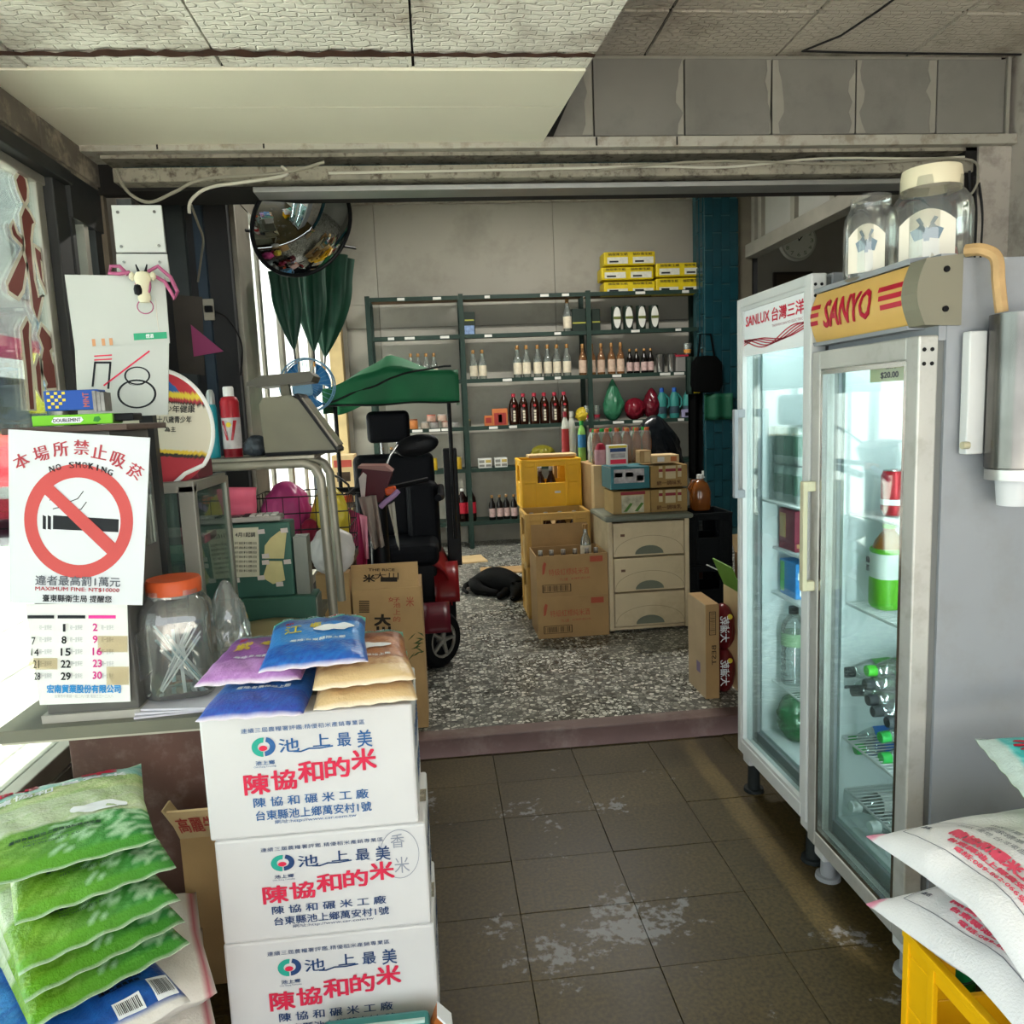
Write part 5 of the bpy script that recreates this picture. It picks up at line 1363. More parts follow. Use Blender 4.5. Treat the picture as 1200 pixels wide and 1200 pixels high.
for side, pts in ((0, [(150, 322), (140, 312), (130, 312), (128, 320), (140, 321), (152, 319)]), (1, [(170, 320), (185, 312), (200, 325), (208, 342), (205, 350), (193, 330), (178, 322)])):
    rb_ = MB(); rb_.tube([PX(*p, Y=2.15) for p in pts], .005, 8)
    o = rb_.build('ribbon', M('ribbon_pink'), cw); o.matrix_parent_inverse = Matrix.Translation(-cw.location)
mb = MB(); mb.tube([PX(182, 350, Y=2.14), PX(184, 372, Y=2.145), PX(186, 388, Y=2.15)], .0012, 5); o = mb.build('string', M('string', '#c9c3b8', .8), cw); o.matrix_parent_inverse = Matrix.Translation(-cw.location)
# round paddle sign
pd = thing('paddle_sign', 'round cardboard paddle sign with white rim and rainbow top', 'sign', (0, 0, 0))
c0 = PX(186, 503, Y=2.30); R0 = .150
vs, fs, cols = [], [], []
mb = MB()
def paddle_col(x, y):
    if y > .46 - .12 * x:
        if y < .66 - .12 * x: return '#20201c' if y < .50 - .12 * x else '#a8323c' if y < .56 - .12 * x else '#d8c23a'
        r = math.hypot(x + .1, y - .25)
        return '#b8323c' if r > .66 else '#2f62a0' if r > .45 else '#2f8a4c' if r > .2 else '#d8c23a'
    if y < -.46 - .1 * x: return '#a8323c'
    if y < -.34 - .1 * x: return '#d8b83a' if y > -.40 - .1 * x else '#30302a'
    return '#cfc9b4'
nr, na = 44, 110
for i in range(nr + 1):
    for j in range(na):
        r = R0 * i / nr; a = 2 * PI * j / na
        mb.v.append(c0 + Vector((r * math.cos(a), .0, r * math.sin(a) * 1.12))); mb.col = cols; cols.append(lin(paddle_col(math.cos(a) * i / nr, math.sin(a) * i / nr)))
for i in range(nr):
    for j in range(na):
        mb.f.append([i * na + j, i * na + (j + 1) % na, (i + 1) * na + (j + 1) % na, (i + 1) * na + j]); mb.sm.append(False)
PRINT('printed_card', .5)
mb.build('paddle_card', MATS['printed_card'], pd, solid=.002)
mb = MB(); mb.tube([c0 + Vector((R0 * math.cos(a), 0, R0 * 1.12 * math.sin(a))) for a in [math.radians(-40 + i * 6) for i in range(49)]] + [], .006, 8); mb.build('rim', MATS['white_plastic'], pd)
mb = MB(); mb.tube([c0 + Vector((R0 * math.cos(math.radians(-40)), 0, R0 * 1.12 * math.sin(math.radians(-40)))), PX(217, 555, Y=2.29), PX(205, 566, Y=2.28), PX(203, 570, Y=2.28)], .006, 8); mb.build('handle', MATS['white_plastic'], pd)
pf3 = lambda x, y: PX(170 + x / 5, 400 + y / 5, Y=2.296)
lettering(pd, MATS['black_print'], pf3, [('少年健康', 115, 292, 418, 375, {}), ('十八歲青少年', 70, 272, 478, 438, {}), ('為主', 115, 180, 530, 500, {})])
# glass showcase with aluminium frame
gs = thing('glass_showcase', 'small glass showcase with aluminium posts and papers inside', 'showcase', (0, 0, 0))
gx0, gx1, gy0, gy1, gz1 = -1.0, -.685, 2.24, 2.58, 1.225
for x, y in ((gx1 - .022, gy0), (gx0, gy0), (gx1 - .022, gy1), (gx0, gy1)): MB().box(x - .022, x + .022, y, y + .03, ZD, gz1).build('post', M('post_alu', '#8d8b82', .5, .4, var=.1), gs, bevel=.003)
for z in (gz1,):
    MB().box(gx0, gx1, gy0, gy0 + .03, z - .02, z + .012).build('rail', MATS['post_alu'], gs, bevel=.002)
    MB().box(gx1 - .03, gx1, gy0 + .03, gy1, z - .02, z + .012).build('rail', MATS['post_alu'], gs, bevel=.002)
MB().box(gx0, gx1 - .031, gy0 + .031, gy1, gz1 - .004, gz1 + .004).build('top_glass', GL('green_edge_glass', '#cfe6df', .10, .06, '#b8d8cc'), gs)
MB().box(gx0 + .02, gx1 - .05, gy0 + .004, gy0 + .008, ZD, gz1 - .02).build('front_glass', MATS['green_edge_glass'], gs)
MB().box(gx1 - .012, gx1 - .008, gy0 + .03, gy1, ZD, gz1 - .02).build('side_glass', MATS['green_edge_glass'], gs)
MB().box(gx0 + .03, gx1 - .05, gy0 + .04, gy1, .99, .996).build('glass_shelf', MATS['green_edge_glass'], gs)
for i, (z, m, rz) in enumerate(((.70, '#5a6058', .1), (.735, '#8c7a6a', -.1), (.997, '#6a7468', .15), (1.02, '#9a8f80', -.05), (1.045, '#7a4a50', .05), (.77, '#3d4a48', .0))):
    tag(MB().box(-.115, .115, -.10, .12, 0, .024).build('magazine', M('magazine_%d' % i, m, .6, var=.25, vscale=12), None, loc=(-.85 + .01 * i, 2.42, z), rot=(0, 0, rz), bevel=.002),
        ['dark green magazine lowest in the glass showcase', 'brown magazine second lowest in the glass showcase', 'grey green magazine on the showcase shelf', 'tan magazine in the middle of the shelf pile', 'dull red magazine on top of the shelf pile', 'dark magazine third from the bottom of the showcase'][i], 'magazine')
bk = thing('maroon_box', 'maroon and cream box standing on the glass showcase', 'box', (-.72, 2.36, gz1 + .013))
MB().box(-.075, .03, -.05, .10, 0, .05).build('box_base', M('maroon_box', '#6d2430', .5), bk, bevel=.002)
MB().box(-.045, .025, -.05, .10, .05, .22).build('box_top', M('cream_box', '#b3ad98', .6, var=.08), bk, bevel=.002)
# rack of bent aluminium tube behind, with things on it
rk = thing('tube_rack', 'aluminium bent tube rack over the green cash box', 'rack', (0, 0, 0))
M('rack_tube', '#8f8a7c', .45, .5, var=.15, vscale=8)
for y in (2.74, 2.98):
    pts = [(-.86, y, ZD), (-.86, y, 1.20), (-.85, y, 1.235), (-.82, y, 1.245), (-.46, y, 1.245), (-.425, y, 1.23), (-.405, y, 1.19), (-.395, y, ZD)]
    out = []
    for p, r in zip(pts, pts[1:]):
        for i in range(4): out.append(Vector(p).lerp(Vector(r), i / 4))
    out.append(Vector(pts[-1]))
    mb = MB()
    for p, r in zip(out, out[1:]): mb.cyl(p, r, .0165, n=10, cap=True)
    MB().tube(out, .0165, 10).build('tube_frame', MATS['rack_tube'], rk)
MB().box(-.85, -.42, 2.73, 3.0, 1.262, 1.272).build('rack_shelf', MATS['rack_tube'], rk)
ZR = 1.273
sp_ = thing('spray_can', 'red and white spray can standing on the rack', 'can', (PX(274, 535, Y=2.86).x, 2.86, ZR))
MB().lathe([(.001, 0), (.030, 0), (.033, .004), (.033, .05), (.0332, .05)], n=20).build('can_base', M('can_spray_red', '#a8202c', .35), sp_)
MB().lathe([(.0332, .03), (.0332, .14)], n=20).build('can_label', M('spray_white', '#b9b4b4', .45, var=.2, vscale=30), sp_)
MB().lathe([(.033, .0), (.033, .195), (.028, .21), (.018, .216), (.001, .217)], n=20).build('can_body', MATS['can_spray_red'], sp_)
MB().lathe([(.019, .215), (.019, .245), (.016, .25), (.001, .25)], n=16).build('cap', MATS['white_plastic'], sp_)
mb = MB()
for s_ in (-1, 1): mb.add([(s_ * .026, -.0345 + .012, .13), (s_ * .016, -.0345 + .003, .13), (s_ * .004, -.0350, .06), (s_ * .012, -.0345 + .002, .06)], [(0, 1, 2, 3) if s_ < 0 else (3, 2, 1, 0)])
mb.build('red_stripe', MATS['can_spray_red'], sp_)
mb = MB(); mb.cyl((0, -.0352, .115), (0, -.0340, .115), .009, n=16); mb.build('yellow_dot', MATS['print_yellow'], sp_)
ct = thing('gas_bottle', 'slim turquoise bottle with silver cap beside the red spray can', 'bottle', (PX(253, 537, Y=2.84).x, 2.84, ZR))
MB().lathe([(.001, 0), (.017, 0), (.018, .004), (.018, .175), (.014, .19), (.001, .191)], n=16).build('bottle_body', M('turquoise', '#1f8f9c', .35, var=.15), ct)
MB().lathe([(.0145, .188), (.0145, .225), (.009, .24), (.001, .241)], n=14).build('cap', M('silver_cap', '#a5aaa8', .35, .5), ct)
blob('plastic_bag', 'dark crumpled bag between spray can and scale on the rack', 'bag', (PX(302, 538, Y=2.87).x, 2.87, ZR), (.045, .05, .075), M('dark_bag', '#3a4046', .4, var=.2), seed=9, fl=.1)
# dial scale
sk_ = thing('dial_scale', 'grey olive market scale with flat pan bar on the rack', 'scale', (0, 0, 0))
M('scale_paint', '#6a6757', .5, var=.12, vscale=7)
pp = lambda x, y, Y_=2.79: (PX(x, y, Y=Y_).x, max(PX(x, y, Y=Y_).z, 1.274))
mb = MB(); mb.prism([pp(312, 541), pp(393, 534), pp(394, 526), pp(352, 470), pp(340, 463), pp(308, 466), pp(303, 474)], 2.79, 2.97, 'y'); mb.build('scale_body', MATS['scale_paint'], sk_, bevel=.008)
mb = MB(); mb.prism([pp(396, 527), pp(396, 531), pp(345, 462), pp(349, 461)], 2.782, 2.978, 'y'); mb.build('dial_rim', MATS['dark_plastic'], sk_)
mb = MB(); mb.prism([pp(394, 524), pp(352, 467), pp(354, 466), pp(396, 522)], 2.80, 2.96, 'y'); mb.build('dial_glass', M('dial_glass', '#8d8474', .25, var=.1), sk_)
mb = MB(); mb.prism([pp(325, 465), pp(336, 465), pp(333, 446), pp(323, 446)], 2.86, 2.90, 'y'); mb.build('column', MATS['scale_paint'], sk_)
mb = MB(); mb.prism([pp(288, 452), pp(300, 454), pp(364, 447), pp(367, 440), pp(362, 435), pp(305, 440), pp(288, 448)], 2.80, 2.97, 'y'); mb.build('pan_bar', M('pan_dark', '#4f4d45', .5, .3), sk_, bevel=.004)
mb = MB(); mb.box(pp(312, 541)[0], pp(396, 534)[0], 2.785, 2.975, 1.2735, 1.285); mb.build('scale_foot', MATS['dark_plastic'], sk_)
# green cash box with taped notes
gb = thing('cash_box', 'green metal cash box with paper notes taped to its front', 'cash box', (0, 0, 0))
M('cash_green', '#2f5448', .5, var=.12, vscale=5)
MB().box(-.80, -.505, 2.64, 2.73, .80, 1.055).build('box_body', MATS['cash_green'], gb, bevel=.006)
MB().box(-.80, -.435, 2.62, 2.73, ZD, .80).build('drawer_case', MATS['cash_green'], gb, bevel=.006)
MB().box(-.435, -.43, 2.625, 2.725, ZD + .02, .79).build('side_plate', M('zinc', '#6d7068', .45, .5), gb)
MB().box(-.50, -.455, 2.65, 2.72, .80, 1.0).build('bracket', MATS['zinc'], gb)
def note(parent, px, Y_, mat, name='paper_note'):
    mb = MB(); P_ = [PX(*p, Y=Y_) for p in px]; mb.add(P_, [tuple(range(len(P_)))[::-1]]); return mb.build(name, mat, parent, solid=.0012)
Zg = lambda x, y: (170 + x / 6.667, 560 + y / 6.667)
M('note_paper', '#b4ae98', .8, var=.12, vscale=20); M('note_yellow', '#b3a878', .8, var=.1, vscale=20); M('note_tape', '#b5a9a4', .6)
n1 = note(gb, [Zg(*p) for p in ((555, 400), (885, 385), (895, 770), (650, 780), (570, 620))], 2.637, MATS['note_paper'])
n2 = note(gb, [Zg(*p) for p in ((1050, 415), (1105, 430), (1085, 630), (930, 630), (935, 530), (980, 470))], 2.637, MATS['note_yellow'])
n3 = note(gb, [Zg(*p) for p in ((960, 650), (1070, 650), (1095, 800), (1000, 830), (920, 780))], 2.637, MATS['note_yellow'])
for x, y in ((575, 640), (640, 810), (710, 800), (905, 780), (1050, 830), (1110, 655), (940, 610), (1085, 410), (655, 380), (905, 420), (940, 660)):
    note(gb, [Zg(x - 28, y - 14), Zg(x + 26, y - 20), Zg(x + 32, y + 16), Zg(x - 24, y + 20)], 2.634, MATS['note_tape'], 'tape_strip')
zf = lambda x, y: PX(*Zg(x, y), Y=2.634)
lettering(gb, MATS['black_print'], zf, [('4月1起調', 705, 860, 462, 425, {})] + [('米酒香菸飲料價目', 590, 870, 520 + i * 36, 500 + i * 36, dict(bold=0.)) for i in range(7)], 'handwriting')
# calculator, pink card, folded papers
kc = thing('calculator', 'grey desk calculator on top of the green cash box', 'calculator', PX(297, 612, Y=2.66) + Vector((0, 0, .004)), .05)
MB().box(-.095, .095, -.03, .05, 0, .018).build('case', M('calc_case', '#8f8a84', .5), kc, bevel=.005)
MB().box(-.088, -.04, -.022, .03, .018, .021).build('display', M('calc_lcd', '#3d2f2e', .3), kc)
for i in range(5):
    for j in range(3): MB().box(-.03 + i * .023, -.012 + i * .023, -.024 + j * .023, -.008 + j * .023, .018, .023).build('key', MATS['dark_plastic'] if i < 1 else M('calc_key', '#b5b2ac', .5), kc)
mb = MB(); mb.grid(lambda u, v: PX(262 + 38 * u + 1 * v, 604 - 33 * v, Y=2.74) + Vector((0, .01 * math.sin(6 * v), 0)), 6, 8)
tag(mb.build('pink_card', M('pink_card', '#c4566c', .5, var=.12, vscale=12), None, solid=.002), 'crumpled pink paper packet standing behind the calculator', 'paper')
for i in range(3):
    mb = MB(); p0, p1 = PX(266, 727, Y=2.50), PX(341, 722, Y=2.50)
    mb.grid(lambda u, v: Vector((p0.x + (p1.x - p0.x) * u + .012 * i, 2.40 + .20 * v, ZD + .006 + .012 * i + .012 * math.sin(3 * u) * v)), 6, 4)
    tag(mb.build('folded_paper', M('kraft_paper', '#9c8d6c', .8, var=.1, vscale=8), None, solid=.008), ['lowest', 'middle', 'topmost'][i] + ' sheet of the folded tan papers before the cash box', 'paper', 'folded papers')
# jar with orange lid and straws
M('lid_orange', '#c8562c', .45, var=.08)
JX, JY = PX(215, 800, Y=2.0).x, 2.0
jz = ZD + .022
jr = thing('candy_jar', 'clear square jar with orange lid on the desk beside the calendar', 'jar', (JX, JY, jz), .15)
MB().lathe([(.001, .002), (.075, .002), (.083, .008), (.086, .02), (.086, .20), (.082, .225), (.066, .25), (.060, .255), (.060, .275)], n=32, sq=2.2).build('jar_body', MATS['jar_plastic'], jr)
MB().lathe([(.066, .262), (.067, .292), (.063, .299), (.05, .297), (.001, .296)], n=32).build('lid', MATS['lid_orange'], jr)
random.seed(21)
for i in range(15):
    a = random.uniform(0, 2 * PI); b = a + PI + random.uniform(-.9, .9)
    p, r = Vector((.055 * math.cos(a), .055 * math.sin(a), .012)), Vector((.055 * math.cos(b), .055 * math.sin(b), random.uniform(.12, .19)))
    d = r - p
    o = MB().box(-.0042, .0042, -.002, .002, 0, d.length).build('wrapped_straw', M('straw_white', '#c9d3d6', .4) if i % 3 else M('straw_blue', '#8fb4bc', .4), None, loc=Vector((JX, JY, jz)) + p)
    o.rotation_mode = 'QUATERNION'; o.rotation_quaternion = d.to_track_quat('Z', 'Y')
    tag(o, 'thin wrapped stick standing crossways inside the orange-lidded jar', 'stick', 'wrapped sticks in the orange-lidded jar')
for i in range(3):
    tag(MB().box(-.09, .10, -.09, .08, 0, .005).build('leaflet', M('leaflet', '#c9c6cf', .5, var=.1, vscale=10), None, loc=(JX + .01 * i, JY - .03, ZD + .001 + i * .0065), rot=(0, 0, .1 - .12 * i)), ['lowest', 'middle', 'topmost'][i] + ' leaflet in the thin pile under the orange-lidded jar', 'leaflet', 'leaflets under the jar')
GLb = MATS['clear_plastic']
blob('plastic_bag', 'crumpled clear plastic bag behind the orange-lidded jar', 'bag', (-.60, 2.15, ZD + .001), (.06, .05, .24), GL('film'), seed=12, amp=.4, knot=.3)

# ---- convex mirror, folded umbrellas, fan
mc = PX(355, 264, Y=3.42)
tocam = (EYE - mc).normalized()
rt_, dn_ = Vector(RM.col[0]), Vector(RM.col[1])
nrm = (tocam * .63 + (rt_ * .74 + dn_ * .66) * .77).normalized()
mr_ = thing('convex_mirror', 'round convex security mirror hanging under the header', 'mirror', mc)
mr_.rotation_mode = 'QUATERNION'; mr_.rotation_quaternion = nrm.to_track_quat('Z', 'Y')
RR = .225
MB().lathe([(RR * math.sin(a), RR * .55 * (math.cos(a) - math.cos(1.2)) * 1.0) for a in [1.2 - i * .12 for i in range(11)]][::-1] if False else [(RR * (1 - i / 12), RR * .30 * (1 - (1 - i / 12) ** 2)) for i in range(13)], n=48).build('mirror_dome', M('mirror_chrome', '#b9bdb8', .03, 1.), mr_)
MB().tube([Vector((RR * math.cos(i * PI / 24), RR * math.sin(i * PI / 24), 0)) for i in range(48)], .009, 8, True).build('rim', MATS['dark_plastic'], mr_)
MB().lathe([(RR, -.002), (RR * .9, -.03), (.05, -.045), (.001, -.045)], n=40).build('back_shell', MATS['dark_plastic'], mr_)
MB().tube([Vector((0, 0, -.04)), Vector((0, .12, -.10)), Vector((0, .30, -.12))], .012, 8).build('arm', MATS['dark_plastic'], mr_)
M('umbrella_green', '#16402f', .55, var=.25, vscale=12)
def umbrella(lab, top, bot, Y_, R_, folds, seed):
    a, b = PX(*top, Y=Y_), PX(*bot, Y=Y_)
    t = thing('folded_umbrella', lab, 'umbrella', b, 0, 'folded umbrellas by the back windows')
    ax = a - b; L_ = ax.length
    t.rotation_mode = 'QUATERNION'; t.rotation_quaternion = ax.to_track_quat('Z', 'Y')
    def P(u, v):
        ang = 2 * PI * u
        r = R_ * (math.sin(min(v * 1.25, 1) * PI * .62) ** .9) * (1 + .28 * math.sin(folds * ang + seed)) * (.75 + .25 * v)
        return (r * math.cos(ang), r * math.sin(ang), v * L_)
    mb = MB(); mb.grid(P, folds * 6, 14); mb.build('canopy', MATS['umbrella_green'], t, sharp=80)
    MB().cyl((0, 0, -.05), (0, 0, L_ + .06), .005, n=8).build('shaft', MATS['dark_plastic'], t)
    MB().cyl((0, 0, -.075), (0, 0, -.05), .006, .008, 8).build('ferrule', M('ferrule', '#b98a4a', .5), t)
    hk = [Vector((0, 0, L_ + .05)), Vector((0, 0, L_ + .10)), Vector((.015, 0, L_ + .125)), Vector((.035, 0, L_ + .12)), Vector((.042, 0, L_ + .10))]
    MB().tube(hk, .008, 8).build('handle', MATS['dark_plastic'], t)
    return t
umbrella('narrow dark green folded umbrella hanging left of the other two', (332, 318), (345, 412), 4.3, .07, 5, 1)
umbrella('middle dark green folded umbrella below the convex mirror', (362, 312), (368, 414), 4.52, .08, 6, 2)
umbrella('wide green folded umbrella hanging nearest the back wall', (388, 300), (381, 420), 4.8, .12, 6, 3)
hg = thing('umbrella_rail', 'thin dark rail carrying the folded umbrellas by the windows', 'rail', (0, 0, 0))
MB().cyl((-.93, 4.15, 2.36), (-.42, 4.95, 2.42), .008).build('bar', MATS['dark_plastic'], hg)
fn_ = thing('standing_fan', 'blue electric fan standing behind the market scale', 'fan', (PX(362, 452, Y=3.85).x, 3.85, FB))
fz = PX(362, 452, Y=3.85).z - FB
M('fan_blue', '#2f78b0', .4, var=.08); GL('fan_blade', '#8fc0e0', .1, .6, '#3f8cc8', .15); M('fan_white', '#b9c4c8', .5)
MB().lathe([(.001, 0), (.17, 0), (.17, .015), (.12, .03), (.03, .045), (.001, .045)], n=28).build('base', MATS['fan_white'], fn_)
MB().cyl((0, .02, .04), (0, .02, fz - .04), .014).build('pole', MATS['fan_white'], fn_)
MB().lathe([(.001, -.06), (.05, -.05), (.06, 0), (.05, .07), (.001, .09)], n=20).build('motor', MATS['fan_blue'], fn_, loc=(0, .05, fz), rot=(PI / 2, 0, 0))
MB().box(-.055, .04, -.10, -.075, -.05, .05).build('front_badge', M('badge_blue', '#7fa8c4', .5), fn_, loc=(-.01, 0, fz), bevel=.012)
for i in range(3):
    mb = MB(); a = i * 2 * PI / 3 + .5
    mb.grid(lambda u, v: Vector(((.025 + .088 * u) * math.cos(a + (v - .5) * (.5 + .9 * u)), -.04 + .03 * (v - .5), (.025 + .088 * u) * math.sin(a + (v - .5) * (.5 + .9 * u)))), 5, 6)
    mb.build('blade', MATS['fan_blue'], fn_, solid=.002, loc=(0, 0, fz))
for yy, rr in ((-.072, .126), (.0, .126)):
    MB().tube([Vector((rr * math.cos(i * PI / 20), yy, rr * math.sin(i * PI / 20))) for i in range(40)], .0035, 6, True).build('guard_ring', M('guard', '#6f9ab8', .4, .2), fn_, loc=(0, 0, fz))
mb = MB()
for i in range(30):
    a = i * 2 * PI / 30
    mb.tube([Vector((.03 * math.cos(a), -.085, .03 * math.sin(a))), Vector((.09 * math.cos(a), -.083, .09 * math.sin(a))), Vector((.126 * math.cos(a), -.06, .126 * math.sin(a))), Vector((.126 * math.cos(a), -.0, .126 * math.sin(a)))], .0013, 4)
o = mb.build('guard_wires', MATS['guard'], fn_, loc=(0, 0, fz)); o['kind'] = 'stuff'
# hanging papers, plug and wires on the dark return wall
tag(note(None, [(200, 345), (237, 348), (240, 440), (204, 436)], 3.876, M('grey_card', '#4f4a44', .8, var=.2), 'grey_card'), 'grey card with writing hanging left of the pink pennant', 'card')
mb = MB(); mb.prism([(-.05, -.07), (.09, -.05), (-.05, .08)], 0, .004, 'y'); tag(mb.build('pink_pennant', M('pennant', '#a84a78', .6), None, loc=PX(238, 400, Y=3.874)), 'small pink pennant pointing right beside the grey card', 'pennant')
so = thing('wall_socket', 'white wall socket on the dark wall beside the window frame', 'socket', PX(245, 363, Y=3.885))
MB().box(-.025, .025, -.012, 0, -.05, .05).build('cover', M('socket_cream', '#a8a494', .5), so, bevel=.004)
MB().box(-.012, .022, -.035, -.012, -.015, .015).build('plug', MATS['dark_plastic'], so, bevel=.003)
cable([PX(252, 365, Y=3.86), PX(265, 372, Y=3.84), PX(278, 390, Y=3.82), PX(284, 410, Y=3.82), PX(282, 440, Y=3.84)], .004, M('black_cable'), 'black cord hanging from the wall socket')
cable([PX(224, 240, Y=3.1), PX(232, 262, Y=3.3), PX(238, 280, Y=3.5), PX(236, 300, Y=3.7), PX(232, 330, Y=3.85)], .005, M('cable_grey'), 'grey wire dangling into the dark corner below the header')

# ================================================================== back room
M('shelf_green', '#1a2f27', .55, 0., var=.15, vscale=8); M('tag_white', '#c9c8c2', .6); M('shelf_wood', '#6a5138', .8)
TZ = [.326, .845, 1.25, 1.70, 2.12, 2.479]
SX = [-.56, .31, 1.53, 2.67]
sf = thing('metal_shelving', 'dark green slotted steel shelving along the back wall', 'shelf', (0, 0, 0))
for x in SX:
    for y in (7.44, 7.80): 
        MB().box(x - .022, x + .022, y - .004, y, FB, 2.50).box(x - .022 if x > 1 else x + .018, x - .018 if x > 1 else x + .022, y, y + .035, FB, 2.50).build('post', MATS['shelf_green'], sf)
for z in TZ:
    for a, b in zip(SX, SX[1:]):
        MB().box(a + .023, b - .023, 7.445, 7.80, z - .006, z).build('shelf_board', MATS['shelf_green'] if z < 2.4 else MATS['shelf_wood'], sf)
        MB().box(a + .023, b - .023, 7.438, 7.4445, z - .032, z + .006).build('shelf_edge', MATS['shelf_green'], sf)
random.seed(13)
for z in TZ[1:]:
    for a, b in zip(SX, SX[1:]):
        for i in range(4):
            if random.random() < .35: continue
            x = a + .1 + (b - a - .2) * (i + random.random() * .6) / 4
            MB().box(x, x + random.uniform(.05, .11), 7.434, 7.438, z - .026, z - .002).build('price_tag', MATS['tag_white'], sf)
# bottle types
GL('rice_wine_glass', '#e6ece6', .14, .10, '#e6ece8', .05); M('dark_glass', '#14100e', .12); M('brown_glass', '#2a150c', .15)
M('label_cream', '#c9bfa8', .6, var=.12, vscale=30); M('label_gold', '#b48a34', .5, var=.15, vscale=25); M('label_red', '#9c2a2c', .5); M('cap_gold', '#8f6a3c', .4, .4); M('cap_red', '#9a2436', .45); M('cap_blue', '#1f4f9c', .45)
WINE = [(.034, 0), (.037, .006), (.037, .155), (.034, .175), (.018, .205), (.0145, .22), (.0145, .26)]
def proto_bottle(name, prof, mat, lz, lmat, lr, cap, capm, extra=None):
    t = thing(name, '', 'bottle', (0, 0, -20))
    MB().lathe([(.001, 0)] + prof + [(.001, prof[-1][1])], n=14).build('bottle_body', mat, t)
    if lz: MB().lathe([(lr, lz[0]), (lr, lz[1])], n=14).build('bottle_label', lmat, t)
    MB().lathe([(cap[0], cap[1]), (cap[0], cap[2] - .003), (cap[0] * .85, cap[2]), (.001, cap[2])], n=12).build('cap', capm, t)
    if extra: extra(t)
    return t
P_wine = proto_bottle('rice_wine_bottle', WINE, MATS['rice_wine_glass'], (.035, .135), MATS['label_cream'], .0378, (.0165, .25, .285), MATS['cap_gold'])
P_gold = proto_bottle('liquor_bottle', [(r * 1.02, z * 1.08) for r, z in WINE], GL('amber_glass', '#d9b48a', .12, .35, '#a8764a', .05), (.03, .15), M('label_pink', '#b9a08c', .6, var=.2, vscale=30), .039, (.0165, .27, .31), MATS['cap_gold'])
P_dark = proto_bottle('dark_bottle', [(.030, 0), (.032, .005), (.032, .14), (.028, .165), (.014, .195), (.0125, .23)], MATS['dark_glass'], (.03, .115), M('label_blush', '#b59a94', .6, var=.2, vscale=40), .0327, (.0145, .22, .245), MATS['cap_gold'])
def soy_extra(t):
    MB().lathe([(.047, .165), (.044, .205)], n=14).build('neck_label', MATS['label_gold'], t)
    mb = MB(); mb.cyl((0, -.0465, .185), (0, -.0455, .185), .014, n=14); mb.build('red_seal', MATS['label_red'], t)
    for i in range(4): mb = MB(); mb.box(-.011, .011, -.0482, -.0468, .035 + i * .028, .057 + i * .028); mb.build('white_character', MATS['label_cream'], t)
P_soy = proto_bottle('soy_sauce_bottle', [(.044, 0), (.047, .008), (.047, .165), (.044, .205), (.030, .245), (.017, .265), (.016, .285)], MATS['brown_glass'], None, None, 0, (.020, .272, .305), MATS['cap_red'], soy_extra)
P_cola = proto_bottle('cola_bottle', [(.045, 0), (.05, .02), (.05, .20), (.045, .235), (.025, .275), (.014, .295), (.014, .305)], M('cola', '#1a0c0a', .15), (.08, .19), M('cola_label', '#a81e30', .4, var=.15, vscale=16), .0508, (.017, .30, .325), MATS['white_plastic'])
P_det = proto_bottle('bleach_bottle', [(.045, 0), (.05, .01), (.05, .17), (.045, .21), (.030, .25), (.020, .265), (.018, .27)], M('bleach_teal', '#2f7a74', .45, var=.08), (.05, .12), M('bleach_label', '#2c3f4a', .5, var=.4, vscale=20), .0508, (.022, .262, .305), MATS['cap_blue'],
                     lambda t: MB().tube([Vector((.045, 0, .10)), Vector((.075, 0, .13)), Vector((.072, 0, .20)), Vector((.03, 0, .245))], .011, 8).build('grip', M('bleach_teal'), t))
def row(proto, xs, z, py, lab, grp, Y_=7.54, sc=1.):
    for i, x in enumerate(xs):
        p = PX(x, py, Y=Y_)
        o = dup(proto, (p.x, Y_ + random.uniform(-.015, .02), z), random.uniform(-.3, .3) * 0, (lab % ORD[i]) if len(xs) > 1 else lab, (sc,) * 3 if sc != 1 else None)
        o['group'] = grp
row(P_wine, [555, 565.5], TZ[3], 430, '%s of two clear wine bottles standing apart left of the long row', 'clear wine bottles')
row(P_wine, [606.5, 617, 630, 642, 653, 664.6], TZ[3], 430, '%s clear wine bottle from the left in the middle bay row', 'clear wine bottles', sc=1.1)
row(P_wine, [664.6], TZ[4], 370, 'single clear wine bottle beside the dark green carton', 'clear wine bottles', sc=1.12)
row(P_gold, [683, 694, 705, 716.6, 727], TZ[3], 430, '%s amber liquor bottle from the left of the row of five', 'amber liquor bottles')
row(P_dark, [738, 746.5, 754.7, 762.3], TZ[3], 430, '%s small dark bottle from the left beside the amber row', 'small dark bottles')
row(P_soy, [602, 613.4, 626, 638, 650, 661], TZ[2], 480, '%s tall soy sauce bottle from the left in the row of six', 'soy sauce bottles')
row(P_cola, [533, 542, 552], TZ[0], 590, '%s cola bottle from the left on the lowest shelf', 'cola bottles')
row(P_dark, [577, 586, 594, 602.5], TZ[0], 600, '%s dark bottle from the left on the lowest shelf', 'dark bottles on the lowest shelf')
row(P_dark, [448, 459, 472], TZ[1], 530, '%s dark bottle from the left behind the scooter headrest', 'dark bottles behind the headrest')
row(P_wine, [481, 489.5, 499, 508], TZ[3], 415, '%s bottle from the left whose cap shows above the green canopy', 'bottles behind the canopy', sc=.95)
row(P_det, [775.5, 790.7, 806], TZ[2], 470, '%s turquoise bleach bottle from the left with a blue cap', 'bleach bottles')
for p_ in (P_wine, P_gold, P_dark, P_soy, P_cola): drop(p_)
drop(P_det)
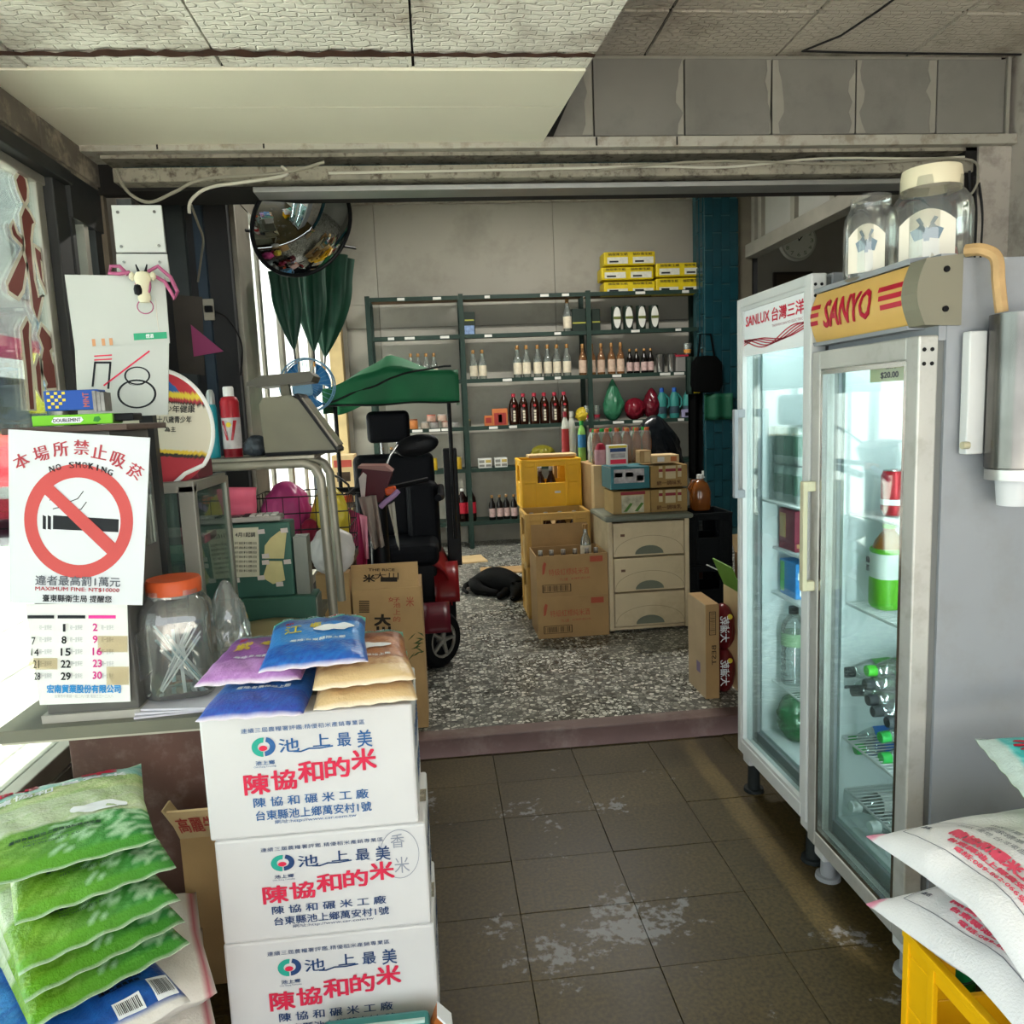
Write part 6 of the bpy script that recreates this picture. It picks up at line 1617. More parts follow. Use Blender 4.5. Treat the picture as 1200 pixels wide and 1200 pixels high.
# boxes and tins on the shelves
def pxbox(name, lab, cat, x0, x1, y0, y1, Y_, dep, mat, panels=(), z0=None, grp=None, bev=.004):
    a, b = PX(x0, y1, Y=Y_), PX(x1, y0, Y=Y_)
    zb = a.z if z0 is None else z0
    t = thing(name, lab, cat, ((a.x + b.x) / 2, Y_ + dep / 2, zb), 0, grp)
    w2, h = (b.x - a.x) / 2, (b.z - a.z)
    MB().box(-w2, w2, -dep / 2, dep / 2, 0, h).build('carton_body', mat, t, bevel=bev)
    for u0, u1, v0, v1, m in panels: MB().box(-w2 + u0 * 2 * w2, -w2 + u1 * 2 * w2, -dep / 2 - .0015, -dep / 2 + .001, v0 * h, v1 * h).build('printed_panel', m, t)
    return t
M('card_red', '#8e2f2a', .6); M('card_orange', '#b5683a', .6); M('card_green_dark', '#14241c', .5); M('card_white', '#c9c9c4', .6, var=.06)
pxbox('gift_box', 'small orange and red carton on the middle shelf', 'box', 568, 577, 484, 497, 7.5, .06, MATS['card_orange'], [(.15, .85, .3, .8, MATS['card_red'])], TZ[2])
pxbox('gift_box', 'larger red carton beside the soy sauce bottles', 'box', 577.6, 594.5, 476, 497, 7.5, .08, MATS['card_orange'], [(.1, .9, .06, .75, MATS['card_red']), (.38, .62, .2, .65, MATS['card_white'])], TZ[2])
pxbox('poster_carton', 'dark carton with blue picture at the left end of the upper shelf', 'box', 544, 556, 363, 391, 7.5, .06, MATS['card_green_dark'], [(.05, .9, .04, .42, M('poster_blue', '#7f98c0', .5, var=.4, vscale=30)), (.1, .9, .62, .68, M('poster_gold', '#9a9a3c', .5))], TZ[4])
t = pxbox('whisky_carton', 'dark green whisky carton beside the single clear bottle', 'box', 671, 688, 360, 388, 7.5, .10, MATS['card_green_dark'], [(.02, .98, .36, .42, M('poster_gold'))], TZ[4])
t = pxbox('whisky_carton', 'second dark green carton just behind the shelf post', 'box', 694, 703, 359, 386, 7.52, .10, MATS['card_green_dark'], [(.02, .98, .40, .46, M('poster_gold'))], TZ[4])
ov = thing('juice_pack', 'dark pack of four tall tins with white oval labels on the upper shelf', 'cans', PX(745, 386, Y=7.5))
ov.location.z = TZ[4]
for i, x in enumerate((722, 736, 751, 766)):
    dx = PX(x, 380, Y=7.5).x - ov.location.x
    c = MB().lathe([(.001, 0), (.045, 0), (.048, .006), (.048, .225), (.045, .23), (.001, .23)], (dx, 0, 0), 16).build('tin', M('tin_dark', '#1e2a22', .4), ov)
    mb = MB(); vs = [(dx + .036 * math.cos(a), -.049 - .004 * (1 - abs(math.cos(a))), .12 + .10 * math.sin(a)) for a in [k * PI / 12 for k in range(24)]]
    mb.add(vs, [tuple(range(24))]); mb.build('white_oval', M('oval_white', '#c6c6be', .5), c)
    mb = MB(); mb.box(dx - .036, dx + .036, -.0545, -.0535, .105, .130); mb.build('green_band', M('band_olive', '#59602c', .5), c)
for i, x in enumerate((774, 787)):
    s_ = thing('steel_cup', 'stainless cup, %s of the pair on the third shelf' % ('left' if i == 0 else 'right'), 'cup', (PX(x, 430, Y=7.53).x, 7.53, TZ[3]), 0, 'stainless cups')
    MB().lathe([(.001, .003), (.038, .003), (.05, .18), (.052, .182), (.048, .18), (.036, .006)], n=20).build('cup_wall', M('cup_steel', '#8d8c88', .25, .8), s_)
    MB().lathe([(.049, .178), (.053, .182), (.049, .186)], n=20).build('rim', MATS['steel'], s_)
t = thing('storage_tub', 'clear tub with red lid at the right end of the shelf', 'tub', (PX(798, 430, Y=7.52).x, 7.54, TZ[3]))
MB().box(-.06, .06, -.06, .06, 0, .15).build('tub_body', M('tub_grey', '#7d7a76', .3, var=.1), t, bevel=.01)
MB().box(-.065, .065, -.065, .065, .15, .17).build('lid', MATS['cap_red'], t, bevel=.004)
t = thing('glass_cup', 'clear cup standing on the red-lidded tub', 'cup', (PX(806, 410, Y=7.53).x, 7.54, TZ[3] + .171))
MB().lathe([(.001, .003), (.032, .003), (.045, .11), (.043, .11), (.03, .008)], n=20).build('cup_wall', MATS['rice_wine_glass'], t)
MB().lathe([(.0335, .015), (.038, .05)], n=20).build('orange_band', M('orange_band', '#c98a3c', .5), t)
# yellow packs on the top shelf
M('pack_yellow', '#c4ad12', .45, var=.12, vscale=18); M('pack_white', '#c6c6bc', .5, var=.15, vscale=40)
def ypack(i, x0, x1, y0, y1, nm, hi):
    t = pxbox('tissue_pack', nm, 'pack', x0, x1, y0, y1, 7.47, .20, MATS['pack_yellow'], grp='yellow packs on the top shelf', bev=.012)
    w2 = (PX(x1, y0, Y=7.47).x - PX(x0, y0, Y=7.47).x) / 2; h = PX(x0, y0, Y=7.47).z - PX(x0, y1, Y=7.47).z
    for k in range(2):
        MB().box(-w2 + .03 + k * w2, -w2 + w2 * .92 + k * w2, -.103, -.100, h * .12, h * (.55 if hi else .38)).build('white_panel', MATS['pack_white'], t)
        MB().box(-w2 + .05 + k * w2, -w2 + w2 * .55 + k * w2, -.1045, -.103, h * .2, h * .32).build('black_bar', MATS['black_print'], t)
    lettering(t, MATS['black_print'], lambda a, b: Vector((-w2 + a * 2 * w2, -.1015, b * h)), [('抽取衛生紙', .08, .46, .66, .84, {}), ('抽取衛生紙', .56, .94, .66, .84, {})])
ypack(0, 708, 768, 329, 345, 'lowest yellow pack of the left pile on the shelf top', 0)
ypack(1, 705, 766, 312, 328.5, 'middle yellow pack of the left pile on the shelf top', 1)
ypack(2, 708, 768, 294, 311.5, 'topmost yellow pack of the left pile on the shelf top', 1)
ypack(3, 769, 825, 325, 344, 'lower yellow pack of the right pile on the shelf top', 0)
ypack(4, 769, 828, 307, 324.5, 'upper yellow pack of the right pile on the shelf top', 1)
# tins and jars in the left bay
def jar_row(lst, z, grp):
    for i, (x, w_, h, col, lidc, lab) in enumerate(lst):
        t = thing('food_jar', lab, 'jar', (PX(x, 500, Y=7.5).x, 7.52, z), 0, grp)
        MB().lathe([(.001, 0), (w_ * .95, 0), (w_, .005), (w_, h * .8), (w_ * .9, h * .85), (.001, h * .85)], n=14).build('jar_body', M('food_' + col.strip('#'), col, .4, var=.2, vscale=40), t)
        MB().lathe([(w_ * .93, h * .8), (w_ * .93, h), (.001, h)], n=14).build('lid', M('lid_' + lidc.strip('#'), lidc, .4), t)
jar_row([(440, .035, .09, '#9c5a2c', '#6a3a24', 'orange jar peeping out left of the headrest shelf'), (485, .04, .10, '#b5703a', '#7a4a30', 'orange jar right of the headrest on the shelf'), (498, .04, .07, '#a89a8c', '#8d8d88', 'pale tin beside the orange jar'),
         (509, .045, .07, '#8f8a86', '#5d4038', 'grey tin under the stacked pale tin'), (523, .045, .07, '#a08c80', '#8a5a48', 'brownish tin left of the shelf post'), (533, .04, .05, '#8d8a84', '#9a9a94', 'low grey tin next to the shelf post'), (549.5, .025, .075, '#3d3d30', '#8a7a4c', 'tiny dark jar right of the shelf post')], TZ[2], 'jars and tins on the middle shelf')
jar_row([(506, .045, .065, '#b08c7c', '#a85a48', 'pale tin stacked on the grey tin'), (518.5, .045, .065, '#b59a8a', '#a8a29a', 'pale tin stacked on the brownish tin')], TZ[2] + .0705, 'stacked tins')
jar_row([(495, .045, .11, '#b0885c', '#8a8478', 'tan tin on the shelf beside the scooter mirror'), (506, .035, .12, '#c0a02c', '#b59a2c', 'narrow yellow tin half behind the canopy pole'), (533, .05, .12, '#b8962c', '#c0a83c', 'wide yellow tin left of the shelf post')], TZ[1], 'yellow tins on the lower shelf')
for i, (x0, x1) in enumerate(((561, 576), (580, 594.5))):
    pxbox('can_tray', ['left', 'right'][i] + ' small tray of white cans on the lower shelf', 'cans', x0, x1, 536, 548, 7.48, .12, MATS['card_white'], [(.05, .45, .15, .4, M('tray_grey', '#77776f', .6)), (.55, .95, .15, .4, M('tray_grey')), (.05, .45, .55, .85, M('tray_grey')), (.55, .95, .55, .85, M('tray_gold', '#a8944c', .6))], TZ[1], 'white can trays')
# bags on the middle shelf, right bay
GL('maroon_film', '#8a2a3a', .18, .75, '#6a1422', .15); GL('clear_film2', '#dfe6e2', .2, .25, '#c9d2cc', .1)
blob('plastic_bag', 'green plastic bag knotted at the top on the shelf', 'bag', (PX(720, 488, Y=7.5).x, 7.55, TZ[2]), (.10, .09, .32), M('bag_green_solid', '#2f6a4c', .35, var=.1), seed=3, knot=.6)
blob('plastic_bag', 'glossy maroon bag left of the pair beside the green bag', 'bag', (PX(745, 488, Y=7.5).x, 7.55, TZ[2]), (.10, .09, .22), M('bag_maroon', '#6a1422', .18, var=.25, vscale=15), seed=6, amp=.25)
blob('plastic_bag', 'glossy maroon bag right of the pair beside the bleach bottles', 'bag', (PX(766, 486, Y=7.5).x, 7.57, TZ[2]), (.09, .09, .27), M('bag_maroon2', '#5a1420', .22, var=.25, vscale=15), seed=7, amp=.25, knot=.3)
blob('plastic_bag', 'small yellow bag peeping above the drink bottles', 'bag', (PX(684, 490, Y=7.5).x, 7.55, TZ[2]), (.07, .07, .15), M('bag_yellow', '#b8a02c', .35), seed=8)
blob('plastic_bag', 'olive bag lying on the lower shelf above the yellow crate', 'bag', (PX(637, 545, Y=7.5).x, 7.55, TZ[1]), (.12, .10, .20), M('bag_olive', '#7a7424', .35), seed=18)
for i, x in enumerate((690, 701)):
    t = thing('plastic_cup', ['left', 'right'][i] + ' tall clear cup at the shelf post above the drinks', 'cup', (PX(x, 490, Y=7.46).x, 7.52, TZ[2]), 0, 'clear cups')
    MB().lathe([(.001, .003), (.028, .003), (.038, .16), (.036, .16), (.026, .008)], n=16).build('cup_wall', MATS['rice_wine_glass'], t)
    MB().lathe([(.0285, .02), (.033, .07)], n=16).build('red_band', MATS['cap_red'], t)
t = thing('milk_packet', 'small lilac packet lying right of the bleach bottles', 'packet', (PX(806, 488, Y=7.46).x, 7.47, TZ[2]))
MB().box(-.055, .055, -.02, .03, 0, .085).build('packet_body', M('lilac', '#8c86a4', .5), t, bevel=.01)
MB().box(-.03, .03, -.0215, -.02, .02, .055).build('dark_mark', MATS['dark_plastic'], t)

# ---- chest of drawers with cartons on it
M('chest_cream', '#cdbd9c', .5, var=.1, vscale=4, stain='#8a7450', stain_amt=.35, stain_scale=3); M('chest_top', '#6f7468', .4, var=.08); M('chest_grip', '#6d7262', .5)
ch = thing('drawer_chest', 'cream plastic chest of three drawers with grey green top', 'chest', (1.215, 4.54, FB))
W2, D2, H2 = .245, .20, .665
MB().box(-W2, -W2 + .03, -D2, D2, .01, H2).box(W2 - .03, W2, -D2, D2, .01, H2).box(-W2 + .03, W2 - .03, D2 - .02, D2, .01, H2).box(-W2 + .03, W2 - .03, -D2 + .01, D2 - .02, .01, .03).build('frame', MATS['chest_cream'], ch, bevel=.006)
MB().box(-W2 - .02, W2 + .02, -D2 - .025, D2 + .01, H2, H2 + .032).build('chest_top', MATS['chest_top'], ch, bevel=.014)
for i in range(3):
    z0 = .035 + i * .21
    d = MB().box(-W2 + .033, W2 - .033, -D2 - .004, D2 - .03, z0, z0 + .20).build('drawer', MATS['chest_cream'], ch, bevel=.006)
    pl = [(.085 * math.cos(a), z0 + .012 + .05 * math.sin(a)) for a in [k * PI / 12 for k in range(13)]]
    MB().prism(pl, -D2 - .008, -D2 - .003, 'y').build('grip', MATS['chest_grip'], d)
    mb = MB(); fq = lambda u, v: Vector((u, -D2 - .0052, v))
    line2d(mb, fq, [(.205 * math.cos(a), z0 + .02 + .10 * math.sin(a)) for a in [k * PI / 18 for k in range(19)]], .002); mb.build('moulded_arc', M('arc_line', '#8a7c64', .6), d)
    if i: MB().box(-.17, -.145, -D2 - .0055, -D2 - .004, z0 + .12, z0 + .135).build('sticker', M('stick_brown', '#6a5040', .6), d)
ZC = FB + H2 + .033
M('carton_teal', '#2f6a72', .5); M('tan_carton', '#a68a58', .75, var=.1, vscale=9); M('tin_print', '#a8a4a4', .5, var=.35, vscale=35); M('print_maroon', '#8a3038', .55); M('veg_print', '#b9b49a', .5, var=.4, vscale=30)
t = pxbox('drink_carton', 'tan carton with white and green pictures lower left on the chest', 'box', 719, 762, 571, 600, 4.40, .25, MATS['tan_carton'], [(.22, .82, .05, .82, MATS['veg_print']), (.2, .86, .84, .98, MATS['print_maroon'])], ZC)
for u in (.36, .66): MB().prism([(-.11 + .22 * u - .02, .015), (-.11 + .22 * u, .015), (-.11 + .22 * u + .035, .06), (-.11 + .22 * u + .02, .065)], -.128, -.1265, 'y').build('green_leaf_print', M('veg_green', '#4f7a34', .6), t)
z2 = ZC + (PX(719, 571, Y=4.4).z - PX(719, 600, Y=4.4).z) + .001
t = pxbox('drink_carton', 'teal open tray of tins standing on the tan carton', 'box', 716, 761, 541.5, 570, 4.40, .25, MATS['carton_teal'], [(.08, .86, .28, .9, MATS['tin_print']), (.1, .30, .55, .75, MATS['print_maroon']), (.38, .58, .55, .75, MATS['ink_navy']), (.66, .84, .35, .6, MATS['print_maroon'])], z2)
MB().box(-.116, -.1145, -.12, .12, .01, .13).build('pale_side', M('pale_pink', '#c4aaa0', .6), t)
z3 = z2 + (PX(716, 541.5, Y=4.4).z - PX(716, 570, Y=4.4).z) + .001
t = pxbox('detergent_box', 'small white and red printed pack on the teal tray', 'box', 713, 735.5, 516.5, 541, 4.42, .07, MATS['card_white'], [(.05, .95, .86, .97, MATS['print_yellow']), (.1, .9, .66, .84, MATS['ink_navy']), (.1, .9, .06, .28, MATS['ink_red']), (.12, .85, .36, .58, M('tin_print'))], z3)
t = thing('candy_tub', 'pink strawberry candy tub beside the white pack', 'tub', (PX(705, 541, Y=4.5).x, 4.52, z3))
MB().lathe([(.001, 0), (.034, 0), (.037, .005), (.037, .085), (.033, .09)], n=16).build('tub_body', M('tub_pink', '#b98a90', .4, var=.25, vscale=20), t)
MB().lathe([(.034, .088), (.03, .105), (.018, .125), (.001, .13)], n=14).build('lid', MATS['cap_red'], t)
M('milk_carton', '#9a7d4c', .75, var=.1, vscale=9); M('milk_cream', '#bfb08c', .5)
def milk_carton(lab, y0, y1, z):
    t = pxbox('drink_carton', lab, 'box', 762.5, 805.5, y0, y1, 4.41, .24, MATS['milk_carton'], (), z)
    h = PX(762, y0, Y=4.41).z - PX(762, y1, Y=4.41).z
    for u0, u1, v0 in ((.22, .32, .42), (.40, .68, .36), (.74, .84, .42)):
        MB().box(-.11 + .22 * u0, -.11 + .22 * u1, -.1218, -.1195, h * v0, h * .9).build('cream_picture', MATS['milk_cream'], t)
        MB().box(-.11 + .22 * u0, -.11 + .22 * u1, -.123, -.1215, h * .66, h * .78).build('maroon_band', MATS['print_maroon'], t)
    lettering(t, M('ink_brown', '#5a3a24', .7), lambda a, b: Vector((-.11 + .22 * a, -.1215, b * h)), [('統一調味乳', .16, .84, .1, .28, dict(bold=.02))])
    return h
h_ = milk_carton('brown milk carton lower right on the chest', 568.5, 597, ZC)
h2_ = milk_carton('brown milk carton upper right on the chest', 540, 568, ZC + h_ + .001)
z4 = ZC + h_ + h2_ + .002
pxbox('small_carton', 'low open carton on top of the brown milk cartons', 'box', 764, 796, 529, 540, 4.43, .16, MATS['cardboard_pale'], [(.2, .45, .2, .8, MATS['card_white']), (.68, .9, .2, .8, MATS['card_orange'])], z4)
pxbox('small_carton', 'small brown carton standing left on the milk cartons', 'box', 750, 763, 524, 540, 4.47, .10, MATS['cardboard'], [(.4, .9, .1, .9, MATS['cardboard_pale'])], z4)
# cartons with drinks behind the chest
carton('cardboard_box', 'lower cardboard box hidden behind the drawer chest', .985, 1.48, 4.86, 5.22, FB, .55, MATS['cardboard'])
carton('cardboard_box', 'upper cardboard box carrying the plastic drink bottles', .985, 1.48, 4.86, 5.22, .551, 1.03, MATS['cardboard'])
t = carton('cardboard_box', 'narrow upright cardboard box between crates and chest', .985, 1.06, 4.765, 4.85, FB, 1.03, MATS['cardboard_pale'])
SOFT = [(.027, 0), (.031, .006), (.031, .03), (.027, .06), (.031, .10), (.031, .14), (.026, .165), (.0135, .195), (.0135, .205)]
def soft(name, liq, capm, labm=None):
    return bottle_proto(name, '', 'bottle', SOFT, liq, (.075, .135) if labm else None, labm, (.0155, .198, .222), capm, .0318)
M('orange_drink', '#c8662c', .25); M('tea_drink', '#8a5028', .22); M('green_drink', '#5f9a5c', .3); M('white_drink', '#b9bdb4', .35); M('blue_wrap', '#2f7cb4', .4); M('lime_drink', '#7fb45c', .35)
B_or = soft('tea_bottle', MATS['tea_drink'], M('cap_orange', '#c8683c', .45)); B_gr = soft('soda_bottle', GL('green_pet', '#a8d8b4', .12, .4, '#7fb890', .1), MATS['cap_leaf']); B_wh = soft('yogurt_bottle', MATS['white_drink'], MATS['cap_red'], MATS['label_white'])
def soft_row(proto, xs, Y_, py, lab, grp, z=1.031):
    for i, x in enumerate(xs):
        o = dup(proto, (PX(x, py, Y=Y_).x, Y_, z), 0, lab % ORD[i]); o['group'] = grp
soft_row(B_or, [699, 711, 723, 735, 746, 758], 4.895, 520, '%s amber tea bottle from the left in the wrapped six-pack', 'wrapped amber tea bottles')
soft_row(B_gr, [696, 705, 714, 724, 734, 744, 754], 5.00, 500, '%s green-capped soda bottle from the left behind the tea bottles', 'green-capped bottles')
soft_row(B_wh, [693, 702, 712, 722, 732, 742], 5.13, 485, '%s red-capped white bottle from the left in the rear row', 'red-capped bottles')
for p_ in (B_or, B_gr, B_wh): drop(p_)
wrap = thing('shrink_wrap', 'clear film stretched over the amber tea bottles', 'film', (0, 0, 0))
a, b = PX(693, 520, Y=4.86), PX(764, 520, Y=4.86)
MB().box(a.x, b.x, 4.862, 4.93, 1.031, 1.235).build('film', GL('film'), wrap, bevel=.02)
for i, (x, colr, capc, h_, lab) in enumerate(((664, 'label_red', 'cap_red', .37, 'tall red and yellow bottle at the left end of the drinks'), (671.5, 'white_drink', 'cap_white', .37, 'tall white bottle second from the left of the drinks'), (681, 'blue_wrap', 'cap_leaf', .30, 'bottle with blue wrap and green cap before the white one'))):
    t = thing('drink_bottle', lab, 'bottle', (PX(x, 520, Y=5.6).x, 5.57 + .07 * (i != 2), 1.001))
    MB().lathe([(.001, 0), (.026, 0), (.029, .006), (.029, h_ * .68), (.022, h_ * .8), (.012, h_ * .88), (.012, h_ * .93), (.001, h_ * .93)], n=14).build('bottle_body', M('lime_drink') if i == 2 else M('white_drink'), t)
    MB().lathe([(.0297, h_ * (.35 if i == 2 else .12)), (.0297, h_ * .66)], n=14).build('bottle_label', MATS[colr], t)
    MB().lathe([(.0145, h_ * .89), (.0145, h_), (.001, h_)], n=12).build('cap', MATS[capc], t)
carton('cardboard_box', 'tall cardboard box carrying the three left drink bottles', .84, 1.15, 5.48, 5.72, FB, 1.0, MATS['cardboard'])
# ---- yellow and tan crates with bottles
G5 = 'yellow bottle crates in the back room'
M('crate_tan', '#c29a50', .5, var=.15, vscale=6)
for i in range(3):
    t = thing('bottle_crate', ['lowest yellow crate of the stack by the dog', 'middle yellow crate of the stack by the dog', 'top yellow crate with brown bottles inside'][i], 'crate', (.768 + (0 if i == 2 else .02), 5.29, FB + i * .332), 0, G5)
    crate_mesh(t, .405, .33, .33, MATS['crate_yellow'])
    if i == 2: MB().box(.02, .06, -.1712, -.169, .10, .115).build('name_plate', MATS['tag_white'], t)
cn = thing('crate_cover', 'flat pale carton lid lying across the top yellow crate', 'lid', (.80, 5.35, FB + .998))
MB().box(-.16, .17, -.08, .09, 0, .02).build('lid_board', MATS['cardboard_pale'], cn, bevel=.003)
for i in range(2):
    t = thing('bottle_crate', ['lower tan crate mostly hidden by the wine cartons', 'tan crate with cardboard front above the wine cartons'][i], 'crate', (.748, 4.93, FB + i * .340), 0, 'tan crates')
    crate_mesh(t, .41, .32, .338, MATS['crate_tan'])
    if i: MB().box(-.175, .185, -.172, -.166, .02, .27).build('cardboard_sheet', MATS['cardboard'], t)
P_beer = thing('beer_bottle', '', 'bottle', (0, 0, -20))
MB().lathe([(.001, 0), (.032, 0), (.034, .005), (.034, .15), (.028, .18), (.014, .21), (.0125, .25), (.001, .25)], n=12).build('bottle_body', MATS['brown_glass'], P_beer)
MB().lathe([(.0135, .225), (.0135, .252), (.001, .254)], n=10).build('foil_cap', M('foil_silver', '#9a9892', .35, .6), P_beer)
k = 0
for i in range(4):
    for j in range(2):
        o = dup(P_beer, (.605 + i * .095, 4.87 + j * .11, FB + .340 + .065), 0, '%s brown bottle from the left in the %s row of the tan crate' % (ORD[i], ['front', 'rear'][j])); o['group'] = 'brown bottles in the tan crate'
for i in range(2):
    o = dup(P_beer, (.70 + i * .075, 5.19, FB + .664 + .022), 0, ['left', 'right'][i] + ' brown bottle seen through the hole of the top yellow crate'); o['group'] = 'brown bottles in the yellow crate'
def wine_carton(lab, z, opened):
    t = thing('wine_carton', lab, 'box', (.752, 4.475, z), 0, 'wine cartons before the crates')
    w2, d2, h = .21, .155, .245
    mb = MB().box(-w2, w2, -d2, -d2 + .005, 0, h).box(-w2, w2, d2 - .005, d2, 0, h).box(-w2, -w2 + .005, -d2 + .005, d2 - .005, 0, h).box(w2 - .005, w2, -d2 + .005, d2 - .005, 0, h).box(-w2 + .005, w2 - .005, -d2 + .005, d2 - .005, 0, .005)
    if not opened: mb.box(-w2 + .005, w2 - .005, -d2 + .005, d2 - .005, h - .006, h)
    mb.build('carton_body', MATS['cardboard'], t)
    f = lambda a, b: Vector((-w2 + a * 2 * w2, -d2 - .0013, b * h))
    M('carton_ink_red', '#a8523c', .7)
    lettering(t, MATS['carton_ink_red'], f, [('特級紅標純米酒', .17, .73, .52, .68, dict(bold=.0)), ('TTL 公賣', .32, .43, .38, .45, {}), ('台灣菸酒公司', .48, .74, .40, .45, dict(bold=0.))], 'carton_print')
    mb = MB(); poly2d(mb, f, [(.08, .55), (.11, .58), (.14, .82), (.11, .86), (.085, .76)]); mb.build('island_mark', MATS['carton_ink_red'], t)
    mb = MB(); rect2d(mb, f, .75, .93, .80, .94); mb.build('red_stamp', MATS['carton_ink_red'], t)
    mb = MB()
    line2d(mb, f, [(.08, .12), (.47, .12), (.47, .30), (.08, .30), (.08, .12)], .012)
    for i in range(16): line2d(mb, f, [(.10 + i * .0225, .145), (.10 + i * .0225, .275)], random.choice((.005, .012)))
    mb.build('barcode', M('barcode_ink', '#3a2a1c', .7), t)['kind'] = 'stuff'
    return t
wine_carton('lower wine carton with red print and barcode on the terrazzo', FB, False)
wine_carton('upper open wine carton with bottle necks standing in it', FB + .246, True)
for i, x in enumerate((.58, .645, .715, .785, .855, .91)):
    o = dup(P_beer, (x, 4.40, FB + .252), 0, '%s bottle neck from the left in the open wine carton' % ORD[i], (1, 1, 1.02)); o['group'] = 'bottles in the open wine carton'
drop(P_beer)
t = thing('rice_wine_bottle', 'clear wine bottle standing up in the open carton', 'bottle', (.865, 4.475, FB + .252))
MB().lathe([(.001, 0), (.03, 0), (.033, .01), (.033, .26), (.028, .30), (.014, .33), (.013, .37)], n=14).build('bottle_body', MATS['rice_wine_glass'], t)
MB().lathe([(.0335, .20), (.0335, .265)], n=14).build('bottle_label', MATS['label_cream'], t)
MB().lathe([(.016, .36), (.016, .39), (.001, .391)], n=12).build('cap', MATS['cap_gold'], t)

# ---- boxes on the right beside the far fridge
t = carton('flat_carton', 'tall narrow carton with barcode on the terrazzo beside the white fridge', 1.158, 1.222, 3.235, 3.47, FB, .505, MATS['cardboard'])
MB().box(-.0335, -.0320, -.117, .117, .002, .438).build('pale_side', M('lit_side_card', '#b39c7c', .8, var=.1, vscale=7), t)  # left face coloured paler for the light falling on it
f = plane((-.032, -.1175, 0), (1, 0, 0), (0, 0, 1))
mb = MB(); line2d(mb, f, [(.018, .30), (.046, .30), (.046, .405), (.018, .405), (.018, .30)], .003)
for i in range(14): line2d(mb, f, [(.022, .308 + i * .0068), (.042, .308 + i * .0068)], random.choice((.0015, .003)))
mb.build('barcode', MATS['barcode_ink'], t)['kind'] = 'stuff'
lettering(t, MATS['barcode_ink'], lambda a, b: Vector((-.032 + .048 - b, -.1187, .25 - a)), [('BEST', 0, .09, .0, .02, {})], 'carton_print')
f = lambda a, b: Vector((-.0345, .1 - a, b))
mb = MB(); rect2d(mb, f, .10, .15, .10, .15); mb.build('purple_mark', M('purple_mark', '#7a6a86', .7), t)
for i in range(2):
    b_ = blob('snack_bag', ['lower', 'upper'][i] + ' dark red snack bag with white lettering beside the tall carton', 'snack', (1.275, 3.33, FB + i * .205), (.05, .07, .21), M('snack_red', '#6a1a1e', .3, var=.2, vscale=12), seed=30 + i, amp=.12, fl=.03)
    lettering(b_, MATS['print_white'], lambda a, b: Vector((-.02 + b * .7, -.074 + .0, a)), [('大滷乾', .05, .17, -.03, .03, {})])
    mb = MB(); mb.cyl((.005, -.073, .165), (.005, -.070, .165), .012, n=12); mb.build('yellow_burst', MATS['print_yellow'], b_)
t = thing('open_carton', 'open tan carton with green leaflet flap next to the white fridge', 'box', (1.435, 3.36, FB))
MB().box(-.10, .12, -.12, -.115, 0, .47).box(-.10, .12, .115, .12, 0, .47).box(-.10, -.095, -.115, .115, 0, .47).box(.115, .12, -.115, .115, 0, .47).box(-.095, .115, -.115, .115, 0, .005).build('carton_body', MATS['cardboard_pale'], t)
MB().prism([(-.10, .47), (-.094, .47), (-.15, .60), (-.156, .598)], -.115, .115, 'y').build('green_flap', M('flap_green', '#5f8a2f', .6, var=.1), t)
MB().prism([(.0, .47), (.005, .47), (-.18, .57), (-.185, .566)], .12, .122, 'y').build('white_leaf', M('paper'), t)
t = thing('open_carton', 'brown open carton in the dark behind the white fridge', 'box', (2.06, 4.55, FB), .1)
MB().box(-.18, .18, -.14, -.134, 0, .38).box(-.18, .18, .134, .14, 0, .38).box(-.18, -.174, -.134, .134, 0, .38).box(.174, .18, -.134, .134, 0, .38).box(-.174, .174, -.134, .134, 0, .006).build('carton_body', MATS['cardboard'], t)
MB().prism([(.14, .38), (.146, .38), (.20, .48), (.194, .482)], -.18, .0, 'x').build('flap', MATS['cardboard_pale'], t)
t = thing('wooden_bench', 'low dark red wooden bench in the shade right of the chest', 'bench', (1.75, 5.3, FB))
MB().box(-.22, .22, -.25, .25, .34, .37).build('seat', M('bench_wood', '#4a2a1c', .6, var=.3, vscale=6), t, bevel=.005)
for x in (-.19, .19):
    for y in (-.22, .22): MB().box(x - .02, x + .02, y - .02, y + .02, 0, .34).build('leg', M('bench_wood'), t)
t = thing('plastic_basket', 'dark grey plastic basket standing on the wooden bench', 'basket', (1.78, 5.25, FB + .371))
mb = MB().box(-.13, .13, -.10, .10, 0, .008)
for s_ in (-1, 1): mb.box(-.13, .13, s_ * .10 - .004, s_ * .10 + .004, .008, .11).box(s_ * .13 - .004, s_ * .13 + .004, -.096, .096, .008, .11)
mb.build('basket_body', M('basket_grey', '#3d4444', .5), t, bevel=.002); MB().box(-.14, .14, -.11, -.10, .10, .115).build('rim', M('basket_grey'), t)
jg = thing('amber_jug', 'amber plastic jug with loop handle behind the chest of drawers', 'jug', (1.66, 4.72, .72))
MB().lathe([(.001, 0), (.055, 0), (.062, .01), (.062, .12), (.045, .17), (.02, .19), (.018, .205)], n=20, sq=1).build('jug_body', GL('amber', '#c98a4a'), jg)
MB().lathe([(.022, .2), (.022, .225), (.001, .226)], n=14).build('cap', M('cap_white'), jg)
MB().tube([Vector((-.045, 0, .10)), Vector((-.075, 0, .14)), Vector((-.05, 0, .19)), Vector((-.01, 0, .185))], .008, 8).build('handle', GL('amber'), jg)
t = thing('side_crate', 'dark plastic crate under the amber jug', 'crate', (1.66, 4.72, FB)); crate_mesh(t, .30, .30, .325, M('crate_dark', '#101416', .5, spec=.1))
